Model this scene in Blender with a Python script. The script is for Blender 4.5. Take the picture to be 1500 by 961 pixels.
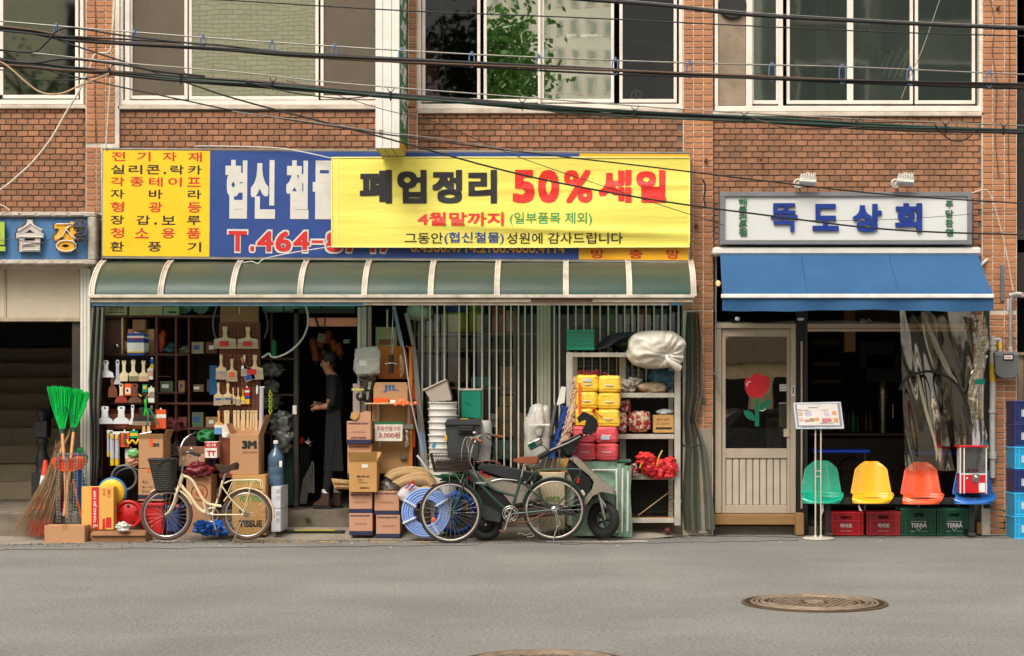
import bpy, math, random
from mathutils import Vector, Matrix
random.seed(7)
sc = bpy.context.scene
for o in list(bpy.data.objects): bpy.data.objects.remove(o)
C = sc.collection
R = math.radians
# ---------------------------------------------------------------- camera, world, sun, exposure
D, F, PX, HY, CZ = 19.2, 2398.0, 830.0, 590.0, 1.56   # distance to the facade, focal length, optical axis, eye height
cd = bpy.data.cameras.new("camera"); cam = bpy.data.objects.new("camera", cd); C.objects.link(cam)
cam.location = (0, -D, CZ); cam.rotation_euler = (R(90), 0, 0)
cd.sensor_width = 36.0; cd.lens = 36.0*F/1500.0
cd.shift_x = -(PX-750)/1500.0; cd.shift_y = (HY-480.5)/1500.0
cd.clip_start = 0.1; cd.clip_end = 500
sc.camera = cam
SUN_EL, SUN_AZ = 52.0, 205.0      # behind the camera, a little to its left
world = bpy.data.worlds.new("World"); sc.world = world; world.use_nodes = True
nt = world.node_tree; bg = nt.nodes["Background"]
sky = nt.nodes.new("ShaderNodeTexSky"); sky.sky_type = 'NISHITA'; sky.sun_disc = False
sky.sun_elevation = R(SUN_EL); sky.sun_rotation = R(SUN_AZ); sky.dust_density = 4.0; sky.air_density = 1.0
hs = nt.nodes.new("ShaderNodeHueSaturation"); hs.inputs['Saturation'].default_value = 0.25
mx = nt.nodes.new("ShaderNodeMixRGB"); mx.blend_type = 'MULTIPLY'; mx.inputs[0].default_value = 1
mx.inputs[2].default_value = (1.0, 0.955, 0.88, 1)
nt.links.new(sky.outputs[0], hs.inputs['Color']); nt.links.new(hs.outputs[0], mx.inputs[1]); nt.links.new(mx.outputs[0], bg.inputs[0])
bg.inputs[1].default_value = 0.15
sd = bpy.data.lights.new("sun", 'SUN'); sd.energy = 0.95; sd.angle = R(25); sd.color = (1.0, 0.95, 0.88)
sun = bpy.data.objects.new("sun", sd); C.objects.link(sun)
az = R(SUN_AZ); dv = Vector((math.sin(az)*math.cos(R(SUN_EL)), math.cos(az)*math.cos(R(SUN_EL)), math.sin(R(SUN_EL))))
sun.rotation_euler = dv.to_track_quat('Z', 'Y').to_euler(); sun.location = (-3, -12, 14)
sc.view_settings.view_transform = 'Standard'; sc.view_settings.look = 'None'
sc.view_settings.exposure = 0.78; sc.view_settings.gamma = 1.0
sc.cycles.max_bounces = 8; sc.cycles.diffuse_bounces = 3; sc.cycles.glossy_bounces = 4
sc.cycles.transparent_max_bounces = 12; sc.cycles.transmission_bounces = 6
sc.cycles.caustics_reflective = False; sc.cycles.caustics_refractive = False

# ---------------------------------------------------------------- layout helpers (photo pixel at a real distance -> metres)
def S(y): return (D+y)/F
def X(px, y=0.0): return (px-PX)*S(y)
def Z(py, y=0.0): return CZ-(py-HY)*S(y)
def W(px, py, y=0.0): return Vector((X(px, y), y, Z(py, y)))
def G(py): return F*CZ/(py-HY)-D           # distance of a ground contact seen at py

class MB:
    def __init__(s): s.v=[]; s.f=[]; s.m=[]; s.s=[]
    def add(s, vs, fs, mi=0, smooth=False):
        n=len(s.v); s.v.extend([tuple(v) for v in vs])
        for f in fs: s.f.append(tuple(i+n for i in f)); s.m.append(mi); s.s.append(smooth)
        return s
    def box(s, x0,x1,y0,y1,z0,z1, mi=0, b=0.0):
        if x0>x1: x0,x1=x1,x0
        if y0>y1: y0,y1=y1,y0
        if z0>z1: z0,z1=z1,z0
        if b<=0:
            return s.add([(x,y,z) for x in (x0,x1) for y in (y0,y1) for z in (z0,z1)],
                  [(0,1,3,2),(4,6,7,5),(0,4,5,1),(2,3,7,6),(0,2,6,4),(1,5,7,3)], mi)
        b=min(b,(x1-x0)*.45,(y1-y0)*.45,(z1-z0)*.45)
        vs=[];idx={}
        for i,(x,dx) in enumerate(((x0,b),(x1,-b))):
            for j,(y,dy) in enumerate(((y0,b),(y1,-b))):
                for k,(z,dz) in enumerate(((z0,b),(z1,-b))):
                    idx[i,j,k]=len(vs); vs+= [(x,y+dy,z+dz),(x+dx,y,z+dz),(x+dx,y+dy,z)]
        fs=[]
        I=lambda i,j,k,a: idx[i,j,k]+a
        for i in (0,1):
            q=[I(i,0,0,0),I(i,0,1,0),I(i,1,1,0),I(i,1,0,0)]; fs.append(q if i==0 else q[::-1])
            q=[I(0,i,0,1),I(1,i,0,1),I(1,i,1,1),I(0,i,1,1)]; fs.append(q if i==0 else q[::-1])
            q=[I(0,0,i,2),I(0,1,i,2),I(1,1,i,2),I(1,0,i,2)]; fs.append(q if i==0 else q[::-1])
        for i in (0,1):
            for j in (0,1):
                q=[I(i,j,0,0),I(i,j,0,1),I(i,j,1,1),I(i,j,1,0)]; fs.append(q if i!=j else q[::-1])
                q=[I(i,0,j,0),I(i,0,j,2),I(i,1,j,2),I(i,1,j,0)]; fs.append(q if i==j else q[::-1])
                q=[I(0,i,j,1),I(0,i,j,2),I(1,i,j,2),I(1,i,j,1)]; fs.append(q if i!=j else q[::-1])
        for i in (0,1):
            for j in (0,1):
                for k in (0,1):
                    q=[I(i,j,k,0),I(i,j,k,1),I(i,j,k,2)]; fs.append(q if (i+j+k)%2==0 else q[::-1])
        return s.add(vs,fs,mi)
    def pb(s, px0,px1,py0,py1, yf, d, mi=0, b=0.0):   # box whose front face at yf spans that photo rectangle
        return s.box(X(px0,yf),X(px1,yf),yf,yf+d,Z(py1,yf),Z(py0,yf),mi,b)
    def obox(s, c, size, rot=(0,0,0), mi=0, b=0.0):
        t=MB(); a,bb,cc=[q/2 for q in size]; t.box(-a,a,-bb,bb,-cc,cc,0,b)
        from mathutils import Euler
        M=Euler(rot).to_matrix(); c=Vector(c)
        return s.add([c+M@Vector(v) for v in t.v], t.f, mi)
    def tube(s, pts, r, n=6, mi=0, closed=False, cap=True, smooth=True, flat=None):
        pts=[Vector(p) for p in pts]; N=len(pts)
        if not hasattr(r,'__len__'): r=[r]*N
        up=None; vs=[]
        for i,p in enumerate(pts):
            a=pts[(i-1)%N] if (closed or i>0) else p; b=pts[(i+1)%N] if (closed or i<N-1) else p
            t=(b-a)
            if t.length<1e-9: t=Vector((0,0,1))
            t.normalize()
            if up is None: up=Vector((0,0,1)) if abs(t.z)<.9 else Vector((0,1,0))
            u=up-t*up.dot(t)
            if u.length<1e-5: u=t.orthogonal()
            u.normalize(); w=t.cross(u); up=u
            for k in range(n):
                an=2*math.pi*k/n; ca,sa=math.cos(an),math.sin(an)
                if flat: ca*=flat
                vs.append(p+(u*ca+w*sa)*r[i])
        fs=[]
        for i in range(N if closed else N-1):
            j=(i+1)%N
            for k in range(n):
                l=(k+1)%n; fs.append((i*n+k,j*n+k,j*n+l,i*n+l)[::-1])
        s.add(vs,fs,mi,smooth)
        if cap and not closed: 
            s.add(vs[:n],[tuple(range(n))],mi); s.add(vs[-n:],[tuple(range(n))[::-1]],mi)
        return s
    def cyl(s,p0,p1,r0,r1=None,n=12,mi=0,cap=True): return s.tube([p0,p1],[r0,r0 if r1 is None else r1],n,mi,cap=cap)
    def ring(s,c,R_,r,ax='y',n=32,m=6,mi=0,a0=0,a1=360,sx=1,sz=1,flat=None):
        c=Vector(c); full=abs(a1-a0)>=360; pts=[]
        K=n if full else n+1
        for i in range(K):
            a=R(a0+(a1-a0)*i/n); ca,sa=math.cos(a)*R_*sx,math.sin(a)*R_*sz
            pts.append(c+(Vector((ca,0,sa)) if ax=='y' else Vector((ca,sa,0)) if ax=='z' else Vector((0,ca,sa))))
        return s.tube(pts,r,m,mi,closed=full,flat=flat)
    def lathe(s,prof,c=(0,0,0),ax='z',n=16,mi=0,smooth=True):
        c=Vector(c); vs=[]; fs=[]
        for r,h in prof:
            for k in range(n):
                a=2*math.pi*k/n; u,w=r*math.cos(a),r*math.sin(a)
                vs.append(c+(Vector((u,w,h)) if ax=='z' else Vector((u,h,w)) if ax=='y' else Vector((h,u,w))))
        m=len(prof)
        for i in range(m-1):
            for k in range(n):
                l=(k+1)%n; q=(i*n+k,i*n+l,(i+1)*n+l,(i+1)*n+k); fs.append(q if ax!='y' else q[::-1])
        s.add(vs,fs,mi,smooth)
        if prof[0][0]>1e-5: s.add(vs[:n],[tuple(range(n))[::-1]],mi)
        if prof[-1][0]>1e-5: s.add(vs[-n:],[tuple(range(n))],mi)
        return s
    def sph(s,c,r,sc_=(1,1,1),n=12,m=8,mi=0,jit=0):
        c=Vector(c); vs=[]; fs=[]
        for i in range(m+1):
            t=math.pi*i/m
            for k in range(n):
                a=2*math.pi*k/n; q=1+(random.uniform(-jit,jit) if 0<i<m else 0)
                vs.append(c+Vector((math.sin(t)*math.cos(a)*sc_[0],math.sin(t)*math.sin(a)*sc_[1],math.cos(t)*sc_[2]))*r*q)
        for i in range(m):
            for k in range(n):
                l=(k+1)%n; fs.append((i*n+k,(i+1)*n+k,(i+1)*n+l,i*n+l))
        return s.add(vs,fs,mi,True)
    def prism(s, poly, y0, y1, mi=0, smooth=False):    # polygon of (x, z) extruded in y
        A=sum(poly[i][0]*poly[(i+1)%len(poly)][1]-poly[(i+1)%len(poly)][0]*poly[i][1] for i in range(len(poly)))
        if A<0: poly=poly[::-1]
        n=len(poly); vs=[(x,y0,z) for x,z in poly]+[(x,y1,z) for x,z in poly]
        s.add(vs,[tuple(range(n)),tuple(range(n,2*n))[::-1]],mi)
        return s.add(vs,[(i,i+n,(i+1)%n+n,(i+1)%n) for i in range(n)],mi,smooth)
    def pp(s, poly, yf, d, mi=0, smooth=False): return s.prism([(X(a,yf),Z(b,yf)) for a,b in poly],yf,yf+d,mi,smooth)
    def grid(s, fn, nu, nv, mi=0, smooth=True):
        vs=[fn(i/nu,j/nv) for j in range(nv+1) for i in range(nu+1)]
        fs=[(j*(nu+1)+i,j*(nu+1)+i+1,(j+1)*(nu+1)+i+1,(j+1)*(nu+1)+i) for j in range(nv) for i in range(nu)]
        return s.add(vs,fs,mi,smooth)
    def off(s, dx=0,dy=0,dz=0): s.v=[(a+dx,b+dy,c+dz) for a,b,c in s.v]; return s

def P(pts, y):      # photo polyline at a distance -> 3D points; a third entry overrides the distance
    return [W(p[0],p[1],p[2] if len(p)>2 else y) for p in pts]
def smooth(pts, k=6):   # Catmull-Rom
    pts=[Vector(p) for p in pts]; out=[]
    for i in range(len(pts)-1):
        p0=pts[max(i-1,0)];p1=pts[i];p2=pts[i+1];p3=pts[min(i+2,len(pts)-1)]
        for j in range(k):
            t=j/k; out.append(0.5*((2*p1)+(p2-p0)*t+(2*p0-5*p1+4*p2-p3)*t*t+(3*p1-p0-3*p2+p3)*t**3))
    out.append(pts[-1]); return out

WO={}
def tags(o, label=None, cat=None, group=None, kind=None):
    if label: o['label']=label
    if cat: o['category']=cat
    if group: o['group']=group
    if kind: o['kind']=kind
    return o
def thing(name, loc, label, cat, group=None):
    o=bpy.data.objects.new(name,None); C.objects.link(o); o.location=loc; o.empty_display_size=.1
    WO[o.name]=Vector(loc); return tags(o,label,cat,group)
def mk(name, mb, mats, parent=None, label=None, cat=None, group=None, kind=None):
    me=bpy.data.meshes.new(name)
    if not isinstance(mats,(list,tuple)): mats=[mats]
    if parent: org=WO[parent.name]
    else:
        xs=[v[0] for v in mb.v]; ys=[v[1] for v in mb.v]; zs=[v[2] for v in mb.v]
        org=Vector(((min(xs)+max(xs))/2,(min(ys)+max(ys))/2,min(zs)))
    me.from_pydata([(a-org.x,b-org.y,c-org.z) for a,b,c in mb.v],[],mb.f)
    for m in mats: me.materials.append(m)
    me.polygons.foreach_set('material_index',mb.m); me.polygons.foreach_set('use_smooth',mb.s)
    me.update()
    o=bpy.data.objects.new(name,me); C.objects.link(o)
    if parent: o.parent=parent
    else: o.location=org
    WO[o.name]=org.copy()
    return tags(o,label,cat,group,kind)
def inst(name, me, loc, parent, rot=None):    # a copy that shares mesh data; loc in world
    o=bpy.data.objects.new(name,me); C.objects.link(o); o.parent=parent
    o.location=Vector(loc)-WO[parent.name]
    if rot: o.rotation_euler=rot
    WO[o.name]=Vector(loc); return o
def mesh_only(mb, mats, name):
    me=bpy.data.meshes.new(name); me.from_pydata(mb.v,[],mb.f)
    for m in (mats if isinstance(mats,(list,tuple)) else [mats]): me.materials.append(m)
    me.polygons.foreach_set('material_index',mb.m); me.polygons.foreach_set('use_smooth',mb.s); me.update(); return me
def dup(o, off, label=None, parent=None, group=None, mat=None):
    c=o.copy(); C.objects.link(c)
    if parent: c.parent=parent
    else:
        c.location=Vector(o.location)+Vector(off)
        WO[c.name]=WO[o.name]+Vector(off)
        if label: c['label']=label
        if group: c['group']=group
    for ch in o.children: dup(ch,off,parent=c)
    return c

# ---------------------------------------------------------------- materials
def lin(c): return tuple(((v/255.)/12.92 if v/255.<=.04045 else ((v/255.+.055)/1.055)**2.4) for v in c)
MC={}
def M(name, rgb=None, rough=.6, metal=0, var=.15, sc_=6, bump=0, bsc=60, dirt=0, dcol=(70,58,45), dsc=2.5, spec=.5, coat=0, objrnd=0, island=0, alpha=1, trans=0, sub=0, stretch=(1,1,1), emit=0, world=0):
    if name in MC: return MC[name]
    m=bpy.data.materials.new(name); m.use_nodes=True; n=m.node_tree.nodes; L=m.node_tree.links
    b=n['Principled BSDF']; b.inputs['Roughness'].default_value=rough; b.inputs['Metallic'].default_value=metal
    b.inputs['Specular IOR Level'].default_value=spec; b.inputs['Coat Weight'].default_value=coat
    b.inputs['Alpha'].default_value=alpha; b.inputs['Transmission Weight'].default_value=trans
    c=lin(rgb); tc=n.new('ShaderNodeTexCoord'); mp=n.new('ShaderNodeMapping'); mp.inputs['Scale'].default_value=stretch
    L.new(tc.outputs['Object'],mp.inputs[0])
    src=None
    no=n.new('ShaderNodeTexNoise'); no.inputs['Scale'].default_value=sc_; no.inputs['Detail'].default_value=5; L.new(mp.outputs[0],no.inputs['Vector'])
    mr=n.new('ShaderNodeMapRange'); mr.inputs[1].default_value=.3; mr.inputs[2].default_value=.7; mr.inputs[3].default_value=1-var; mr.inputs[4].default_value=1+var
    L.new(no.outputs[0],mr.inputs[0]); val=mr.outputs[0]
    if objrnd or island:
        oi=n.new('ShaderNodeObjectInfo'); geo=n.new('ShaderNodeNewGeometry'); ad=n.new('ShaderNodeMath'); ad.operation='ADD'
        L.new(oi.outputs['Random'],ad.inputs[0]); 
        if island: L.new(geo.outputs['Random Per Island'],ad.inputs[1])
        else: ad.inputs[1].default_value=0
        fr=n.new('ShaderNodeMath'); fr.operation='FRACT'; L.new(ad.outputs[0],fr.inputs[0])
        m2=n.new('ShaderNodeMapRange'); a=max(objrnd,island); m2.inputs[3].default_value=1-a; m2.inputs[4].default_value=1+a; L.new(fr.outputs[0],m2.inputs[0])
        mu=n.new('ShaderNodeMath'); mu.operation='MULTIPLY'; L.new(val,mu.inputs[0]); L.new(m2.outputs[0],mu.inputs[1]); val=mu.outputs[0]
    vm=n.new('ShaderNodeVectorMath'); vm.operation='SCALE'; vm.inputs[0].default_value=c; L.new(val,vm.inputs['Scale']); src=vm.outputs[0]
    if dirt:
        n2=n.new('ShaderNodeTexNoise'); n2.inputs['Scale'].default_value=dsc; n2.inputs['Detail'].default_value=8; n2.inputs['Roughness'].default_value=.65
        if world: gp=n.new('ShaderNodeNewGeometry'); mq=n.new('ShaderNodeMapping'); mq.inputs['Scale'].default_value=(1,1,.55); L.new(gp.outputs['Position'],mq.inputs[0]); L.new(mq.outputs[0],n2.inputs['Vector'])
        else: L.new(mp.outputs[0],n2.inputs['Vector'])
        r2=n.new('ShaderNodeMapRange'); r2.inputs[1].default_value=.45; r2.inputs[2].default_value=.75; r2.inputs[4].default_value=dirt; L.new(n2.outputs[0],r2.inputs[0])
        mi=n.new('ShaderNodeMixRGB'); mi.inputs[2].default_value=(*lin(dcol),1); L.new(r2.outputs[0],mi.inputs[0]); L.new(src,mi.inputs[1]); src=mi.outputs[0]
    L.new(src,b.inputs['Base Color'])
    if emit: L.new(src,b.inputs['Emission Color']); b.inputs['Emission Strength'].default_value=emit
    r3=n.new('ShaderNodeMapRange'); r3.inputs[3].default_value=max(.02,rough-.08); r3.inputs[4].default_value=min(1,rough+.1); L.new(no.outputs[0],r3.inputs[0]); L.new(r3.outputs[0],b.inputs['Roughness'])
    if bump:
        n3=n.new('ShaderNodeTexNoise'); n3.inputs['Scale'].default_value=bsc; n3.inputs['Detail'].default_value=6; L.new(mp.outputs[0],n3.inputs['Vector'])
        bp=n.new('ShaderNodeBump'); bp.inputs['Strength'].default_value=bump; bp.inputs['Distance'].default_value=.01; L.new(n3.outputs[0],bp.inputs['Height']); L.new(bp.outputs[0],b.inputs['Normal'])
    MC[name]=m; return m
def glassy(name, tint, refl=.5, rcol=(1,1,1), rough=.0, wav=0, wsc=3):
    if name in MC: return MC[name]
    m=bpy.data.materials.new(name); m.use_nodes=True; n=m.node_tree.nodes; L=m.node_tree.links
    n.remove(n['Principled BSDF']); out=n['Material Output']
    t=n.new('ShaderNodeBsdfTransparent'); t.inputs[0].default_value=(*tint,1)
    g=n.new('ShaderNodeBsdfGlossy'); g.inputs[0].default_value=(*rcol,1); g.inputs['Roughness'].default_value=rough
    lw=n.new('ShaderNodeLayerWeight'); lw.inputs[0].default_value=.3
    mr=n.new('ShaderNodeMapRange'); mr.inputs[3].default_value=refl; mr.inputs[4].default_value=1; L.new(lw.outputs['Fresnel'],mr.inputs[0])
    mr.inputs[1].default_value=.0
    mr.inputs[0].default_value=0
    mix=n.new('ShaderNodeMixShader'); L.new(mr.outputs[0],mix.inputs[0]); L.new(t.outputs[0],mix.inputs[1]); L.new(g.outputs[0],mix.inputs[2]); L.new(mix.outputs[0],out.inputs[0])
    if wav:
        tc=n.new('ShaderNodeTexCoord'); no=n.new('ShaderNodeTexNoise'); no.inputs['Scale'].default_value=wsc; no.inputs['Detail'].default_value=1; L.new(tc.outputs['Object'],no.inputs['Vector'])
        bp=n.new('ShaderNodeBump'); bp.inputs['Strength'].default_value=wav; bp.inputs['Distance'].default_value=.01; L.new(no.outputs[0],bp.inputs['Height']); L.new(bp.outputs[0],g.inputs['Normal'])
    MC[name]=m; return m
def flat(name,rgb,rough=.55,**k): return M(name,rgb,rough,var=k.pop('var',.06),**k)

def text_mb(s, bold=0.0, shear=0.0, ext=0.0, res=3):
    cu=bpy.data.curves.new('t','FONT'); cu.body=s; cu.size=1; cu.offset=bold; cu.shear=shear; cu.extrude=ext; cu.resolution_u=res
    ob=bpy.data.objects.new('t',cu)
    me=bpy.data.meshes.new_from_object(ob); bpy.data.objects.remove(ob); bpy.data.curves.remove(cu)
    vs=[tuple(v.co) for v in me.vertices]; fs=[tuple(p.vertices) for p in me.polygons]; bpy.data.meshes.remove(me)
    return vs,fs
def text_add(mb, s, px0,px1,py0,py1, y, th=.003, bold=.02, mi=0, grow=0, shear=0, plane='y'):
    """lettering that fills the photo rectangle at depth y, th thick towards the street; bold = stroke growth in em"""
    vs,fs=text_mb(s,0,shear,.5)
    if not vs: return mb
    a0=min(v[0] for v in vs)-bold;a1=max(v[0] for v in vs)+bold;b0=min(v[1] for v in vs)-bold;b1=max(v[1] for v in vs)+bold
    x0,x1,z0,z1=X(px0,y),X(px1,y),Z(py1,y),Z(py0,y)
    sh=[(0,0)]
    if bold>.012: sh+=[(bold*math.cos(q*math.pi/4),bold*math.sin(q*math.pi/4)) if q%2==0 else (bold*(1 if q in(1,7) else -1),bold*(1 if q<4 else -1)) for q in range(8)]
    elif bold>0: sh+=[(bold,bold),(-bold,-bold)]
    for i,(dx,dz) in enumerate(sh):
        mb.add([(x0+(v[0]+dx-a0)/(a1-a0)*(x1-x0), y-(v[2]+.5)*th-.00025*i, z0+(v[1]+dz-b0)/(b1-b0)*(z1-z0)) for v in vs],fs,mi)
    return mb
def text(parent, s, px0,px1,py0,py1,y,mat,**k):
    mb=MB(); text_add(mb,s,px0,px1,py0,py1,y,**k)
    return mk('lettering',mb,mat,parent)
def letters(parent, items, y, mat, **k):   # separately placed characters
    for ch,a,b,c,d in items:
        mb=MB(); text_add(mb,ch,a,b,c,d,y,**k); mk('letter',mb,mat,parent)
# ================================================================= materials of the place
m_brick=M('brick_clay',(158,110,80),.85,var=.12,sc_=30,bump=.35,bsc=120,dirt=.6,dcol=(104,78,56),dsc=1.1,island=.22,objrnd=.22,world=1)
m_tile=M('pilaster_tile_clay',(178,120,80),.75,var=.08,sc_=30,bump=.2,bsc=120,dirt=.45,dcol=(120,84,64),dsc=1.3,island=.14,objrnd=.14,world=1)
m_mortar=M('mortar_grey',(105,92,82),.95,var=.2,sc_=8,bump=.4,bsc=90)
m_mortw=M('mortar_pale',(226,214,198),.95,var=.25,sc_=8,bump=.4,bsc=90,dirt=.5,dsc=2)
m_upvc=M('window_frame_white',(232,222,210),.5,var=.05,sc_=3,dirt=.28,dcol=(150,135,118),dsc=2.2)
m_sill=M('sill_paint',(205,192,176),.8,var=.12,sc_=6,dirt=.7,dcol=(140,110,88),dsc=4)
m_mesh=M('insect_screen',(104,90,76),.75,var=.15,sc_=2,alpha=.72)
m_dark=M('interior_dark',(34,30,27),.9,var=.2,sc_=2)
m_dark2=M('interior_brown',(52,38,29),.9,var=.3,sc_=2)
m_black=M('black_paint',(24,23,22),.55,var=.2)
m_rubber=M('black_rubber',(28,27,26),.75,var=.2,sc_=20)
m_chrome=M('chrome',(200,198,192),.22,metal=1,var=.08)
m_alu=M('aluminium',(178,172,162),.42,metal=.85,var=.08,dirt=.3)
m_steel=M('grey_steel',(120,118,112),.45,metal=.7,var=.12,dirt=.3)
m_white=M('white_plastic',(225,222,214),.45,var=.05,dirt=.15,dcol=(150,140,125))
m_dwhite=M('aged_white_paint',(206,196,180),.55,var=.08,dirt=.7,dcol=(120,104,86),dsc=5,stretch=(1,1,.35))
m_card=M('cardboard',(186,140,100),.85,var=.07,sc_=5,bump=.2,bsc=30,dirt=.3,dcol=(150,108,76),dsc=5)
m_card2=M('cardboard_golden',(192,146,86),.85,var=.07,sc_=5,bump=.1,bsc=40)
m_card3=M('cardboard_pink',(196,146,116),.85,var=.06,sc_=5,bump=.2,bsc=30,dirt=.3,dcol=(160,112,88),dsc=5)
m_pwood=M('pale_wood',(205,172,124),.65,var=.12,sc_=14,stretch=(3,3,.5))
m_wood=M('red_brown_wood',(84,42,30),.55,var=.25,sc_=10,stretch=(1,1,5))
m_board=M('tan_board',(176,134,84),.75,var=.12,sc_=6)
m_red=M('red_plastic',(196,24,26),.38,var=.08,coat=.2)
m_blue=M('blue_plastic',(24,84,160),.38,var=.08)
m_green=M('green_plastic',(0,140,96),.4,var=.08)
m_orange=M('orange_plastic',(232,92,30),.42,var=.08)
m_yellow=M('yellow_plastic',(232,190,34),.42,var=.08)
m_bag=M('clear_bag_film',(205,205,200),.25,var=.1,alpha=.35,bump=.8,bsc=14)
m_ink=flat('ink_black',(30,30,30)); m_inkr=flat('ink_red',(200,34,30)); m_inkw=flat('ink_white',(225,222,214)); m_inkb=flat('ink_blue',(30,70,150)); m_inkg=flat('ink_green',(50,150,80)); m_inkn=flat('ink_navy',(34,40,66)); m_inkgr=flat('ink_grey',(96,78,62))
# ================================================================= ground
m_asph=M('asphalt',(129,126,120),.93,var=.09,sc_=.8,bump=.8,bsc=90,dirt=.45,dcol=(106,103,98),dsc=.6)
nt_=m_asph.node_tree; n_=nt_.nodes; L_=nt_.links; bs_=n_['Principled BSDF']; src_=bs_.inputs['Base Color'].links[0].from_socket
tc_=n_.new('ShaderNodeTexCoord')
vo=n_.new('ShaderNodeTexNoise'); vo.inputs['Scale'].default_value=34; vo.inputs['Detail'].default_value=5; vo.inputs['Roughness'].default_value=.95; L_.new(tc_.outputs['Object'],vo.inputs['Vector'])
rr=n_.new('ShaderNodeMapRange'); rr.inputs[1].default_value=.36; rr.inputs[2].default_value=.64; rr.inputs[3].default_value=.5; rr.inputs[4].default_value=1.55; L_.new(vo.outputs[0],rr.inputs[0])
vm_=n_.new('ShaderNodeVectorMath'); vm_.operation='SCALE'; L_.new(src_,vm_.inputs[0]); L_.new(rr.outputs[0],vm_.inputs['Scale']); w2=n_.new('ShaderNodeTexNoise'); w2.inputs['Scale'].default_value=.55; w2.inputs['Detail'].default_value=7; w2.inputs['Roughness'].default_value=.7; mw=n_.new('ShaderNodeMapping'); mw.inputs['Scale'].default_value=(.6,1.0,1); L_.new(tc_.outputs['Object'],mw.inputs[0]); L_.new(mw.outputs[0],w2.inputs['Vector'])
r5=n_.new('ShaderNodeMapRange'); r5.inputs[1].default_value=.35; r5.inputs[2].default_value=.65; r5.inputs[3].default_value=.9; r5.inputs[4].default_value=1.07; L_.new(w2.outputs[0],r5.inputs[0]); v5=n_.new('ShaderNodeVectorMath'); v5.operation='SCALE'; L_.new(vm_.outputs[0],v5.inputs[0]); L_.new(r5.outputs[0],v5.inputs['Scale']); L_.new(v5.outputs[0],bs_.inputs['Base Color'])
m_conc=M('concrete_apron',(150,140,125),.9,var=.15,sc_=3,bump=.4,bsc=120,dirt=.6,dcol=(88,80,70),dsc=2.5)
m_cstep=M('concrete_step',(120,110,96),.9,var=.2,sc_=5,bump=.4,bsc=90,dirt=.7,dcol=(60,52,44),dsc=3)
mb=MB(); 
mb.grid(lambda u,v:(-45+90*u,-45+45.3*v,0),30,16,smooth=False); mk('road',mb,m_asph,kind='structure')
mb=MB(); random.seed(3)
edge=[(-260,800),(0,799),(60,797),(130,796),(300,793),(600,792),(900,791),(1010,787),(1060,782),(1170,781),(1500,784),(1760,785)]
front=[]
def at_edge(px):
    for i in range(len(edge)-1):
        if edge[i][0]<=px<=edge[i+1][0]: return edge[i][1]+(edge[i+1][1]-edge[i][1])*(px-edge[i][0])/(edge[i+1][0]-edge[i][0])
    return 790
for i in range(len(edge)-1):
    for k in range(8):
        t=k/8; px=edge[i][0]*(1-t)+edge[i+1][0]*t; py=edge[i][1]*(1-t)+edge[i+1][1]*t+random.uniform(-.5,.5)
        y=G(py); front.append((X(px,y),y))
top=lambda x,y: .004+ .10*min(1,max(0,(y+.45)/.45))*min(1,max(0,(1.35-x)/.3))
vs=[];fs=[]
for i,(x,y) in enumerate(front):
    for j in range(5):
        t=j/4; yy=y*(1-t)+.3*t; xx=x*(1-t)+x*(D+.3)/(D+y)*t; vs.append((xx,yy,top(xx,yy)))
for i in range(len(front)-1):
    for j in range(4): a=i*5+j; fs.append((a,a+5,a+6,a+1))
mb.add(vs,fs); mk('pavement',mb,m_conc,kind='structure')
mb=MB(); 
for a,b,py,w in ((140,281,793.5,1.6),(905,948,793,2.2),(800,906,793.5,1.2)):
    y=G(py); mb.box(X(a,y),X(b,y),y-.02*w,y+.02*w,.002,.0065)
mk('road_line',mb,M('worn_white_line',(205,198,186),.9,var=.15,sc_=20,dirt=.6,dcol=(130,122,112),dsc=14),kind='structure')
mb=MB()
for a,b in ((386,420),(432,450),(462,500),(540,580),(602,640),(345,380)):
    y=G(794.2); mb.box(X(a,y),X(b,y),y-.035,y+.03,.002,.0065)
mk('yellow_kerb_paint',mb,M('worn_yellow_paint',(196,160,96),.9,var=.2,sc_=20,dirt=.85,dcol=(125,115,100),dsc=10),kind='structure')
# asphalt patch seams and small cracks
mb=MB()
for (a,b,c,d) in ((1040,786,1500,789),(0,806,700,799),(820,798,1170,792)):
    pts=[]
    for k in range(30):
        t=k/29; py=b+(d-b)*t+random.uniform(-.8,.8); y=G(py); pts.append((X(a+(c-a)*t,y),y,.001))
    mb.tube(pts,.006,4)
mk('tar_seam',mb,M('tar',(70,66,60),.9),kind='structure')
random.seed(19)   # grit and scraps swept against the pavement edge
mb=MB()
for i in range(900):
    px=random.uniform(-20,1520); y=G(at_edge(px))+random.gauss(-.03,.10)+(random.random()**3)*-.5; x=X(px,y); r=random.uniform(.003,.010); a=random.uniform(0,3)
    mb.obox((x,y,.008),(r*2,r*1.3,.005),(random.uniform(-.2,.2),0,a))
mk('grit',mb,M('grit_mix',(120,108,92),.9,island=.6),label='fine grit and scraps along the edge between pavement and road',cat='grit',kind='stuff')
mb=MB()
for (px,py) in ((322,800),(515,797),(905,800),(1143,795),(1290,793),(572,803)): y=G(py); mb.obox((X(px,y),y,.009),(random.uniform(.02,.035),.02,.004),(0,0,random.uniform(0,3)))
mk('paper_scraps',mb,m_white,label='tiny pale paper scraps scattered on the road edge',cat='litter',kind='stuff')
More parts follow.
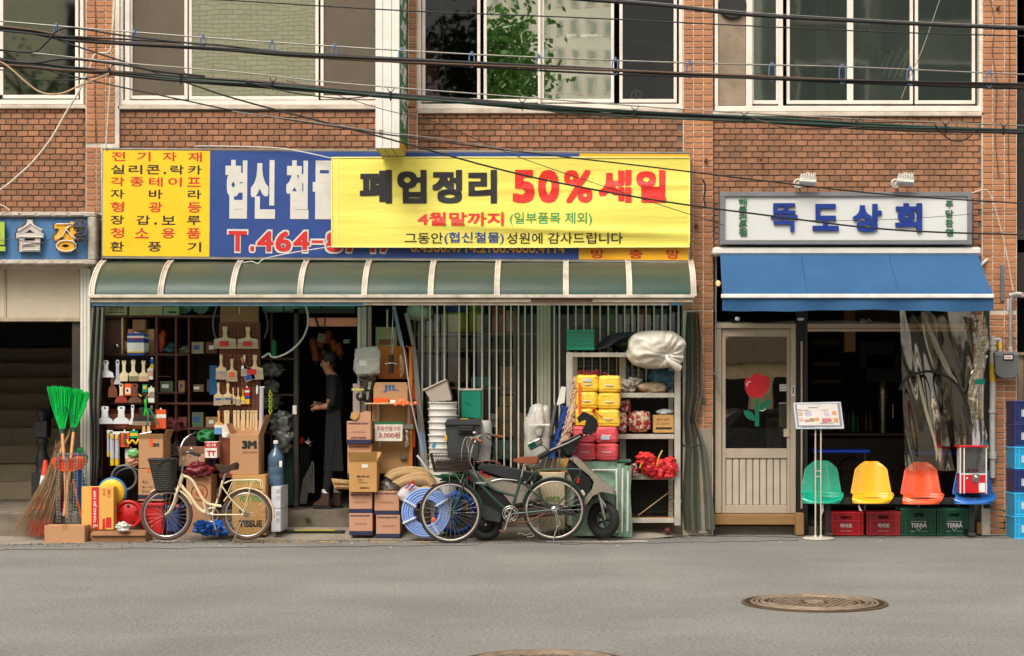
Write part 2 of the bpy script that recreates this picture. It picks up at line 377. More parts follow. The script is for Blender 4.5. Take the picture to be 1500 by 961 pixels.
# manhole covers: real cast relief
def manhole(px,py,dia,label):
    y=G(py); x=X(px,y); r=dia/2
    t=thing('manhole_cover',(x,y,0),label,'manhole cover','cast manhole covers in the road')
    iron=M('cast_iron',(150,132,112),.6,metal=.35,var=.25,sc_=12,dirt=.5,dcol=(120,92,70),dsc=9)
    f=MB(); f.lathe([(r*1.0,.001),(r*1.0,.012),(r*.955,.012),(r*.955,.004)],(x,y,0),n=64,smooth=False); mk('frame',f,M('iron_frame',(100,80,62),.7,metal=.3,var=.2),t)
    p=MB(); p.lathe([(r*.94,.001),(r*.94,.008),(0.0,.0085)],(x,y,0),n=64,smooth=False); mk('plate',p,M('iron_dark',(58,42,32),.65,metal=.4,var=.25,sc_=10),t)
    s=MB()
    s.ring((x,y,.010),r*.86,.012,'z',64,4); s.ring((x,y,.010),r*.72,.016,'z',64,4); s.ring((x,y,.010),r*.62,.008,'z',64,4)
    for k in range(40):
        a=2*math.pi*k/40; s.obox((x+math.cos(a)*r*.79,y+math.sin(a)*r*.79,.011),(.05,.022,.009),(0,0,a+math.pi/2))
    q=r*.58; st=.055
    n=int(q/st)+1
    for i in range(-n,n+1):
        for j in range(-n,n+1):
            u=i*st+(j%2)*st/2; v=j*st
            if u*u+v*v<q*q and not (abs(u)<.09 and abs(v)<.07): s.obox((x+u,y+v,.011),(.03,.03,.009),(0,0,.785))
    s.ring((x,y,.012),.07,.01,'z',20,4); s.box(x-.05,x+.05,y-.01,y+.01,.008,.016); s.box(x-.01,x+.01,y-.05,y+.05,.008,.016)
    mk('relief',s,iron,t)
manhole(1193,884,1.13,'cast iron manhole cover whole in view on the road below the menu stand')
manhole(797,973,1.05,'manhole cover cut off by the bottom edge of the picture')

# ================================================================= the brick building
B=thing('brick_building',(0,0,0),'two storey orange brick building with shops below and white framed windows above','building')
w=MB(); T=.25
def wreg(a,b,c,d,y=0): w.pb(a,b,c,d,y,T)
wreg(-260,125,157,312); wreg(175,597,160,382); wreg(612,1000,163,382); wreg(1045,1438,168,366)
w.pb(1425,1438,366,560,0,T)
wreg(-260,125,-240,-62); wreg(175,1000,-240,-62); wreg(1045,1438,-240,-62); 
w.pb(1490,1500,-240,120,.3,.2); w.pb(1045,1049,366,456,.03,T)
mk('wall',w,m_mortar,B)
py_=-.05
for a,b,c,d in ((125.5,174.5,-240,396),(597.5,611.5,-240,380),(1000.5,1044.5,-240,784),(1438.5,1489.5,-240,784)):
    p=MB(); p.pb(a,b,c,d,py_,.35); mk('pilaster',p,m_mortw,B)
# bricks laid one by one
BW,BH=16.2*S(0),8.62*S(0)
def brick_mesh(wd,hg,dp,mat,j): 
    b=MB(); random.seed(j); b.box(-wd/2,wd/2,-dp,dp,-hg/2,hg/2,0,.0035)
    b.v=[(x+random.uniform(-.0015,.0015),y+random.uniform(-.002,.002),z+random.uniform(-.0012,.0012)) for x,y,z in b.v]; return mesh_only(b,mat,'brick')
bm=[brick_mesh(BW-.013,BH-.011,.012,m_brick,j) for j in range(4)]
random.seed(11); spots=[]
def field(a,b,c,d,y=0.0):
    x0,x1,z1,z0=X(a,y),X(b,y),Z(c,y),Z(d,y); r=0; z=z1-BH/2-.002
    while z-BH/2>z0-.02:
        x=x0+ (0 if r%2 else -BW/2)+BW/2
        while x<x1:
            l=max(x-BW/2+.006,x0); h=min(x+BW/2-.006,x1)
            if h-l>.03: spots.append(((l+h)/2,y+random.uniform(-.003,.003)-.001,z+random.uniform(-.001,.001),h-l,BH-.011,'b'))
            x+=BW
        z-=BH; r+=1
field(-80,125,157,312); field(175,597,164,226); field(612,1000,165,232); field(1045,1438,171,290); field(1425,1438,290,560)
field(1046,1056,290,366)
tspots=[]
def pil(cols,c,d,y):
    z=Z(c,y)-.035; BHt=8.7*S(0)
    while z>Z(d,y)+.02:
        for a,b in cols:
            l,h=X(a,y)+.004,X(b,y)-.004
            tspots.append(((l+h)/2,y+random.uniform(-.002,.002),z,h-l-.002,BHt-.012,'t'))
        z-=BHt
pil(((126,140.5),(140.5,154.5),(154.5,168.5)),-8,215,py_); pil(((126,140.5),(140.5,148)),215,310,py_)
pil(((598,611),),-8,226,py_)
pil(((1001,1015.5),(1015.5,1030),(1030,1044.5)),-8,455,py_); pil(((1015.5,1030),(1030,1044.5)),455,640,py_)
pil(((1439,1454),(1454,1471),(1471,1489)),-8,460,py_); pil(((1450,1471),(1471,1489)),460,784,py_)
allb=spots+tspots
c0=W(760,240,0)
allb.sort(key=lambda s:(s[0]-c0.x)**2*.3+(s[2]-c0.z)**2)
indiv=allb[:300]; rest=allb[300:]
tm=brick_mesh(14.6*S(py_)-.009,8.7*S(0)-.009,.012,m_tile,9)
st,stt=MB(),MB(); cache={}
for x,y,z,wd,hg,k in indiv:
    key=(k,round(wd,3),random.randrange(3))
    if key not in cache: cache[key]=brick_mesh(wd,hg,.012,m_brick if k=='b' else m_tile,len(cache)+20)
    inst('brick',cache[key],(x,y,z),B)
for x,y,z,wd,hg,k in rest:
    (st if k=='b' else stt).box(x-wd/2,x+wd/2,y-.012,y+.012,z-hg/2,z+hg/2,0,.0035)
mk('brickwork',st,m_brick,B,kind='stuff'); mk('pilaster_brickwork',stt,m_tile,B,kind='stuff')
# core of the building behind the facade
core=MB()
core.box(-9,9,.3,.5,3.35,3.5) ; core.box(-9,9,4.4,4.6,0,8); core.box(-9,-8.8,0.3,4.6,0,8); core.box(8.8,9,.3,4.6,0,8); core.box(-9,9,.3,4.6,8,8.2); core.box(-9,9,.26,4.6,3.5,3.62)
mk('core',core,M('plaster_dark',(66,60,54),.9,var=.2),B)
core=MB()   # shop interior shells
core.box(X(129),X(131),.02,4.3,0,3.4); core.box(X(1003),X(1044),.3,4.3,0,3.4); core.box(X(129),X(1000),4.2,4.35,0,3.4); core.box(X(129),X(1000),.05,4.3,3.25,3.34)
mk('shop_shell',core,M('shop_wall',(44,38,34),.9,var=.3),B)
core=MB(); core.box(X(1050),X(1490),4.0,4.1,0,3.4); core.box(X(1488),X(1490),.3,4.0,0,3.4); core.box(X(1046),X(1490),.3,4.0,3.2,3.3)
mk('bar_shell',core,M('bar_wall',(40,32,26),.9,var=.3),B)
fl=MB(); fl.box(X(131),X(1003),.02,4.2,-.1,.30); fl.box(X(1046),X(1490),.16,4.2,-.1,.10); mk('shop_floor',fl,m_cstep,B)

# windows ------------------------------------------------------------------
g_refl=glassy('window_glass',(.30,.38,.33),.96,(1,1,.92),.01,wav=.06,wsc=2.2)
g_dim=glassy('dim_window_glass',(.5,.54,.48),.42,(.82,.88,.8),.03,wav=.05)
g_dark=glassy('dark_window_glass',(.3,.3,.28),.0,(.8,.8,.78),.02)
WT=-62
def window(x0,x1,yb_,rail,panes,mulls,label=None):
    f=MB(); y=-.02
    f.pb(x0,x1,yb_,yb_+rail*.62,y,.16,0,.004); f.pb(x0,x1,WT-8,WT,y,.16,0,.004)
    f.pb(x0,x0+5,WT,yb_,y+.002,.15,0,.004); f.pb(x1-5,x1,WT,yb_,y+.002,.15,0,.004)
    fr=mk('window',f,m_upvc,B)
    s=MB(); s.pb(x0-3,x1+3,yb_+rail*.62+.5,yb_+rail+2,y-.03,.2,0,.006); mk('sill',s,m_sill,fr)
    for a,b,kind,lift in panes:
        s=MB(); yy=.012 if kind in('screen','dark') else .035
        q=4.5
        s.pb(a-q,b+q,yb_-lift-5,yb_-lift,yy,.04,0,.003); s.pb(a-q,b+q,WT+1,WT+7,yy,.04,0,.003)
        s.pb(a-q,a,WT+7,yb_-lift-5,yy+.001,.04,0,.003); s.pb(b,b+q,WT+7,yb_-lift-5,yy+.001,.04,0,.003)
        mk('sash',s,m_upvc,fr)
        g=MB(); yg=yy+.02
        g.add([W(a-1,WT+6,yg),W(b+1,WT+6,yg),W(b+1,yb_-lift-4,yg),W(a-1,yb_-lift-4,yg)],[(0,3,2,1)])
        if kind=='screen':
            mk('insect_screen',g,m_mesh,fr); g=MB(); g.add([W(a-1,WT+6,yg+.02),W(b+1,WT+6,yg+.02),W(b+1,yb_-lift-4,yg+.02),W(a-1,yb_-lift-4,yg+.02)],[(0,3,2,1)]); mk('pane',g,g_refl,fr)
        else: mk('pane',g,{'glass':g_refl,'dim':g_dim,'dark':g_dark}[kind],fr)
    m=MB()
    for a,b in mulls: m.pb(a,b,WT,yb_,y+.006,.12,0,.004)
    if mulls: mk('mullion',m,m_upvc,fr)
    return fr
window(-240,122,146,11,[(-100,0,'dim',2),(0.5,110,'dim',2)],[])
window(175,606,147,11,[(194,270,'screen',2),(281,462,'glass',1),(474,553,'screen',2)],[(183,190)])
window(612,1000,152,12,[(623,699,'dark',3),(713,788,'glass',2),(797,895,'glass',2),(912,987,'dark',2)],[(788,792)])
w3=window(1047,1440,155,13,[(1104,1137,'dim',3),(1157,1241,'dim',3),(1250,1333,'dim',3),(1345,1424,'dim',3)],[(1093,1102),(1141,1147)])
m=MB(); m.pb(1052,1092,WT,154,.01,.03); mk('blank_panel',m,M('weathered_panel',(150,132,112),.8,var=.2,sc_=3,dirt=.6),w3)
# rooms behind the upper windows
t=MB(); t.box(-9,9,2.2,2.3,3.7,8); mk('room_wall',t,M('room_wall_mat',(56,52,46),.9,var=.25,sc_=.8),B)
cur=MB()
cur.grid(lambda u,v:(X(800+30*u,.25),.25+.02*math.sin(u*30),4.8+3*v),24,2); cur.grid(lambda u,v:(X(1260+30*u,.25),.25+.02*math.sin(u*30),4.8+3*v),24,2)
cur.grid(lambda u,v:(X(1098+44*u,.12),.12+.01*math.sin(u*20),4.8+3*v),24,2); cur.grid(lambda u,v:(X(1195+14*u,.3),.3+.02*math.sin(u*20),4.8+3*v),16,2)  # sheet behind the narrow right-hand pane is added to make it look pale
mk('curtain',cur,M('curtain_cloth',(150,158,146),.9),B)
lt=thing('fluorescent_lamp',W(850,52,.9),'small lit fluorescent tube behind the middle upper window','lamp')
k=MB(); k.tube(P([(824,52),(875,52)],.9),.018,8); mk('tube',k,M('lit_tube',(255,250,240),.5,emit=9),lt)
k=MB(); k.pb(843,850,44,60,.88,.06,0,.004); mk('holder',k,m_white,lt)

pr=thing('paper_rolls',W(1290,110,.5),'leaning white paper rolls and strips behind a pane of the right upper window','paper rolls')
random.seed(31)
for i in range(8): k=MB(); a=1256+i*9; k.tube(P([(a,113,.45),(a+14+random.uniform(-4,6),80+random.uniform(-14,6),.55)],0),random.uniform(.010,.022),6); mk('roll',k,M('paper_white_in',(236,238,230),.6),pr)
k=MB(); k.pp([(1250,84),(1258,77),(1268,75),(1280,76),(1296,76),(1290,81),(1276,84),(1262,86),(1252,92)],.42,.02); mk('crumpled_sheet',k,M('paper_white_in'),pr)
k=MB(); k.tube(smooth(P([(649,-10),(646,20),(650,50),(646,80),(651,95),(641,108),(645,124),(653,118),(650,98)],.3)),.006,5); k.tube(smooth(P([(655,22),(666,34),(664,42),(654,40)],.3)),.004,5); mk('hanging_wire',k,M('paper_white_in'),label='pale wire hanging in a loop behind the dark pane right of the projecting sign',cat='wire')
k=MB(); k.pb(924,970,60,62.5,.8,.03); k.pb(960,985,62,150,.9,.02); mk('dim_shelf',k,M('dim_shelf_mat',(110,100,88),.7),label='dim shelf and board behind the dark pane beside the middle pilaster',cat='shelf')
k=MB(); k.ring(W(932,140,.5),.06,.006,'y',20,5); k.ring(W(936,138,.5),.04,.005,'y',20,5); mk('wire_coil',k,M('paper_white_in'),label='small pale coil low behind the dark pane beside the middle pilaster',cat='coil')
k=MB(); k.pb(622,640,85,150,.7,.05); k.pb(625,631,60,84,.7,.05); mk('dim_cabinet',k,M('dim_cab',(120,60,54),.7),label='dim reddish cabinet behind the dark pane right of the projecting sign',cat='cabinet')
# ================================================================= signs
m_sy=flat('sign_yellow',(246,196,22),.45,dirt=.12,dcol=(170,130,40)); m_sb=flat('sign_blue',(36,68,136),.45,dirt=.12,dcol=(60,70,100)); m_sg=flat('sign_gold',(244,176,20),.45)
sg=thing('shop_sign',W(580,300,-.28),'long blue and yellow hardware shop sign above the green awning','sign')
ys=-.28
k=MB(); k.pb(149,1011,221.5,379.5,ys+.004,.16,0,.004); mk('frame',k,m_alu,sg)
k=MB(); k.pb(151,307,223,378,ys,.01); mk('yellow_panel',k,m_sy,sg)
k=MB(); k.pb(307.6,848,223,378,ys,.01); mk('blue_panel',k,m_sb,sg)
k=MB(); k.pb(848.6,1009,223,378,ys,.01); mk('gold_panel',k,m_sg,sg)
k=MB(); k.pb(149,1011,219.5,221.5,ys-.005,.17); k.pb(149,1011,379.5,381.5,ys-.005,.17); mk('edge_strip',k,m_alu,sg)
yl=ys-.001
def row(chars, yc, mat, h=13.5, wd=20):
    letters(sg,[(c,x,x+(wd if c!='.' else 4),yc-h/2 if c!='.' else yc+3,yc+h/2) for c,x in chars],yl,mat,bold=.012,th=.002)
a=[162,199,236,274]
row(zip('전기자재',(163,200,238,275)),232,m_inkr)
row([('실',162),('리',188),('콘',214),('.',239),('락',249),('카',275)],251,m_ink)
row(zip('각종테이프',(162,190,218,246,274)),269,m_inkr)
row(zip('자바라',(162,218,275)),287,m_ink)
row(zip('형광등',(162,218,275)),306,m_inkr,15)
row([('장',162),('갑',200),('.',226),('보',237),('루',274)],325,m_ink)
row(zip('청소용품',(162,198,237,274)),344,m_inkr,15)
row(zip('환풍기',(162,217,275)),364,m_ink,14)
m_ltg=flat('letter_pale',(208,205,196)); 
letters(sg,[('협',330,362,236,322),('신',367,403,236,322),('철',419,452,236,322),('물',458,492,236,322)],yl,m_ltg,bold=.045,th=.002)
k=MB(); s_='T.464-8747'; xs=[(335,362),(367,373),(377,401),(404,427),(430,454),(457,474),(478,502),(506,528),(531,553),(556,578)]
for c,(u,v) in zip(s_,xs): 
    c0_,c1_=(340,370) if c not in '.-' else ((362,370) if c=='.' else (353,357)); text_add(k,c,u-2.2,v+2.2,c0_-2.6,c1_+2.6,yl,.002,bold=.05 if c not in '.-' else .02)
mk('lettering',k,m_ltg,sg)
k=MB()
for c,(u,v) in zip(s_,xs):
    c0_,c1_=(340,370) if c not in '.-' else ((362,370) if c=='.' else (353,357)); text_add(k,c,u,v,c0_,c1_,yl-.002,.002,bold=.03)
mk('lettering',k,m_inkr,sg)
text(sg,'0.4500.4714.2100.4000.4114',602,828,357,369,yl,m_sg,bold=.02,th=.002)
letters(sg,[('방',866,886,363,376),('충',922,942,363,376),('망',977,996,363,376)],yl,m_inkr,bold=.015,th=.002)
sg.rotation_euler=(0,R(.42),0)

bn=thing('sale_banner',W(748,296,-.36),'yellow cloth closing down sale banner tied over the shop sign','banner')
m_ban=M('banner_cloth',(238,224,100),.62,var=.03,sc_=3)
nb=m_ban.node_tree; nn=nb.nodes; wv=nn.new('ShaderNodeTexNoise'); tcb=nn.new('ShaderNodeTexCoord'); mpb=nn.new('ShaderNodeMapping'); mpb.inputs['Scale'].default_value=(.35,1,4); mpb.inputs['Rotation'].default_value=(0,R(8),0)
nb.links.new(tcb.outputs['Object'],mpb.inputs[0]); nb.links.new(mpb.outputs[0],wv.inputs['Vector']); wv.inputs['Scale'].default_value=2.5; wv.inputs['Detail'].default_value=3
bpb=nn.new('ShaderNodeBump'); bpb.inputs['Strength'].default_value=.32; bpb.inputs['Distance'].default_value=.04; nb.links.new(wv.outputs[0],bpb.inputs['Height']); nb.links.new(bpb.outputs[0],nn['Principled BSDF'].inputs['Normal'])
yb_=-.36
def band(u,v):
    px=486+524*u; py=231+131*v+math.sin(u*math.pi)*.8*(v-.5)
    d=.012*math.sin(v*9+u*3)*(.3+u)+.030*math.exp(-((v-.72-.12*u)/.045)**2)*u+.020*math.exp(-((v-.40+.10*u)/.04)**2)*u+.016*math.exp(-((v-.90+.25*(1-u))/.04)**2)*u+.008*math.sin(u*15+v*4)*(.4+v)
    return W(px,py,yb_-d)
k=MB(); k.grid(band,60,40); k.grid(lambda u,v:band(u,v)+Vector((0,.004,0)),60,40); mk('cloth',k,m_ban,bn)
k=MB(); q=[]
for s0,s1 in (((0,0),(1,0)),((1,0),(1,1)),((1,1),(0,1)),((0,1),(0,0))):
    q+= [band(s0[0]+(s1[0]-s0[0])*i/20,s0[1]+(s1[1]-s0[1])*i/20)+Vector((0,-.003,0)) for i in range(20)]
k.tube(q,.008,5,closed=True); k.tube([band(.018,i/20)+Vector((0,-.001,0)) for i in range(21)],.006,4); mk('hem',k,M('banner_hem',(250,240,150),.6,var=.05),bn)
yt=yb_-.012
def ban_text(s,a,b,c,d,mat,**kw):    # printed on the cloth: follows its folds
    k=MB(); text_add(k,s,a,b,c,d,yb_,th=.001,**kw)
    out=[]
    for x,y,z in k.v:
        px=x/S(yb_)+PX; py=HY-(z-CZ)/S(yb_); u=min(1,max(0,(px-486)/524)); v=min(1,max(0,(py-231)/131))
        out.append((x,band(u,v).y-.0035+(y-yb_),z))
    k.v=out; mk('lettering',k,mat,bn)
m_bk=flat('banner_black',(38,36,40),.55)
for c,u,v in (('폐',527,574),('업',582,625),('정',633,677),('리',686,728)): ban_text(c,u,v,249,298,m_bk,bold=.045)
m_br=flat('banner_red',(226,44,34),.55)
for c,u,v in (('5',751,783),('0',788,819),('%',826,868),('세',877,925),('일',932,976)): ban_text(c,u,v,249,297,m_br,bold=.045 if c!='%' else .026)
ban_text('4월말까지',612,738,311,331,m_br,bold=.025); ban_text('(일부품목 제외)',747,867,311,331,m_inkg,bold=.008)
ban_text('그동안',593,649,341,357,m_bk,bold=.008); ban_text('(협신철물)',651,738,340,358,m_inkb,bold=.012); ban_text('성원에 감사드립니다',742,912,341,357,m_bk,bold=.008)
# strings that tie the banner
m_str=M('white_string',(215,210,200),.7)
def cable(name,pts,r,mat,label,cat='cable',group=None,n=6,k=7,par=None):
    mb=MB(); mb.tube(smooth(pts,k),r,n); return mk(name,mb,mat,par,None if par else label,None if par else cat,group)
cable('tie_string',P([(487,232,-.36),(440,222,-.33),(395,216,-.32),(300,214,-.3),(285,215,-.25)],0),.006,m_str,'white string running from the top left corner of the yellow banner','string')
cable('tie_string',P([(487,361,-.36),(430,370,-.34),(388,379,-.33),(378,386,-.33),(368,383,-.33),(350,386,-.3),(346,384,-.3)],0),.006,m_str,'white string running from the bottom left corner of the yellow banner','string')

# projecting vertical sign
vs_=thing('projecting_sign',W(573,228,-.25),'tall white and green projecting sign hanging over the yellow banner','sign')
k=MB(); y0=-1.0
for a,b in ((550,560.4),(560.9,573.4),(573.9,585)): k.box(X(a,y0),X(b,y0),y0,y0+.03,Z(217,y0),Z(-140,y0),0,.002)
mk('front_panel',k,M('sign_white_panel',(226,222,212),.45,var=.04,dirt=.12),vs_)
k=MB(); xx=X(585,y0); xl=X(550,y0); zb=Z(217,y0)
k.box(xx-.012,xx,y0+.031,-.12,zb+.12,Z(-140,y0)); mk('green_panel',k,M('sign_green_panel',(52,128,86),.5,var=.08),vs_)
k=MB(); k.box(xx-.012,xx+.001,y0+.031,-.12,zb+.02,zb+.119); mk('orange_panel',k,M('sign_orange_panel',(222,160,40),.5,var=.2,sc_=12),vs_)
k=MB(); k.box(xl,xl+.012,y0+.031,-.3,zb,Z(-140,y0)); mk('left_panel',k,m_white,vs_)
k=MB()
wd=(xx-xl)/3
for i in range(3): k.box(xl+wd*i+.004,xl+wd*(i+1)-.004,y0+.03,-.3,zb,zb+.018)
mk('bottom_slat',k,M('yellowed_panel',(206,192,120),.5,var=.1,dirt=.3),vs_)
k=MB(); k.box(xl+.015,xx-.015,y0+.05,-.32,zb+.02,Z(-140,y0)); k.box(xl+.05,xl+.09,-.35,0,zb+.4,zb+.46); k.box(xl+.05,xl+.09,-.35,0,zb+1.8,zb+1.86); mk('frame',k,m_dwhite,vs_)
k=MB(); k.pb(555.5,561.5,190,197.5,y0-.004,.006); mk('hinge',k,M('rusty_tab',(140,120,96),.7),vs_)
# brush lettering on the green side (it faces right)
k=MB(); zc=Z(25,y0)
chars='나사가대보지수'
for i,c in enumerate(chars[:6]):
    v_,f_=text_mb(c,.0,.3,.5)
    a0=min(v[0] for v in v_);a1=max(v[0] for v in v_);b0=min(v[1] for v in v_);b1=max(v[1] for v in v_)
    z1=Z(-8+33*i,y0+.3); z0=Z(19+33*i,y0+.3)
    k.add([(xx+.001+(v[2]+.5)*.003+w_*.0004, y0+.09+(v[0]-a0)/(a1-a0)*.45+w_*.02, z0+(v[1]-b0)/(b1-b0)*(z1-z0)) for v in v_],f_) if 0 else [k.add([(xx+.001+(v[2]+.5)*.003+w_*.0004, y0+.09+(v[0]-a0)/(a1-a0)*.60+w_*.034, z0+(v[1]-b0)/(b1-b0)*(z1-z0)) for v in v_],f_) for w_ in range(4)]
mk('lettering',k,m_inkw,vs_)

# left neon sign
ns=thing('neon_sign',W(60,350,-.3),'weathered blue sign with unlit neon tube letters at the left edge','sign'); yn=-.3
k=MB(); k.pb(-160,128,318,380,yn,.18); mk('panel',k,M('sign_sky_blue',(74,122,172),.5,var=.1,sc_=5,dirt=.35,dcol=(50,76,110),dsc=3,stretch=(3,1,.5)),ns)
fr=MB()
for (a,b,c,d) in ((-160,140,310,318),(-160,140,380,388)): fr.pb(a,b,c,d,yn-.05,.26,0,.015)
fr.pb(128,140,317,381,yn-.051,.25,0,.015)
mk('frame',fr,M('peeling_frame',(176,166,152),.7,var=.2,sc_=20,dirt=.8,dcol=(96,82,70),dsc=9,bump=.4),ns)
kb=MB()
for (a,b,py) in ((-160,125,314),(-160,125,384.5)):
    for i in range(12): xa=a+(b-a)*i/12; kb.pb(xa+2,xa+20,py-1.6,py+1.2,yn-.058,.01)
mk('frame_bulb_strip',kb,M('dull_lamp_strip',(205,196,184),.6,dirt=.5,dsc=12),ns)
m_neo=M('grimy_letter',(196,188,178),.6,var=.15,sc_=20,dirt=.5,dsc=10); m_neod=M('letter_side',(70,62,54),.8)
letters(ns,[('습',24,64,322,369)],yn-.002,m_neod,th=.06,bold=.05); letters(ns,[('습',24,64,322,369)],yn-.063,m_neo,th=.006,bold=.045)
letters(ns,[('장',79,114,325,370)],yn-.002,m_neod,th=.06,bold=.05); letters(ns,[('장',79,114,325,370)],yn-.063,M('letter_amber',(226,166,30),.5,dirt=.3,dsc=10),th=.006,bold=.045)
letters(ns,[('연',-30,8,325,368)],yn-.002,m_neod,th=.06,bold=.05); letters(ns,[('연',-30,8,325,368)],yn-.063,M('letter_lime',(160,188,60),.5,dirt=.3,dsc=10),th=.006,bold=.045)
k=MB()
for pts in ([(82,328),(108,328),(97,334),(92,345),(82,350)],[(97,336),(104,345),(112,350)],[(27,346),(62,347)],[(32,354),(32,366),(58,366),(58,354),(32,358)],[(26,338),(40,330),(44,326),(50,331),(62,337)]): k.tube(P(pts,yn-.085),.007,5)
k.ring(W(97,360,yn-.085),.115,.007,'y',20,5,sz=.55)
mk('neon_tube',k,M('neon_glass',(228,220,214),.25,var=.05),ns)
k=MB(); random.seed(5)
for i in range(16):
    c=W(118+random.uniform(-5,5),338+random.uniform(-12,14),yn-.1); k.ring(c,random.uniform(.03,.06),.006,random.choice('yxz'),12,4)
k.tube(smooth(P([(0,352),(20,351),(60,356),(80,346)],yn-.09)),.004,4); k.tube(smooth(P([(116,350),(112,362),(117,372)],yn-.09)),.01,5)
mk('wire_tangle',k,M('dusty_wire',(84,78,74),.8),ns)

# restaurant sign
rs=thing('restaurant_sign',W(1240,320,-.3),'white sign in a grey frame with blue letters over the blue awning','sign'); yr=-.3
fr=MB(); g_=7
fr.pb(1055,1424,281,287.5,yr-.03,.22,0,.003); fr.pb(1055,1424,351.5,358,yr-.03,.22,0,.003); fr.pb(1055,1062,287.5,351.5,yr-.029,.21,0,.003); fr.pb(1417.5,1424,287.5,351.5,yr-.029,.21,0,.003)
mk('frame',fr,M('grey_frame_paint',(118,120,122),.45,var=.06),rs)
k=MB(); k.pb(1060,1419,286,353,yr,.15); mk('panel',k,M('sign_white',(212,212,208),.5,var=.04,sc_=1.5),rs)
letters(rs,[('뚝',1129,1168,298,339)],yr,M('letter_blue',(20,54,136),.4),th=.028,bold=.022)
letters(rs,[('도',1190,1228,299,338),('상',1249,1291,299,340),('회',1311,1350,298,340)],yr,M('letter_blue',(20,54,136),.4),th=.028,bold=.038)
m_lg=M('letter_green',(40,112,66),.5)
letters(rs,[(c,1082,1094,291+11.2*i,301+11.2*i) for i,c in enumerate('해물전문점')],yr,m_lg,th=.012,bold=.013)
letters(rs,[(c,1385,1396,294+13.6*i,305+13.6*i) for i,c in enumerate('주담환영')],yr,m_lg,th=.012,bold=.013)
def flood(px,label):
    t=thing('floodlight',W(px,280,-.25),label,'floodlight','white floodlights above the restaurant sign')
    k=MB(); k.obox(W(px+8,266,-.42),(.19,.10,.05),(R(-15),R(4),0),0,.008); mk('head',k,m_white,t)
    k=MB()
    for i in range(9): k.obox(W(px-2+i*2.5,260.5-i*.1,-.42),(.006,.11,.07),(R(-15),0,0))
    mk('cooling_fin',k,m_white,t)
    k=MB(); k.lathe([(.0,-.03),(.055,-.03),(.06,0),(.055,.03),(0,.03)],W(px-6,269,-.36),'y',16); k.ring(W(px-6,269,-.40),.045,.008,'y',16,5); k.tube(P([(px-6,269,-.36),(px-3,279,-.28),(px-3,282,-.2)],0),.012,6); mk('bracket',k,m_dwhite,t)
    k=MB(); k.tube(P([(px+7,258,-.42),(px+6,253,-.44),(px+10,253,-.44),(px+9,258,-.42)],0),.005,5); mk('handle',k,m_white,t)
flood(1175,'white floodlight above the left part of the restaurant sign'); flood(1318,'white floodlight above the right part of the restaurant sign')

# ================================================================= green awning
aw=thing('green_awning',W(580,440,-.1),'curved translucent green awning with pale ribs over the hardware shop','awning')
def prof(t):      # from the wall outwards
    a=t*math.pi/2*.92
    return (-.06-.70*math.sin(a)**1.15, 3.215-.46*(1-math.cos(a))/(1-math.cos(math.pi/2*.92))**1)
ribs=[X(px,-.74) for px in (135,236,341,440,534,631,728,829,922,1016)]
m_poly=M('awning_polycarbonate',(26,78,64),.36,var=.1,sc_=3,dirt=.5,dcol=(112,98,76),dsc=2.2,stretch=(1,4,.6))
nn=m_poly.node_tree.nodes; ll=m_poly.node_tree.links; out=nn['Material Output']; pb_=nn['Principled BSDF']; pb_.inputs['Coat Weight'].default_value=.05
tr=nn.new('ShaderNodeBsdfTranslucent'); tr.inputs[0].default_value=(.16,.46,.34,1); tp=nn.new('ShaderNodeBsdfTransparent'); tp.inputs[0].default_value=(.25,.55,.42,1)
ms=nn.new('ShaderNodeMixShader'); ms.inputs[0].default_value=.38; ll.new(pb_.outputs[0],ms.inputs[1]); ll.new(tr.outputs[0],ms.inputs[2])
ms2=nn.new('ShaderNodeMixShader'); ms2.inputs[0].default_value=.14; ll.new(ms.outputs[0],ms2.inputs[1]); ll.new(tp.outputs[0],ms2.inputs[2]); ll.new(ms2.outputs[0],out.inputs[0])
gn=nn.new('ShaderNodeNewGeometry'); sx=nn.new('ShaderNodeSeparateXYZ'); ll.new(gn.outputs['Normal'],sx.inputs[0])     # dust settles where the sheet lies flat
dr=nn.new('ShaderNodeMapRange'); dr.inputs[1].default_value=.45; dr.inputs[2].default_value=.9; dr.inputs[4].default_value=.62; ab=nn.new('ShaderNodeMath'); ab.operation='ABSOLUTE'; ll.new(sx.outputs['Z'],ab.inputs[0]); ll.new(ab.outputs[0],dr.inputs[0])
dm=nn.new('ShaderNodeMixRGB'); dm.inputs[2].default_value=(*lin((128,116,94)),1); ll.new(dr.outputs[0],dm.inputs[0]); ll.new(pb_.inputs['Base Color'].links[0].from_socket,dm.inputs[1]); ll.new(dm.outputs[0],pb_.inputs['Base Color'])
for i in range(9):
    k=MB(); a,b=ribs[i]+.012,ribs[i+1]-.012
    k.grid(lambda u,v:(a+(b-a)*u,prof(v)[0],prof(v)[1]+.006*math.sin(u*math.pi)),8,14); mk('panel',k,m_poly,aw)
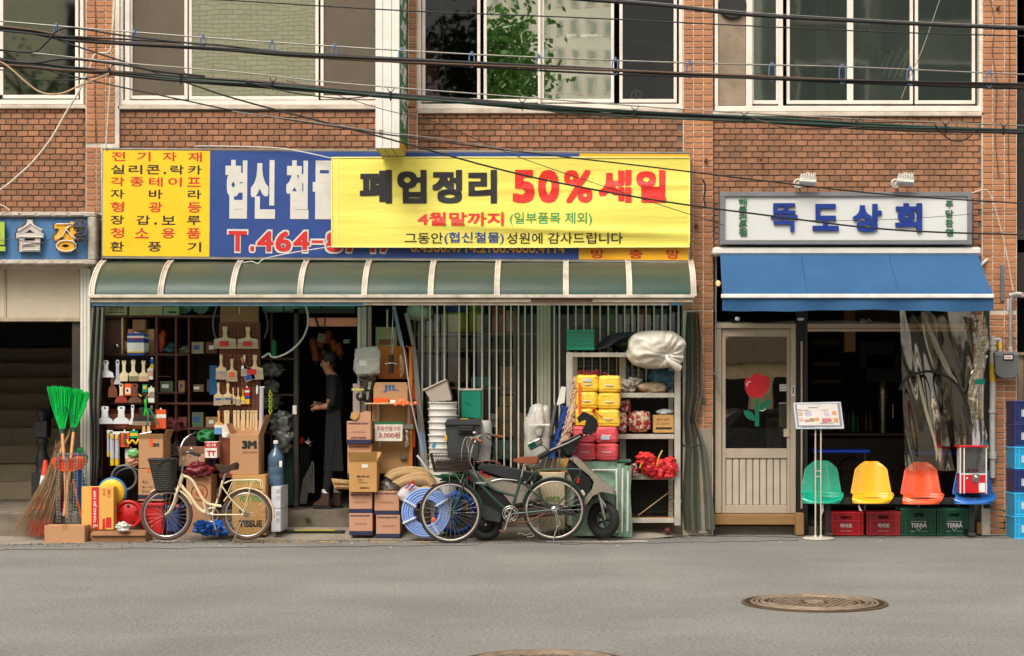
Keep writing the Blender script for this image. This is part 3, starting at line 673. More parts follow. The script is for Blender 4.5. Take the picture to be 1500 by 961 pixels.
for i,x in enumerate(ribs):
    k=MB()
    for dx,wd_,h in ((0,.036,.018),(-.024,.008,.030),(.024,.008,.030),(0,.006,.026)):
        vs=[];fs=[]
        for j in range(15):
            y,z=prof(j/14); y2,z2=prof(min(1,j/14+.01)); y1,z1=prof(max(0,j/14-.01)); n=Vector((0,-(z2-z1),(y2-y1))); n.normalize(); n=-n if n.z<0 else n
            if n.length==0: n=Vector((0,0,1))
            for s1 in (-1,1):
                for hh in (-.01,h): vs.append((x+dx+s1*wd_/1.0*.9,y+n.y*hh,z+n.z*hh))
        for j in range(14):
            q=j*4; fs+=[(q,q+4,q+5,q+1),(q+1,q+5,q+7,q+3),(q+3,q+7,q+6,q+2),(q+2,q+6,q+4,q)]
        fs+=[(0,1,3,2),(56,58,59,57)]
        k.add(vs,fs)
    mk('rib',k,m_dwhite,aw)
k=MB(); yg=-.78
k.pb(130,1018,431.5,436.5,yg-.03,.10,0,.006); mk('front_rail',k,m_dwhite,aw)
k=MB(); k.pb(133,1016,437,443,yg,.06,0,.006); mk('gutter',k,M('stained_gutter',(190,176,158),.6,var=.15,dirt=.7,dcol=(112,84,64),dsc=4,stretch=(1,1,5)),aw)
k=MB(); k.pb(136,532,443,448,yg+.04,.04); k.pb(980,1000,443,447,yg+.04,.04); mk('blue_strip',k,M('faded_blue_strip',(110,158,188),.6,var=.15,dirt=.4),aw)
k=MB(); k.pb(532,980,442.5,447,yg+.03,.05); mk('lower_rail',k,m_dwhite,aw)
k=MB(); k.pb(778,868,437.5,442.5,yg-.006,.01); mk('rust_patch',k,M('rust_brown',(88,60,46),.9,var=.4,sc_=30),aw)
k=MB()
for x in ribs[1:-1:2]: k.box(x-.015,x+.015,yg+.05,-.06,2.77,2.80)
k.box(ribs[0],ribs[-1],-.07,-.02,3.19,3.235); mk('brace',k,m_steel,aw)

# ================================================================= blue awning
ba=thing('blue_awning',W(1240,440,-.1),'blue fabric awning with white bars over the bar front','awning')
k=MB(); k.pb(1044,1438,362,373,-.30,.26,0,.02); mk('cassette',k,M('white_cassette',(222,216,206),.4,var=.05,dirt=.2),ba)
m_fab=M('awning_fabric',(36,84,128),.8,var=.05,sc_=2,dirt=.2,dcol=(70,110,150),dsc=2,bump=.1,bsc=300)
A0,A1,B0,B1=W(1055,371,-.26),W(1432,371,-.26),W(1058,431,-1.05),W(1455,431,-1.05)
def fabf(u,v):
    p=(A0*(1-u)+A1*u)*(1-v)+(B0*(1-u)+B1*u)*v; p.z-=(.024+.006*math.sin(u*23)+.012*math.exp(-((u-.93)/.05)**2)+.008*math.exp(-((u-.3)/.04)**2))*math.sin(v*math.pi)+.004*math.sin(u*41+v*6)*v; return p
k=MB(); k.grid(fabf,60,16); mk('fabric',k,m_fab,ba)
for u_ in (.315,.655): k=MB(); k.tube([fabf(u_,v/12)+Vector((0,-.002,.003)) for v in range(13)],.0035,4); mk('seam',k,m_fab,ba)
k=MB(); k.pb(1056.5,1456.5,430.5,436.5,-1.09,.05,0,.006); mk('front_bar',k,M('white_bar',(230,226,220),.4),ba)
k=MB(); k.grid(lambda u,v:W(1058+(1455-1058)*u,436+(19+1.2*math.sin(u*9)+.5*math.sin(u*31))*v,-1.06+.02*math.sin(u*22)*v),80,4); mk('valance',k,m_fab,ba)
k=MB()
for px in (1066,1446): 
    e=W(px,434,-1.05); mmid=Vector((e.x+(.25 if px<1200 else -.25),-.6,e.z+.12)); k.tube([W(px,380,-.05),mmid,e],.018,6)
mk('folding_arm',k,m_white,ba)
CL=['at the leftmost window near the picture edge','over the first brown insect screen','at the left edge of the green mirror window','over the left middle of the second window','over the right part of the second window','just right of the white projecting sign, on its green side','left of the first white mullion of the middle window','over the middle of the middle window','at the mullion right of the mirrored tower','over the pilaster between the two shops','beside the narrow pane of the right window','over the first wide pane mullion of the right window','at the last mullion of the right window','over the right pilaster']
CL[3]='over the green mirror pane of the second window'; CL[4]='over the second brown insect screen'
TL=['over the left pilaster','at the bottom of the first insect screen','over the green mirror window bottom','on the white projecting sign','at the bottom of the middle window','at the bottom right corner of the middle window','left of the right window below its blank panel','above the first floodlight','above the right end of the restaurant sign','over the right pilaster']
# ================================================================= overhead cables
m_cab=M('black_cable',(30,29,29),.6,var=.2,sc_=8); m_sil=M('steel_wire',(150,146,138),.4,metal=.6); m_gcab=M('green_cable',(20,62,48),.55); m_brc=M('brown_cable',(92,66,50),.6); m_bclip=M('blue_clip',(96,116,156),.5)
YC=-4.0
def bundle(label,pts,y,n,r,spread,mats,seed,cat='cable bundle',wob=.012):
    t=thing('cable_bundle',W(pts[0][0],pts[0][1],y),label,cat)
    random.seed(seed); base=smooth(P(pts,y),8)
    for i in range(n):
        ph=random.uniform(0,6.28); a=2*math.pi*i/n; f=random.uniform(.04,.12)
        q=[p+Vector((0,math.sin(a+j*f)*spread,math.cos(a+j*f)*spread+wob*math.sin(ph+j*.13))) for j,p in enumerate(base)]
        k=MB(); k.tube(q,r*random.uniform(.7,1.25),6); mk('cable',k,mats[i%len(mats)],t)
    return t
E0,E1=-300,1800
m1=[(-300,6),(0,31),(195,47),(430,64),(700,80),(1000,92),(1240,98),(1500,109),(1800,118)]
cable('steel_wire',P(m1,YC),.007,m_sil,'thin steel wire with blue clips that carries the upper cable bundle across the whole front','wire')
b1=[(-300,14),(0,42),(80,53),(120,57.5),(300,68),(430,79),(600,90),(850,103),(1000,110),(1230,118.5),(1500,126),(1800,135)]
bundle('thick black cable bundle hanging from blue clips across the upper windows',b1,YC,4,.0125,.011,[m_cab,m_cab,m_cab,m_brc],1)
import bisect
def at_(pl,px):
    for i in range(len(pl)-1):
        if pl[i][0]<=px<=pl[i+1][0]: t=(px-pl[i][0])/(pl[i+1][0]-pl[i][0]); return pl[i][1]*(1-t)+pl[i+1][1]*t
for i,px in enumerate((83,197,297,398,490,588,691,789,901,1010,1131,1234,1333,1449)):
    k=MB(); a=at_(m1,px)-3; b=at_(b1,px)+4; k.ring(W(px,(a+b)/2,YC),(b-a)/2*S(YC),.007,'y',14,5,sx=.35); k.box(X(px-.8,YC),X(px+1.6,YC),YC-.02,YC+.01,Z(a+5,YC),Z(a-1,YC))
    o=mk('cable_clip',k,m_bclip,label='small blue cable clip '+CL[i],cat='clip',group='blue clips on the upper cable')
m2=[(-300,60),(0,74),(180,92),(350,106),(500,122),(760,142),(1000,160),(1250,174),(1500,184),(1800,196)]
cable('steel_wire',P(m2,YC),.006,m_sil,'thin steel wire just above the lower cable bundle','wire')
b2=[(-300,84),(0,93),(100,102),(165,106),(265,116),(400,125),(600,143),(760,155),(930,167),(1100,175),(1300,186),(1500,192),(1800,200)]
bundle('thick black and green cable bundle sagging low across the front below the windows',b2,YC,7,.0115,.014,[m_cab,m_cab,m_gcab,m_cab,m_brc,m_cab,m_gcab],2)
b3=[(760,155),(830,167),(880,174),(930,168)]; cable('black_cable',P(b3,YC-.03),.006,m_cab,'thin black cable drooping under the low bundle right of the projecting sign')
b3=[(360,120),(430,136),(500,144),(550,140)]; cable('black_cable',P(b3,YC-.03),.006,m_cab,'thin black cable drooping under the low bundle left of the projecting sign')
b3=[(1370,183),(1385,200),(1402,207),(1418,202),(1432,188)]; cable('black_cable',P(b3,YC-.03),.006,m_cab,'short black cable loop hanging from the low bundle at the right')
b3=[(1180,182),(1240,190),(1300,187),(1150,180)][:3]; cable('black_cable',P([(1100,172),(1150,187),(1200,190),(1260,186)],YC-.03),.006,m_brc,'brown cable drooping under the low bundle above the restaurant sign')
for i,px in enumerate((160,265,400,572,765,930,1090,1255,1385,1470)):
    k=MB(); yy=at_(b2,px); r=.03
    k.ring(W(px,yy,YC),r+.012,.005,'x',12,5); k.tube([W(px,yy-3,YC-.03),W(px-5,yy-11,YC-.04)],.004,4); k.tube([W(px,yy-3,YC-.03),W(px+6,yy-11,YC-.04)],.004,4)
    mk('wire_tie',k,m_cab,label='twisted wire tie '+TL[i],cat='wire tie',group='wire ties on the lower cable')
cable('black_cable',P([(700,-18),(840,-2),(960,7),(1100,22),(1300,33),(1500,42),(1800,56)],YC-.4),.017,m_cab,'single thick black cable crossing the upper right corner')
cable('steel_wire',P([(800,-9),(960,4),(1100,18),(1300,30),(1500,39),(1800,53)],YC-.4),.004,m_sil,'thin steel wire lying just above the thick cable in the upper right corner','wire')
cable('black_cable',P([(0,-20),(360,2),(600,16),(850,26),(1100,38),(1300,47),(1500,53),(1800,64)],YC-.6),.006,m_cab,'thin black cable crossing above the second window from left top to right')
cable('black_cable',P([(60,44),(90,60),(180,90),(270,120),(360,149),(560,201),(760,255),(940,290),(1120,315),(1300,336),(1500,344),(1800,352)],YC+.6),.0085,m_cab,'black cable running diagonally down across the yellow banner and the restaurant sign')
cable('black_cable',P([(0,85),(120,115),(270,147),(360,165),(560,196),(760,222),(940,243),(1120,265),(1300,285),(1500,298),(1800,315)],YC+.5),.007,m_cab,'thin dark cable running diagonally over the top edge of the banner')
cable('steel_wire',P([(340,163),(560,193),(660,205),(760,222)],YC+.45),.004,m_sil,'short pale wire lying along the dark cable above the banner','wire')
cable('black_cable',P([(420,118),(480,135),(560,160),(640,180),(760,230),(900,278),(1060,330)],YC+.7),.0035,m_cab,'hair thin black wire crossing the large letters of the banner')
cable('black_cable',P([(1140,322),(1260,323),(1380,317),(1500,306)],-.6),.003,m_cab,'hair thin wire sagging across the middle of the restaurant sign')
cable('black_cable',P([(-60,82),(0,88),(50,92),(100,86),(180,95),(230,104),(300,112)],YC-.1),.012,m_cab,'black cable with a hump at the left end of the low bundle')
cable('black_cable',P([(-60,70),(0,73),(48,76),(68,62),(84,45),(110,41),(180,52),(300,66)],YC-.1),.009,m_cab,'black cable looping up around the first blue clip')
cable('black_cable',P([(-40,95),(30,108),(50,116),(110,117),(160,107)],YC-.1),.006,m_cab,'thin black cable sagging across the leftmost window')
cable('cream_cable',P([(-30,80),(0,90),(20,104),(40,122),(62,136),(90,137),(120,124),(160,108)],YC-.1),.009,M('cream_cable',(180,150,112),.6),'yellowish cable hanging in a loop across the leftmost window')
m_wc=M('white_cord',(205,192,174),.6)
cable('white_cable',P([(168,-70),(168,0),(164,55),(160,76),(140,79),(133,95),(120,125),(95,168),(75,203),(50,235),(28,256),(0,278),(-60,310)],-.35),.012,m_wc,'thick whitish cable swinging down past the left pilaster to the picture edge','cable')
cable('white_cable',P([(168,-70),(166,0),(163,75),(160,140),(155,218)],-.3),.008,m_wc,'thin whitish cord hanging straight down to the yellow end of the shop sign','cable')
cable('steel_wire',P([(1380,-10),(1352,70),(1334,110),(1320,145)],-.5),.005,m_sil,'thin slanting wire in front of the rightmost upper window','wire')
cable('white_cable',P([(1424,283),(1440,278),(1450,284),(1462,320),(1474,370),(1484,425)],-.2),.007,m_wc,'white cord from the restaurant sign down the right pilaster','cable')
cable('white_cable',P([(-40,295),(0,300),(14,308)],-.4),.007,m_wc,'short whitish cord above the blue neon sign','cable')
# exhaust fan
t=thing('exhaust_fan',W(1073,10,0),'round black exhaust fan set in the panel of the right window','fan')
k=MB(); c=W(1073,8,-.02)
for r_ in (.15,.12,.09,.06,.03): k.ring(c,r_,.006,'y',24,5)
for i in range(8): a=i*math.pi/4; k.tube([c,c+Vector((math.cos(a)*.15,0,math.sin(a)*.15))],.004,4)
mk('guard',k,m_black,t)
k=MB(); k.lathe([(.155,.03),(.165,.0),(.15,-.02)],c,'y',28); mk('housing',k,m_black,t)
k=MB()
for i in range(5):
    a=i*1.257; k.obox(c+Vector((math.cos(a)*.07,.02,math.sin(a)*.07)),(.11,.01,.06),(R(20),-a,0))
mk('blade',k,m_dark,t)

# ================================================================= seen in the window reflections: the other side of the street
m_pb=M('pale_brick_far',(206,196,160),.85,var=.15,sc_=3)
nb=m_pb.node_tree; nn=nb.nodes; br=nn.new('ShaderNodeTexBrick'); tcb=nn.new('ShaderNodeTexCoord'); mpb=nn.new('ShaderNodeMapping'); mpb.inputs['Rotation'].default_value=(R(90),0,0)
nb.links.new(tcb.outputs['Object'],mpb.inputs[0]); nb.links.new(mpb.outputs[0],br.inputs['Vector']); br.inputs['Scale'].default_value=1.0; br.inputs['Brick Width'].default_value=.34; br.inputs['Row Height'].default_value=.115; br.inputs['Mortar Size'].default_value=.008
br.inputs['Color1'].default_value=(*lin((246,240,206)),1); br.inputs['Color2'].default_value=(*lin((236,228,192)),1); br.inputs['Mortar'].default_value=(*lin((190,184,152)),1)
nb.links.new(br.outputs[0],nn['Principled BSDF'].inputs['Base Color'])
def far_building(x0,x1,y,h,mat,label,wins,dep=8,wm=None):
    t=thing('building_across',((x0+x1)/2,y-dep/2,0),label,'building')
    k=MB(); k.box(x0,x1,y-dep,y,0,h); mk('wall',k,mat,t)
    k=MB(); k.box(x0-.2,x1+.2,y-dep-.2,y+.2,h,h+.4); mk('roof',k,m_conc,t)
    for (a,b,c,d) in wins:
        k=MB(); k.box(a,b,y,y+.06,c,d); f=mk('window',k,m_upvc,t)
        k=MB(); k.box(a+.1,b-.1,y+.065,y+.07,c+.1,d-.1); mk('pane',k,wm or m_dark,f)
    return t
far_building(-22,-4.6,-25,15.5,m_pb,'pale brick apartment house across the street, mirrored in the left windows',[(-13.6,-12.4,9.5,12.5),(-21,-17,9,12),(-8.4,-7.6,3,5),(-12,-10,3,5)])
far_building(5.3,17,-25,17,M('grey_far_wall',(150,156,144),.85,var=.3,sc_=.6),'dark grey office house across the street, mirrored in the right windows',[(6.2+3.1*i,8.2+3.1*i,8.6+3.2*j,10.8+3.2*j) for i in range(4) for j in range(2)],wm=M('far_glass',(120,134,124),.3))
wt=[(-3.4+.72*i,-2.98+.72*i,13+1.3*j,13.75+1.3*j) for i in range(8) for j in range(11)]
far_building(-3.8,2.4,-55,34,M('tower_wall',(246,244,226),.7,var=.1,sc_=.5),'tall pale office tower behind the street, mirrored in the middle window',wt,wm=M('tower_glass',(176,190,172),.3))
def tree(x,y,h,cr,label,seed,bare=False):
    random.seed(seed); t=thing('street_tree',(x,y,0),label,'tree')
    k=MB(); k.tube([(x,y,0),(x+.1,y,h*.3),(x-.1,y,h*.6),(x,y,h*.85)],[.22,.17,.12,.05],8)
    tips=[]
    for i in range(14):
        a=random.uniform(0,6.28); z=h*random.uniform(.45,.85); l=cr*random.uniform(.6,1.1); p0=Vector((x,y,z)); p2=p0+Vector((math.cos(a)*l,math.sin(a)*l,l*random.uniform(.3,.9))); k.tube([p0,(p0+p2)/2+Vector((0,0,.2)),p2],[.07,.045,.015],5); tips.append(p2); tips.append((p0+p2)/2)
    mk('trunk',k,M('bark',(70,58,46),.9,bump=.5),t)
    l=MB(); tips=[q for q in tips if q.z>h*.5] or tips
    for i in range(500 if bare else 7000):
        p=random.choice(tips)+Vector((random.gauss(0,.5),random.gauss(0,.5),random.gauss(0,.4))); s_=random.uniform(.06,.14)
        a=Vector((random.uniform(-1,1),random.uniform(-1,1),random.uniform(-1,1))).normalized(); b=a.orthogonal()
        l.add([p-a*s_,p+b*s_*.5,p+a*s_,p-b*s_*.5],[(0,1,2,3)])
    mk('crown',l,M('leaf_green',(96,140,66),.7,island=.35),t,kind='stuff')
tree(-2.6,-22,13,1.5,'leafy street tree across the street, mirrored in the middle window',4)
tree(-13.8,-23.2,12,2.4,'sparse street tree across the street, mirrored in the leftmost window',6,True)

# low house across the street, and a car added to darken the door's reflection
t=thing('low_house',(4.6,-24,0),'low pale house across the street, mirrored in the bar door','house')
k=MB(); k.box(3.4,6.6,-24.6,-23.2,0,2.6); mk('wall',k,M('house_cream',(236,214,170),.8),t); k=MB(); k.prism([(3.1,2.6),(6.9,2.6),(5,3.7)],-24.7,-23.0); mk('roof',k,M('house_roof',(150,130,104),.8),t)
for a in (4.1,5.4): k=MB(); k.box(a,a+.6,-23.2,-23.15,1.4,2.2); mk('window',k,m_dark,t)
t=thing('reflection_car',(5,-21.5,0),'added dark car across the street, there to darken the bar door reflection','car')
k=MB(); k.prism([(3,.3),(7,.3),(7,.8),(6.4,.9),(5.9,1.4),(4.2,1.42),(3.6,.95),(3,.85)],-22.3,-20.7); mk('body',k,M('car_dark',(60,62,66),.25,coat=.6),t)
for a in (3.7,6.3): k=MB(); k.lathe([(0,-.1),(.3,-.1),(.32,0),(.3,.1),(0,.1)],(a,-20.7,.32),'y',18); mk('wheel',k,m_rubber,t)
k=MB(); k.prism([(4.0,.95),(5.8,.95),(5.6,1.33),(4.3,1.33)],-20.69,-20.67); mk('side_window',k,m_dark,t)
# ================================================================= goods: builders
from mathutils import noise
def sbox(mb,c,size,pw=.35,n=20,m=14,ridge=0,rf=8,jit=0,seed=0,mi=0,rot=0):   # superellipsoid block, ridges along z, lumps by noise
    c=Vector(c); vs=[];fs=[]; sg_=lambda q,p:math.copysign(abs(q)**p,q)
    for i in range(m+1):
        t=math.pi*i/m-math.pi/2
        for k in range(n):
            a=2*math.pi*k/n
            v=Vector((sg_(math.cos(t),pw)*sg_(math.cos(a),pw)*size[0]/2,sg_(math.cos(t),pw)*sg_(math.sin(a),pw)*size[1]/2,sg_(math.sin(t),pw)*size[2]/2))
            f=1+ridge*math.sin(rf*math.pi*v.z/size[2]*2)
            if jit: f+=jit*noise.noise(v*(3.2/max(size))*2+Vector((seed*7.3,seed,0)))*2
            v=Vector((v.x*f,v.y*f,v.z*(1+(f-1)*.4)))
            if rot: v=Matrix.Rotation(rot,3,'Y')@v
            vs.append(c+v)
    for i in range(m):
        for k in range(n):
            l=(k+1)%n; fs.append((i*n+k,i*n+l,(i+1)*n+l,(i+1)*n+k))
    return mb.add(vs,fs,mi,True)
def blob(px0,px1,py0,py1,y,d,seed,jit=.25,pw=.8,n=28,m=18,mb=None,rot=0):
    mb=mb or MB(); c=W((px0+px1)/2,(py0+py1)/2,y+d/2)
    return sbox(mb,c,((px1-px0)*S(y),d,(py1-py0)*S(y)),pw,n,m,jit=jit,seed=seed,rot=rot)
m_tape=M('brown_tape',(176,132,84),.35,var=.05); m_navy=M('navy_tape',(38,44,72),.45,var=.08); m_otape=M('orange_tape',(228,92,34),.4); m_labw=M('paper_label',(228,226,220),.6)
def carton(px0,px1,py0,py1,yf,d,label,mat=None,prints=(),tape=None,band=None,flaps=(),lab=None,group=None,seam=True,cat='cardboard box'):
    """carton whose front spans the photo rectangle. prints: (text,x0,x1,y0,y1,mat,bold) in photo pixels."""
    mat=mat or m_card
    t=thing('cardboard_box',(X((px0+px1)/2,yf),yf+d/2,Z(py1,yf)),label,cat,group)
    k=MB(); k.pb(px0,px1,py0,py1,yf,d,0,.004); mk('body',k,mat,t)
    x0,x1,z1,z0=X(px0,yf),X(px1,yf),Z(py0,yf),Z(py1,yf)
    if seam: k=MB(); k.box((x0+x1)/2-.025,(x0+x1)/2+.025,yf-.002,yf+d*.98,z1,z1+.0015); k.box((x0+x1)/2-.025,(x0+x1)/2+.025,yf-.002,yf,z1-.05,z1+.0014); mk('tape',k,m_tape,t)
    if tape:
        for (a,b,c,e) in tape: k=MB(); k.pb(a,b,c,e,yf-.0025,.002); mk('tape',k,m_otape,t)
    if band: k=MB(); k.box(x0-.0005,x1+.0015,yf-.0015,yf+d*.9,Z(band[1],yf),Z(band[0],yf)); mk('navy_band',k,m_navy,t)
    for (kind,ln) in flaps:
        k=MB()
        if kind=='front': q=[(x0,yf,z1),(x1,yf,z1),(x1+.01,yf-ln*.5,z1+ln),(x0-.01,yf-ln*.5,z1+ln)]
        elif kind=='back': q=[(x0,yf+d,z1),(x1,yf+d,z1),(x1,yf+d+ln*.2,z1+ln),(x0,yf+d+ln*.2,z1+ln)]
        elif kind=='right': q=[(x1,yf,z1),(x1,yf+d,z1),(x1+ln*.35,yf+d,z1+ln),(x1+ln*.35,yf,z1+ln)]
        elif kind=='left': q=[(x0,yf,z1),(x0,yf+d,z1),(x0-ln*.4,yf+d,z1+ln),(x0-ln*.4,yf,z1+ln)]
        elif kind=='frontdown': q=[(x0,yf,z1),(x1,yf,z1),(x1,yf-.03,z1-ln),(x0,yf-.03,z1-ln)]
        n_=(Vector(q[1])-Vector(q[0])).cross(Vector(q[3])-Vector(q[0])).normalized()*.004
        k.add([Vector(v) for v in q]+[Vector(v)+n_ for v in q],[(0,1,2,3),(7,6,5,4),(0,4,5,1),(1,5,6,2),(2,6,7,3),(3,7,4,0)]); mk('flap',k,mat,t)
    for (tx,a,b,c,e,mm,bo) in prints: text(t,tx,a,b,c,e,yf-.0005,mm,bold=bo,th=.0012)
    if lab:
        for (a,b,c,e,mm) in lab: k=MB(); k.pb(a,b,c,e,yf-.002,.0015); mk('label',k,mm,t)
    return t
m_hw=M('brush_handle_wood',(214,186,140),.5,var=.08,sc_=12,objrnd=.08); m_br=M('bristle_pale',(176,156,128),.85,var=.2,sc_=3,stretch=(60,1,1),bump=.6,bsc=8)
m_ferr=M('tin_ferrule',(186,182,172),.3,metal=.6,var=.1); m_brw=M('brown_handle',(112,62,44),.4,var=.1)
def brush(px0,px1,py0,py1,y,label,h=None,f=None,b=None,hw=.26,hs=.5,fs_=.66,tag_=None,cat='paint brush',group='brushes hanging on the peg board',name='paint_brush',rot=0,hook=True):
    """flat brush or scraper hanging by its handle"""
    h=h or m_hw; f=f or m_ferr; b=b or m_br
    cx=(px0+px1)/2; w_=px1-px0; H=py1-py0
    t=thing(name,W(cx,py0,y),label,cat,group); r=w_*hw/2
    yy=lambda q:py0+H*q
    pl=[(cx-r*.7,yy(0)),(cx+r*.7,yy(0)),(cx+r*1.05,yy(.04)),(cx+r*1.05,yy(.14)),(cx+r*.75,yy(.25)),(cx+r*.85,yy(hs-.08)),(cx+r*1.4,yy(hs-.01)),(px1-w_*.04,yy(hs+.05)),(px1-w_*.02,yy(fs_)),
        (px0+w_*.02,yy(fs_)),(px0+w_*.04,yy(hs+.05)),(cx-r*1.4,yy(hs-.01)),(cx-r*.85,yy(hs-.08)),(cx-r*.75,yy(.25)),(cx-r*1.05,yy(.14)),(cx-r*1.05,yy(.04))]
    def rt(p): 
        a=R(rot); dx,dz=p[0]-cx,p[1]-py0; return (cx+dx*math.cos(a)-dz*math.sin(a),py0+dx*math.sin(a)+dz*math.cos(a))
    k=MB(); k.pp([rt(p) for p in pl],y-.012,.024); mk('handle',k,h,t)
    k=MB(); k.pp([rt(p) for p in [(px0+w_*.01,yy(fs_)),(px1-w_*.01,yy(fs_)),(px1-w_*.01,yy(fs_+.11)),(px0+w_*.01,yy(fs_+.11))]],y-.016,.032); mk('ferrule',k,f,t)
    k=MB(); k.pp([rt(p) for p in [(px0+w_*.01,yy(fs_+.11)),(px1-w_*.01,yy(fs_+.11)),(px1+w_*.02,yy(.99)),(cx,yy(1)),(px0-w_*.02,yy(.99))]],y-.014,.028); mk('bristles',k,b,t)
    if hook: k=MB(); k.tube(P([(cx,py0+1.5,y-.03),(cx,py0,y-.015),(cx,py0-1,y+.03)],y),.004,5); mk('hook',k,m_chrome,t)
    if tag_: k=MB(); k.pp([rt(p) for p in [(tag_[0],tag_[2]),(tag_[1],tag_[2]),(tag_[1],tag_[3]),(tag_[0],tag_[3])]],y-.019,.002); mk('label',k,tag_[4],t)
    return t
def trowel(px0,px1,py0,py1,y,label,h,bl,hw=.3,neck=.62,name='scraper',group='scrapers hanging on the left rack'):
    cx=(px0+px1)/2; w_=px1-px0; H=py1-py0; r=w_*hw/2; yy=lambda q:py0+H*q
    t=thing(name,W(cx,py0,y),label,'scraper',group)
    k=MB(); k.pp([(cx-r*.6,yy(0)),(cx+r*.6,yy(0)),(cx+r,yy(.06)),(cx+r,yy(.18)),(cx+r*.8,yy(.3)),(cx+r*.9,yy(neck-.05)),(cx-r*.9,yy(neck-.05)),(cx-r*.8,yy(.3)),(cx-r,yy(.18)),(cx-r,yy(.06))],y-.014,.028); mk('handle',k,h,t)
    k=MB(); k.pp([(cx-r*.9,yy(neck-.05)),(cx+r*.9,yy(neck-.05)),(px1-w_*.08,yy(neck+.1)),(px1,yy(.99)),(px0,yy(1)),(px0+w_*.08,yy(neck+.1))],y-.01,.02); mk('blade',k,bl,t)
    k=MB(); k.lathe([(0,-.002),(.012,-.002),(.012,0)],W(cx,yy(.1),y-.0145),'y',10); mk('hanging_hole',k,m_black,t)
    return t
def pack(px0,px1,py0,py1,y,label,mats,cat='package',name='package',d=.03,group=None,txt=None):
    """flat hanging package with horizontal colour bands: mats=[(fraction,mat)...]"""
    t=thing(name,W((px0+px1)/2,py0,y),label,cat,group); q=0
    for i,(fr_,mm) in enumerate(mats):
        k=MB(); k.pb(px0,px1,py0+(py1-py0)*q,py0+(py1-py0)*(q+fr_),y+(.001 if i%2 else 0),d,0,.003); mk('band',k,mm,t); q+=fr_
    k=MB(); k.pb((px0+px1)/2-1.2,(px0+px1)/2+1.2,py0-2.5,py0,y+.005,.006); mk('hang_tab',k,m_white,t)
    if txt: text(t,txt[0],*txt[1:5],y-.001,txt[5],bold=.03,th=.001)
    return t
def lumpy(name,label,cat,specs,mat,group=None,kind=None,parts=None):
    mb=MB()
    for a in specs: blob(*a[:6],seed=a[6],jit=a[7] if len(a)>7 else .25,mb=mb,rot=a[8] if len(a)>8 else 0)
    return mk(name,mb,mat,label=label,cat=cat,group=group)

# ================================================================= left: stair entrance
t=thing('staircase',W(40,731,2.3),'worn concrete stairs in the dark entrance at the left edge','staircase')
xs0,xs1=X(-130,.3),X(118,.3)
for i,z in enumerate((.516,.736,.99,1.22,1.467,1.69,1.91,2.13,2.35)):
    k=MB(); y=2.25+.26*i; k.box(xs0-.6,X(119,y),y,y+.3,z-.25,z,0,.012); mk('step',k,M('stair_concrete',(176,160,136),.9,var=.25,sc_=4,dirt=.7,dcol=(104,92,76),dsc=4,bump=.4,bsc=60),t)
k=MB(); k.box(xs0-.6,X(122,-.3),-.38,2.6,-.02,.298,0,.015); mk('entrance_step',k,m_cstep,B)
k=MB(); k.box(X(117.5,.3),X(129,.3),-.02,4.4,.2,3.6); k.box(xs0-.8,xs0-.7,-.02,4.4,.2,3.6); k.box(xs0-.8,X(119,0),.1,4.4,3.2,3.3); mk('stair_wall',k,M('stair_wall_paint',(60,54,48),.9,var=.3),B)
t=thing('newel_post',W(62,729,2.1),'dark grey turned newel post at the foot of the stairs','post')
s=S(2.1); c=W(62,0,2.1); zz=lambda py:Z(py,2.1)
m_grp=M('grey_gloss_paint',(72,76,80),.4,var=.1)
k=MB(); k.box(c.x-12*s,c.x+12*s,1.98,2.22,zz(731),zz(692),0,.01); mk('base',k,m_grp,t)
k=MB(); k.lathe([(10*s,zz(692)),(8*s,zz(688)),(9.5*s,zz(680)),(10*s,zz(672)),(7*s,zz(664)),(6*s,zz(652)),(8.5*s,zz(648)),(8.5*s,zz(644)),(6*s,zz(641))],(c.x,2.1,0)); mk('turned_shaft',k,m_grp,t)
k=MB(); k.box(c.x-10*s,c.x+10*s,2.01,2.19,zz(641),zz(616),0,.01); mk('block',k,m_grp,t)
k=MB(); k.lathe([(8*s,zz(616)),(6*s,zz(613)),(9*s,zz(609)),(8.5*s,zz(603)),(5*s,zz(599)),(0,zz(598))],(c.x,2.1,0)); mk('finial',k,m_grp,t)
k=MB(); k.tube([W(66,622,2.15),W(96,560,4.2)],.05,8); mk('handrail',k,m_grp,t)
k=MB(); k.pb(-160,117,393,466,-.04,.12,0,.004); e=thing('entrance_fascia',W(60,466,-.04),'beige metal fascia panel between the blue neon sign and the dark stairs','fascia')
mk('panel',k,M('beige_panel',(196,182,160),.6,var=.06,dirt=.3,dcol=(150,130,105)),e)
k=MB(); k.pb(-160,117,466,471,-.06,.1,0,.004); k.pb(6,9,393,466,-.05,.01); mk('trim',k,M('beige_trim',(176,158,132),.6,var=.15,dirt=.6),e)
k=MB(); k.pb(-160,128,388.5,393,-.16,.2); mk('shadow_ledge',k,m_dwhite,e)
t=thing('gate_post',W(124,780,-.1),'weathered white metal post between the stairs and the shop','post')
k=MB(); k.pb(117.5,132,393,715,-.12,.12,0,.006); mk('column',k,M('white_post_paint',(222,216,204),.55,var=.04,dirt=.1),t)
k=MB(); k.pb(121,122,395,714,-.124,.01); k.pb(126,127,395,714,-.124,.01); mk('groove',k,M('groove_grey',(176,170,160),.7),t)
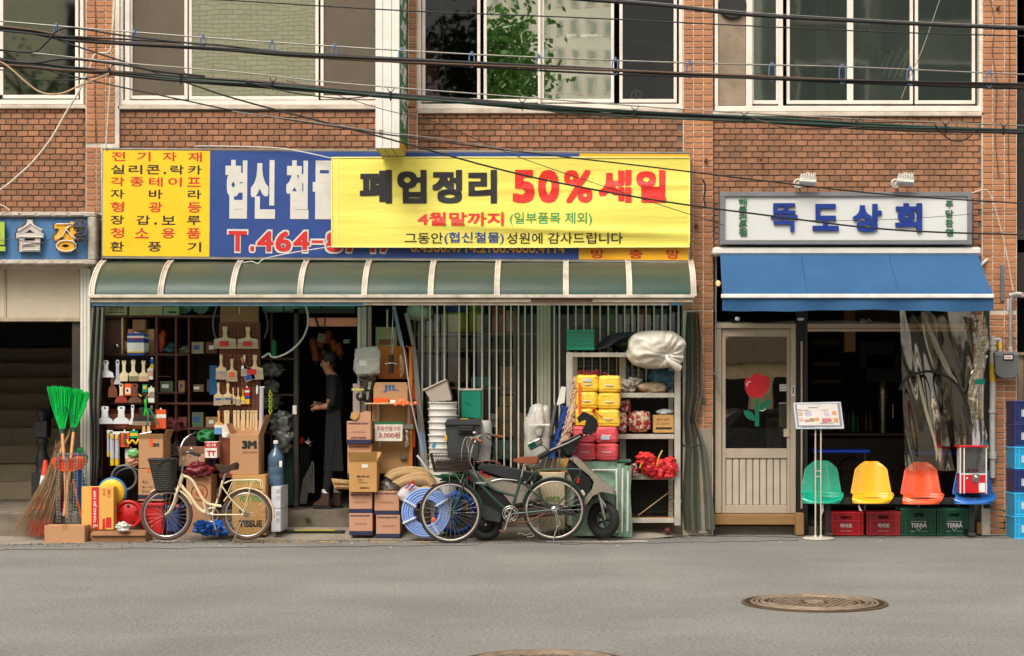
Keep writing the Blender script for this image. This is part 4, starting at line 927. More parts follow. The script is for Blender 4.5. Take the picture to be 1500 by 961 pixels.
# dark curtains
def curtain(label,xl,xr,y0,mat,folds,amp,nv=40,cat='curtain',name='curtain'):
    mb=MB()
    def f(u,v):
        py=y0[0]+(y0[1]-y0[0])*v; i=v*(len(xl)-1); a=int(min(i,len(xl)-2)); q=i-a
        l=xl[a]*(1-q)+xl[a+1]*q; r=xr[a]*(1-q)+xr[a+1]*q
        return W(l+(r-l)*u,py,-.12+amp*math.sin(u*folds*6.28+v*1.6)+.25*amp*math.sin(u*folds*15+v*3))
    mb.grid(f,60,nv); mb.grid(lambda u,v:f(u,v)+Vector((0,.006,0)),60,nv); return mk(name,mb,mat,label=label,cat=cat)
m_cur=M('dark_olive_cloth',(104,104,94),.85,var=.12,sc_=4,bump=.15)
curtain('dark olive cloth curtain gathered behind the green brooms',[132,129,127,126,128,131,132,132,132],[154,153,152,149,147,146,146,143,143],(450,742),m_cur,3.2,.035)
m_tarp=M('grey_green_tarpaulin',(94,96,84),.45,var=.12,sc_=4,bump=.4,bsc=12,dirt=.25,dcol=(120,116,104))
tarp_=curtain('grey green tarpaulin tied in the middle beside the steel shelf rack',[1006,1004,1005,1004,1002,1004,1001,999,1002],[1024,1028,1028,1030,1020,1034,1040,1045,1047],(457,776),m_tarp,1.7,.06)
k=MB(); k.tube(smooth(P([(998,652,-.18),(1012,655,-.22),(1024,652,-.18),(1026,660,-.2)],0)),.008,5); mk('tie_cord',k,m_black,tarp_)

# cone, brooms, stand
t=thing('traffic_cone',W(66,731,.2),'orange traffic cone with a white band behind the twig broom','traffic cone')
c=W(67,0,.2); zb=.298
def cone(z0,z1,r0,r1,nm,mm): k=MB(); k.lathe([(r0,z0),(r1,z1)],(c.x,.2,0),n=20); mk(nm,k,mm,t)
m_cone=M('cone_orange',(226,66,28),.45,var=.08)
k=MB(); k.box(c.x-.17,c.x+.17,.03,.37,zb,zb+.03,0,.01); mk('base',k,m_cone,t)
cone(zb+.03,zb+.30,.12,.07,'lower_cone',m_cone); cone(zb+.30,zb+.40,.071,.056,'white_band',m_inkw); cone(zb+.40,zb+.585,.055,.025,'upper_cone',m_cone)
t=thing('twig_broom',W(60,790,-.6),'twig broom standing with its brown bristles fanned on the pavement','broom')
random.seed(8); k=MB()
top_=W(90,652,-.36)
for i in range(260):
    u=random.random(); ex=22+54*u+random.gauss(0,3); ey=784+random.uniform(-16,8)-14*abs(u-.6); yy=-.52+random.uniform(-.12,.08)
    e_=W(ex,ey,yy); s0=top_+Vector((random.gauss(0,.025),random.gauss(0,.02),random.uniform(-.12,.06))); mid=s0.lerp(e_,.5)+Vector((random.gauss(0,.012)+.05,0,.02))
    k.tube([s0,mid,e_],[.0035,.003,.0012],3,cap=False)
mk('bristles',k,M('twig_brown',(142,114,82),.9,var=.3,island=.35),t,kind='stuff')
k=MB()
for i in range(60):
    e_=W(60+random.uniform(-18,12),782+random.uniform(-8,5),-.7); k.tube([e_+Vector((.02,.02,.10+random.random()*.05)),e_],.003,3,cap=False)
mk('red_strands',k,M('faded_red_twine',(170,58,38),.8),t)
k=MB(); k.tube([W(86,668,-.42),W(99,640,-.36),W(105,624,-.3)],.013,8); mk('handle',k,m_pwood,t)
k=MB(); k.ring(top_+Vector((-.01,0,-.06)),.04,.006,'z',12,4); mk('binding',k,m_str,t)
t=thing('wire_stand',W(104,770,-.45),'tall grey steel lattice stand holding the brooms','stand'); ms_=M('galvanised_grey',(136,138,138),.5,metal=.6,var=.15)
k=MB()
for a in (84,97,112,124):
    yq=-.66 if a in(84,124) else -.72
    for dx in (-.018,.018): k.tube([W(a,662,yq)+Vector((dx,0,0)),W(a+(2 if a<104 else -3),766,yq)+Vector((dx,0,0))],.005,5)
    for j in range(22): z=665+j*4.7; k.tube([W(a+(z-662)*.02*(1 if a<104 else -1.4),z,yq)+Vector((-.018,0,0)),W(a+(z-662)*.02*(1 if a<104 else -1.4),z,yq)+Vector((.018,0,0))],.004,4)
mk('lattice_upright',k,ms_,t)
for py in (665,672,752): k=MB(); k.ring(W(104,py,-.52),20*S(-.45),.007,'z',20,5); mk('hoop',k,ms_,t)
m_gb=M('broom_green',(0,200,84),.45,var=.12,sc_=10,island=.15)
def green_broom(pts,neck,foot,label,sd):
    t=thing('plastic_broom',W(foot[0],foot[1],-.5),label,'broom','green plastic brooms in the wire stand')
    random.seed(sd); k=MB(); y=-.45+.04*sd
    (l,r,tp)=pts
    for i in range(170):
        u=random.random(); ex=l+(r-l)*u; ey=tp+random.uniform(-2,4)+6*abs(u-.4)*(1 if sd==1 else 1.6)
        s0=W(neck[0]+(u-.5)*8,neck[1],y+random.uniform(-.03,.03)); e_=W(ex,ey,y+random.uniform(-.08,.05))
        k.tube([s0,s0.lerp(e_,.55)+Vector(((u-.5)*.02,0,0)),e_],[.0045,.006,.005],4,cap=False)
    mk('bristles',k,m_gb,t,kind='stuff')
    k=MB(); cx,cy=neck; k.tube(smooth(P([(cx-7,cy-20,y-.06),(cx-5,cy-30,y-.09),(cx+1,cy-33,y-.1),(cx+8,cy-26,y-.09),(cx+9,cy-16,y-.06)] if sd==1 else [(cx-11,cy-42,y-.05),(cx-9,cy-28,y-.08),(cx-2,cy-18,y-.09),(cx+8,cy-13,y-.07)],y)),.005,5); mk('stitching',k,M('dark_green_cord',(0,84,60),.6),t)
    k=MB(); k.lathe([(.03,-.06),(.035,0),(.022,.03)],W(neck[0],neck[1],y)); mk('collar',k,M('collar_green',(10,70,50),.5),t)
    k=MB(); k.tube([W(neck[0],neck[1]+4,y),W((neck[0]+foot[0])/2+1,(neck[1]+foot[1])/2,-.62),W(foot[0],foot[1],-.66)],.019,8); mk('handle',k,M('orange_wood_handle',(206,146,92),.55,var=.1),t)
green_broom((69,104,566),(91,628),(98,758),'green plastic broom upside down in the stand, left one, leaning left',1)
green_broom((99,131,570),(108,626),(94,756),'green plastic broom upside down in the stand, right one, leaning right',2)
def fanbroom(pts,label,mat,hnd=None,y=-.5,cat='broom',name='broom_head'):
    t=thing(name,W(pts[0][0],pts[0][1],y),label,cat); k=MB(); k.pp(pts,y,.06); mk('head',k,mat,t)
    xs=[p[0] for p in pts]; a,b=min(xs),max(xs); lo=max(p[1] for p in pts); hi=min(p[1] for p in pts); k=MB()
    for i in range(int((b-a)/2.4)): px=a+2+i*2.4; k.tube([W(px+(0 if px<(a+b)/2 else -.6),hi+4,y-.004),W(px*.9+(a+b)*.05,lo-4,y-.008)],.0035,4)
    mk('rib',k,mat,t)
    if hnd: k=MB(); k.tube(P(hnd,y),.012,8); mk('handle',k,M('handle_orange',(222,96,34),.4),t)
fanbroom([(75,674),(82,668),(96,672),(112,668),(124,670),(127,676),(118,687),(104,691),(88,690),(79,684)],'orange plastic broom head resting on the rim of the wire stand',m_orange,[(107,702),(119,758)],-.64)
fanbroom([(104,661),(118,655),(122,664),(127,668),(126,678),(112,684),(104,676)],'green plastic broom head behind the orange one',M('broom_green_dark',(10,130,66),.5),None,-.42)
fanbroom([(103,664),(113,662),(118,668),(110,675),(103,672)],'purple broom head peeping out between green and orange ones',M('purple_plastic',(104,70,150),.5),None,-.47)
k=MB(); k.pp([(106,697),(118,686),(131,728),(129,764),(117,760)],-.35,.03); k.pp([(116,690),(118,686),(131,726),(129,730)],-.37,.02); mk('dustpan',k,M('dustpan_blue',(30,84,140),.4),label='blue dustpan leaning behind the wire stand',cat='dustpan')
k=MB(); k.tube([W(92,700,-.36),W(88,762,-.36)],.02,6); mk('red_pole',k,m_red,label='dark red pole inside the wire stand',cat='pole')
carton(65,124,770,795,G(795),.22,'small plain cardboard box on the ground, leftmost, at the foot of the wire stand',prints=(),tape=None)
t=carton(134,214,779,794,G(794.5)+.02,.30,'flattened torn cardboard box on the ground in front of the red reel',M('old_cardboard',(150,106,70),.9,var=.2,dirt=.4),seam=False,flaps=(('frontdown',.04),('left',.03)))
k=MB(); blob(172,188,765,778,-.95,.08,4,.5,mb=k); mk('string_knot',k,m_str,label='crumpled pale string lying on the torn cardboard',cat='string')
# young jin flex carton
t=carton(119.5,166.5,713,776,-.72,.14,'tall yellow carton with a red stripe standing before the yellow reel',M('yellow_cardboard',(224,170,82),.7,var=.04),seam=False)
k=MB(); k.pb(134,145,713.5,775.5,-.7225,.002); k.pb(150,154,760,775,-.7225,.002); k.pb(155,163,758,773,-.7225,.002); mk('red_stripe',k,m_inkr,t)
v_,f_=text_mb('YOUNG JIN TAPE',0,0,.5); a0=min(v[0] for v in v_);a1=max(v[0] for v in v_);b0=min(v[1] for v in v_);b1=max(v[1] for v in v_)
k=MB(); yy=-.7235
for q in range(3): k.add([(X(142,yy)-(v[1]-b0)/(b1-b0)*(X(142,yy)-X(137,yy)),yy-(v[2]+.5)*.001-q*.0002,Z(766,yy)+(v[0]-a0)/(a1-a0)*(Z(719,yy)-Z(766,yy))+q*.002) for v in v_],f_)
mk('lettering',k,m_inkw,t)
text(t,'JIN',136,143,768,773,yy,m_inkw,bold=.02,th=.001); text(t,'고급',150,154,716,726,yy,m_inkr,bold=.0,th=.001); text(t,'전선관',157,162,716,728,yy,m_inkr,bold=.0,th=.001)
# reels
t=thing('cable_reel',W(166,745,-.5),'round yellow plastic reel with a blue rim behind the yellow carton','reel')
k=MB(); c=W(165,721,-.5); r=21*S(-.5)
k.lathe([(r*.42,-.06),(r*.88,-.06),(r*.92,-.05),(r*.92,.0)],c,'y',40); k.lathe([(r*.42,-.06),(r*.40,.02)],c,'y',32); mk('drum_face',k,m_yellow,t)
k=MB(); k.ring(c+Vector((0,-.02,0)),r*.96,.015,'y',44,8); mk('rim',k,M('rim_blue',(50,120,180),.4),t)
k=MB(); k.lathe([(r*.41,.0),(r*.2,0),(r*.2,-.03),(r*.12,-.03),(r*.12,0),(0,0)],c,'y',24); mk('hub',k,M('hub_brown',(150,104,30),.5),t)
t=thing('hose_reel',W(188,770,-.55),'red round plastic hose reel half hidden by the cream bicycle wheel','reel')
k=MB(); c=W(189,753,-.55); r=20*S(-.55)
k.lathe([(0,-.06),(r*.3,-.055),(r*.75,-.03),(r,-.01),(r,.08),(0,.08)],c,'y',36); mk('disc',k,m_red,t)
for i in range(5): k=MB(); a=i*1.256+.3; k.obox(c+Vector((math.cos(a)*r*.62,-.045,math.sin(a)*r*.62)),(.03,.03,.03),(0,-a,0),0,.004); mk('knob',k,M('dark_red',(120,16,18),.4),t)
k=MB(); k.ring(c+Vector((0,-.03,0)),r*.93,.02,'y',36,6); k.box(c.x-.1,c.x+.1,c.y-.02,c.y+.08,.01,.06); mk('rim_and_foot',k,m_red,t)
for i,(cx,cy,rr) in enumerate(((190,712,26),(182,700,18))):
    k=MB()
    for j in range(7): k.ring(W(cx+j*.5,cy+j*.6,-.30+.03*j),rr*S(-.3)*(1-.03*j),.016,'y',32,6)
    mk('hose_coil',k,M('dark_hose',(48,48,50),.4,var=.2) if i==0 else M('grey_hose',(96,98,100),.35,var=.2),label=('thick black hose coil behind the yellow reel','grey striped hose coil behind the left tape boxes')[i],cat='hose')
# red bins below boxes
k=MB(); k.pb(205,238,737,784,-.42,.3,0,.02); k.pb(203,240,737,742,-.44,.34,0,.01); mk('red_bin',k,m_red,label='red plastic bin under the left tape boxes',cat='bin')
k=MB(); k.pb(242,262,741,780,-.35,.3,0,.02); k.pb(240,264,741,746,-.37,.34,0,.01); mk('blue_bin',k,M('bin_navy',(40,58,110),.5),label='dark blue plastic bin behind the front wheel of the cream bicycle',cat='bin')
# tape boxes
carton(203,239,642,686,-.38,.36,'upper left cardboard tape box with an orange tape strip and open top flap',m_card,(('3M',224,233,649,654.5,m_ink,.05),),tape=((219,223.5,641,654),),flaps=(('right',.10),('front',.05)),lab=((240,240.2,660,661,m_labw),),seam=False)
carton(202.5,239,687,734,-.39,.38,'lower left cardboard tape box with grey print, under the one with the open flap',m_card,(('특징',208,216,704,709,m_inkgr,0),('용도 고정 포장',208,232,712,715,m_inkgr,0),('주의사항',208,228,718,722,m_inkgr,0)),tape=((215,219,686,692),),seam=False,band=(725,731))
t=carton(337,379,636,695,-.42,.34,'large open cardboard box with big black letters and raised flaps',m_card,(('3M',354.5,376,645.5,657.5,m_ink,.06),('공업용 3M 테이프',356,376,661,664.5,m_inkgr,.0)),flaps=(('back',.16),('right',.22),('left',.12)),seam=False)
t=carton(340,389,695.5,784,-.46,.46,'cardboard fruit box with green print behind the rear wheel of the cream bicycle',m_card2,(('SOFT TOUCH',346,384,704,709,m_inkg,0),('주의',350,360,745,753,m_ink,.02),('TISSUE',350,384,762,772,m_ink,.04),('고급 화장지 24롤',346,384,714,719,m_inkgr,0),('FOR YOU',352,382,726,735,m_inkg,.02)),seam=False)
k=MB()
for a in (698,712,736,756): k.pb(389.2,389.6,a,a+8,-.45,.4)
t=carton(273,309,697,782,-.25,.35,'tall cardboard box with a faint red round emblem behind the cream bicycle frame',m_card,(('과일',286,298,716,727,m_inkr,.02),),seam=False)
k=MB(); k.ring(W(292,721,-.253),11.5*S(-.25),.006,'y',28,4); mk('round_print',k,M('faded_red',(170,70,52),.7),t)
lumpy('plastic_bag','dark red plastic bags stuffed above the box with the red emblem','bag',[(272,312,681,699,-.35,.3,3),(280,300,676,690,-.3,.25,5)],M('maroon_film',(120,34,44),.3,bump=.6,bsc=20))
carton(300,318,647,671,-.2,.2,'small red and white box between the two tape box stacks',m_labw,(('C-19',303,316,650,654,m_inkw,.04),('TT',303,316,660,668,m_inkr,.05)),lab=((300,318,648,656,m_inkr),),seam=False)
lumpy('plastic_bag','green net bag on the dark shelf between the two box stacks','bag',[(292,316,629,647,-.05,.3,6,.35)],M('green_net',(34,120,60),.5,bump=.6,bsc=25))
carton(262,300,664,683,.0,.3,'open cardboard box under the green net bag',m_card3,(),flaps=(('front',.08),),seam=False)
lumpy('plastic_bag','dark red cloth bundle on the shelf right of the orange net bag','bag',[(238,268,612,634,.1,.3,9,.35)],M('maroon_cloth',(92,30,34),.7,bump=.4))
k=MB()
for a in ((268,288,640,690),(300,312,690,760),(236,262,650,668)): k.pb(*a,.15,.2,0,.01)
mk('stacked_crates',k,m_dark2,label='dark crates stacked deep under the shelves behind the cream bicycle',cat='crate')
# water jug and white cartons
t=thing('water_jug',W(403,712,-.3),'translucent blue water jug standing on tall white cartons','water bottle')
c=W(404,0,-.25); s=S(-.25); zz=lambda py:Z(py,-.25)
m_jug=M('jug_blue',(84,112,138),.15,var=.1,alpha=.75,coat=.5)
k=MB(); k.lathe([(10.5*s,zz(712)),(11.6*s,zz(709)),(11.6*s,zz(697)),(10.5*s,zz(695)),(11.6*s,zz(693)),(11.6*s,zz(685)),(10.6*s,zz(683)),(11.6*s,zz(681)),(11.6*s,zz(671)),(10.8*s,zz(667)),(7.5*s,zz(662)),(4*s,zz(657)),(3*s,zz(654)),(3*s,zz(650))],(c.x,-.25,0),n=24); mk('body',k,m_jug,t)
k=MB(); k.lathe([(3.6*s,zz(650)),(3.6*s,zz(645.5)),(3*s,zz(645)),(0,zz(645))],(c.x,-.25,0)); mk('cap',k,m_white,t)
k=MB(); k.pb(409,413,675,684,-.36,.002); mk('label',k,m_labw,t)
for i,(a,b) in enumerate(((713,745),(745.6,779))):
    carton(397.5,411,a,b,-.5,.5,('upper','lower')[i]+' tall white carton with grey print under the water jug',M('white_carton',(206,206,214),.6),(('LED',405,410,a+4,a+9,m_inkgr,0),('전구',405,410,a+14,a+20,m_inkgr,0)),group='white cartons under the jug',seam=False)
t=lumpy('blue_plastic_bag','crumpled bright blue plastic bag on the ground behind the cream bicycle','bag',[(287,315,763,783,-.75,.3,1,.4),(308,338,762,785,-.72,.3,2,.45),(288,300,762,776,-.8,.15,5,.4)],M('blue_film',(18,96,190),.25,var=.15,bump=1,bsc=16))
# ================================================================= left display: shelf unit, rack, tools
t=thing('shelf_unit',W(240,745,.25),'red brown wooden shelf unit packed with tools at the left of the shop','shelf')
Ys=.22
def plank(a,b,c,d,y=Ys,dd=.35,nm='shelf_board'): k=MB(); k.pb(a,b,c,d,y,dd,0,.003); mk(nm,k,m_wood,t)
plank(147,322,461.5,465); plank(149,230,518,521.5); plank(228,275,518,521); plank(149,330,589,593); plank(228,250,551,552.5); plank(150,330,626,630); plank(228,270,574,577)
for a,b in ((147,151.5),(227,231),(322,326),(256,259),(275,278)): k=MB(); k.pb(a,b,461,745,Ys+.003,.34,0,.003); mk('upright',k,m_wood,t)
k=MB(); k.pb(178,180,465,518,Ys+.02,.3); mk('upright',k,m_pwood,t)
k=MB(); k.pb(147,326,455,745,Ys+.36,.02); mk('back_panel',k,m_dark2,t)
k=MB(); k.pb(151,178,466,518,Ys+.05,.3); mk('drawer_front',k,M('brown_drawer',(70,44,32),.6,var=.2),t)
t=thing('wire_rack',W(190,640,.05),'black and copper wire grid rack carrying the scrapers','rack'); m_cop=M('copper_wire',(170,92,62),.45,metal=.3,var=.15)
k=MB()
for i in range(24): k.tube([W(157+i*3.0,607,.06),W(157+i*3.0,628,.06)],.003,4)
for j in range(9): k.tube([W(155,600+j*3.2,.055),W(232,600+j*3.2,.055)],.003,4)
mk('grid',k,m_cop,t)
k=MB()
for i in range(26): k.tube([W(152+i*3.0,523,.06),W(152+i*3.0,588,.06)],.0018,4)
for j in range(15): k.tube([W(152,524+j*4.5,.055),W(228,524+j*4.5,.055)],.0018,4)
mk('upper_grid',k,m_black,t)
k=MB(); k.pb(148,150.5,596,745,.02,.03); k.pb(143,150,683,700,.0,.03); mk('stand_leg',k,m_wood,t)
k=MB(); k.pb(157,229,606,629,.10,.02); mk('copper_panel',k,M('pegboard_brown',(150,84,56),.7,var=.15),t)
# boxes on top, the awning's green light tinted into their colours
carton(154,186,447,462,.2,.3,'printed carton with a framed label on top of the shelf, leftmost',M('drab_card',(150,148,110),.8),(('보관함',160,182,450,455,m_ink,.0),),lab=((158,182,449,450,m_ink),(158,182,457,458,m_ink)),seam=False)
carton(189,238,446,462,.2,.3,'plain carton on top of the shelf, second from the left',M('drab_card'),seam=False)
carton(239,262,449,462,.2,.3,'narrow greenish carton on top of the shelf, third from the left',M('green_lit_card',(130,150,110),.8),lab=((247,258,456,459,m_ink),),seam=False)
for i,(a,b,lab_) in enumerate(((264,288,'left'),(289,312,'right'))):
    k=MB(); c=W((a+b)/2,450,.6); k.cyl(c+Vector((0,-.25,0)),c+Vector((0,.25,0)),12*S(.35),n=20); mk('green_drum',k,M('drum_green',(90,130,110),.35,var=.2),label='pale green drum lying on the top shelf, the '+lab_+' one of two',cat='drum')
carton(194,213,468,485,.25,.25,'tall brown corrugated carton above the blue and white packets',M('brown_card',(140,104,72),.85),seam=False)
carton(187,226,482,518,.3,.2,'wide tan carton behind the blue and white packets',m_card3,seam=False)
for i in range(4):
    pack(188+3.2*i if i else 186,(211+2.2*i),488+i*.8,521-i*.7,.14+.03*i,['blue and white packet of sheets hanging in front of its stack','second packet of sheets, just behind the front one','third packet of sheets in the hanging stack','rearmost packet of sheets in the hanging stack'][i],[(.12,m_inkb),(.1,m_white),(.2,m_inkb),(.4,m_labw),(.06,m_yellow),(.12,m_inkb)],'packet','packet',.012,'blue and white packets on the shelf',('시공용',190,208,494.5,497.5,m_inkr) if i==0 else None)
lumpy('orange_bag','glossy orange plastic bag on the upper shelf','bag',[(230,243,483,519,.3,.15,11,.3,.1)],M('orange_film',(226,80,34),.25,bump=.8,bsc=15))
lumpy('blue_bag','dark teal plastic bag on the shelf right of the orange bag','bag',[(241,266,502,524,.3,.2,12,.4)],M('teal_film',(34,66,84),.3,bump=.8,bsc=15))
lumpy('grey_bag','crumpled greyish bag beside the teal bag on the shelf','bag',[(264,284,507,520,.3,.2,13,.4)],M('greyg_film',(120,124,96),.3,bump=.8,bsc=15))
k=MB(); k.tube(P([(170,512,.3),(176,506,.3),(178,498,.3)],0),.02,8); k.sph(W(172,507,.28),.035); mk('tap_fitting',k,m_chrome,label='chrome tap fitting on the upper left shelf',cat='tap')
k=MB(); k.lathe([(.0,-.02),(.07,-.02),(.07,.02),(0,.02)],W(183,508,.33),'y',20); mk('tape_roll',k,m_pwood,label='cream coloured roll leaning behind the packets',cat='roll')
g='scrapers hanging on the left rack'; m_cr=M('cream_plastic',(222,206,168),.45,var=.06); m_wp=M('white_glossy',(220,222,224),.35,var=.05)
y=-.06
trowel(143,167,528,553,y,'white plastic scraper at the left end of the top row',m_wp,m_wp)
k=trowel(167,177,527,563,y-.01,'narrow grey plastic scraper hanging sideways in the top row',M('pale_grey_pl',(176,180,184),.45),M('pale_grey_pl'),.5,.8)
m_bl1=M('blade_pale',(226,206,160),.5); m_bl2=M('blade_olive',(136,130,96),.5); m_bl3=M('blade_peach',(214,166,134),.5)
def combo(a,b,c,d,bl,lab): brush(a,b,c,d,y,lab,m_cr,bl,bl,.36,.6,.76,cat='scraper',group=g,name='wooden_scraper')
combo(174,189,528,558.5,m_bl1,'cream scraper with a pale cream blade in the top row'); combo(187,203,527,558.5,m_bl2,'cream scraper with an olive grey blade in the top row'); combo(203,217,528,558.5,m_bl3,'cream scraper with a peach coloured blade in the top row')
pack(215.5,224,540,556,y,'small pink and white blister pack at the right end of the top row',[(.2,m_white),(.5,M('pack_pink',(196,150,140),.5)),(.3,m_labw)],group='small blister packs')
pack(220,225,526,541,.0,'dark blue card behind the small pink pack',[(.5,m_inkb),(.5,m_yellow)],group='small blister packs')
m_rdb=M('blade_red',(150,50,38),.5)
t_=trowel(158,172,554,582,y+.01,'round brown leather pouch with a narrow neck in the middle row',m_brw,m_brw,.4,.45); 
trowel(168,187,562,590,y,'scraper with a cream handle and a dark red blade',m_cr,m_rdb,.3,.68)
t=thing('hand_tool_pack',W(187,562,y),'orange boxed tool with a white label in the middle row','package'); k=MB(); k.pb(182,193,562,580,y,.05,0,.006); mk('box',k,m_orange,t); k=MB(); k.pb(184,191,568,577,y-.002,.002); mk('label',k,m_labw,t); k=MB(); k.pb(185,188,570,574,y-.004,.002); mk('print',k,m_ink,t)
trowel(187,208,562,590,y-.01,'wide brown scraper with a brown handle in the middle row',m_brw,M('blade_brown',(104,66,48),.45,var=.15),.42,.72)
t=thing('measuring_tool',W(210,565,y),'green and yellow carded tool in the middle row','package'); 
for j,(a,b,c,d,mm) in enumerate(((208.5,216,563,575,m_green),(209.5,214.5,565,570,m_yellow),(208,217,574,580,m_black))): k=MB(); k.pb(a,b,c,d,y-.002*j,.03,0,.003); mk('piece',k,mm,t)
k=MB(); k.tube(P([(203,577,y),(206,581,y),(208,579,y)],0),.008,6); k.tube(P([(216,580,y),(219,578,y),(221,574,y)],0),.008,6); mk('cable_end',k,m_yellow,t)
pack(217,226,568,590,y,'grey blister pack with a pale card in the middle row',[(.3,m_white),(.4,M('pack_grey',(150,140,132),.4)),(.3,m_labw)],group='small blister packs')
trowel(141,166,595,621,y-.03,'left one of the two large white scrapers in the lower row',m_wp,m_wp,.42,.66); trowel(165,190,595,621,y-.03,'right one of the two large white scrapers in the lower row',m_wp,m_wp,.42,.66)
trowel(189,199,593,622,y-.035,'narrow white scraper in the lower row',m_wp,m_wp,.4,.7)
brush(194,221,597,623,y-.05,'wide scraper with a black handle and khaki blade in the lower row',m_black,M('blade_khaki',(146,130,100),.5),M('blade_khaki'),.3,.55,.78,cat='scraper',group=g,name='wide_scraper')
def shears(a,b,c,d,mm,label):
    t=thing('shears',W((a+b)/2,c,-.1),label,'shears'); k=MB(); k.tube(smooth(P([(a+1,c,-.12),(a+2.5,(c+d)/2,-.12),(a+.5,d,-.12)],0)),.012,7); mk('left_handle',k,mm,t); k=MB(); k.tube(smooth(P([(a+3,c,-.12),(b-3,(c+d)/2,-.12),(b,d,-.12)],0)),.012,7); mk('right_handle',k,mm,t); k=MB(); k.pb((a+b)/2-1.5,(a+b)/2+1.5,c-4,c+1,-.12,.01); mk('blade',k,m_chrome,t)
shears(211,217,585,609,M('bright_green',(60,180,60),.4),'bright green handled pliers hanging over the lower row'); shears(215,229,598,623,M('teal_grip',(30,120,96),.4),'teal handled shears at the right end of the lower row')
pack(228,243,600,628,-.05,'orange net bag of fittings right of the teal shears',[(.25,m_orange),(.2,m_labw),(.55,M('orange_net',(214,88,48),.5,var=.2,sc_=30))],name='net_pack')
# hanging row under the rack
def siltube(a,b,c,d,label):
    t=thing('sealant_packet',W((a+b)/2,c,-.12),label,'sealant','silver and yellow sealant packets'); w_=(b-a)/2
    k=MB(); k.pb(a,b,c,c+4,-.12,.01); mk('header',k,m_white,t)
    for j in range(2):
        cx=a+w_*(j+.5); k=MB(); k.tube(P([(cx,c+4,-.12),(cx,c+(d-c)*.8,-.12)],0),w_*.46*S(0),8); mk('tube',k,M('foil_white',(186,186,196),.35,var=.2,sc_=30),t)
        k=MB(); k.tube(P([(cx,c+(d-c)*.8,-.12),(cx,d,-.12)],0),w_*.44*S(0),8); mk('yellow_end',k,m_yellow,t); k=MB(); k.tube(P([(cx,c+5,-.145),(cx,c+11,-.145)],0),w_*.25*S(0),6); mk('yellow_mark',k,m_yellow,t)
siltube(156.5,165,630,669,'silver sealant packet at the left, hanging slightly behind'); siltube(161,175.5,632,682,'silver sealant packet with yellow ends hanging in front')
pack(176,189,632,655,-.1,'orange card with a grey tool below the rack',[(.1,m_labw),(.9,m_orange)],name='tool_card',group='carded tools below the rack')
k=MB(); k.pb(180,184,634,651,-.13,.02,0,.005); mk('utility_knife',k,m_steel,label='grey knife mounted on the orange card below the rack',cat='knife')
pack(190,202,631,642,-.1,'green and yellow card below the rack right of the orange card',[(.3,m_green),(.4,m_yellow),(.3,m_green)],name='tool_card',group='carded tools below the rack')
k=MB(); k.tube(smooth(P([(186,644,-.12),(189,650,-.14),(194,645,-.15),(199,650,-.14),(203,643,-.12)],0)),.012,7); mk('pruning_tool',k,m_yellow,label='yellow handled cutter curled under the green card',cat='cutter')
t=thing('clamp_pack',W(214,624,-.15),'pale wooden clamp pair above the left tape box','clamp')
for a in (208,215): k=MB(); k.pp([(a+1,624),(a+4,624),(a+6,640),(a-1,640)],-.16,.04); mk('jaw',k,m_pwood,t)
k=MB(); k.tube(P([(205,636,-.17),(222,633,-.17)],0),.01,6); mk('screw',k,m_chrome,t)
pack(183,200,657,682,-.05,'white card with green rimmed goggles behind the tape boxes',[(.6,m_labw),(.4,m_bag)],name='goggle_card')
lumpy('goggles','green safety goggles in a clear bag left of the tape boxes','goggles',[(187,203,658,670,-.12,.06,14,.2)],M('goggle_green',(120,190,110),.3))
lumpy('glove_bag','clear bag with orange and white gloves left of the tape boxes','bag',[(185,203,669,684,-.1,.08,15,.4)],M('glove_orange',(206,150,120),.5,var=.3,sc_=20))
# ---------------- peg board column
t=thing('peg_board',W(350,640,-.02),'brown peg board with a black wire grid covered in brushes','peg board'); yp=-.02
k=MB(); k.pb(322.5,379,446,472.5,yp,.03,0,.003); mk('top_panel',k,M('hardboard',(132,92,58),.7,var=.1),t)
k=MB(); k.pb(321,381,473,700,yp+.005,.03,0,.003); mk('board',k,M('pegboard_redbrown',(132,72,50),.75,var=.12),t)
k=MB(); k.tube([W(351,449,yp-.02),W(351,460,yp-.02)],.01,6); mk('latch',k,m_pwood,t)
k=MB()
for i in range(11): k.tube([W(324+i*5.5,475,yp-.012),W(324+i*5.5,640,yp-.012)],.0026,4)
for j in range(28): k.tube([W(321,476+j*5.9,yp-.016),W(381,476+j*5.9,yp-.016)],.0026,4)
mk('wire_grid',k,m_black,t)
y=-.07
brush(313,346,478,511,y,'widest brush with a red label, top left of the peg board',tag_=(322,335,499.5,507,m_inkr),hw=.2,hs=.52,fs_=.58); brush(348,378,478.5,511,y,'wide brush with a red label, top right of the peg board',tag_=(356,369.5,500,507,m_inkr),hw=.2,hs=.52,fs_=.6)
brush(316,331.5,519,556,y,'plain medium brush, left end of the second row'); brush(331.5,347.5,525,559,y,'brush with a round orange sticker in the second row',tag_=(336,343,545,552.5,M('sticker_orange',(240,84,30),.5)))
brush(346,361,523,560,y+.0,'orange handled brush hanging askew with a blue label',M('orange_wood',(196,112,54),.5),tag_=(347,357,551,558,m_inkb),rot=-22,hw=.28)
brush(353,362.5,519.5,551,y,'narrow white brush beside the orange handled one',m_wp); brush(361,385.5,519.5,556,y,'wide brush with a red label at the right end of the second row',tag_=(361.5,375.5,541,548.5,m_inkr),hw=.22,hs=.5,fs_=.62)
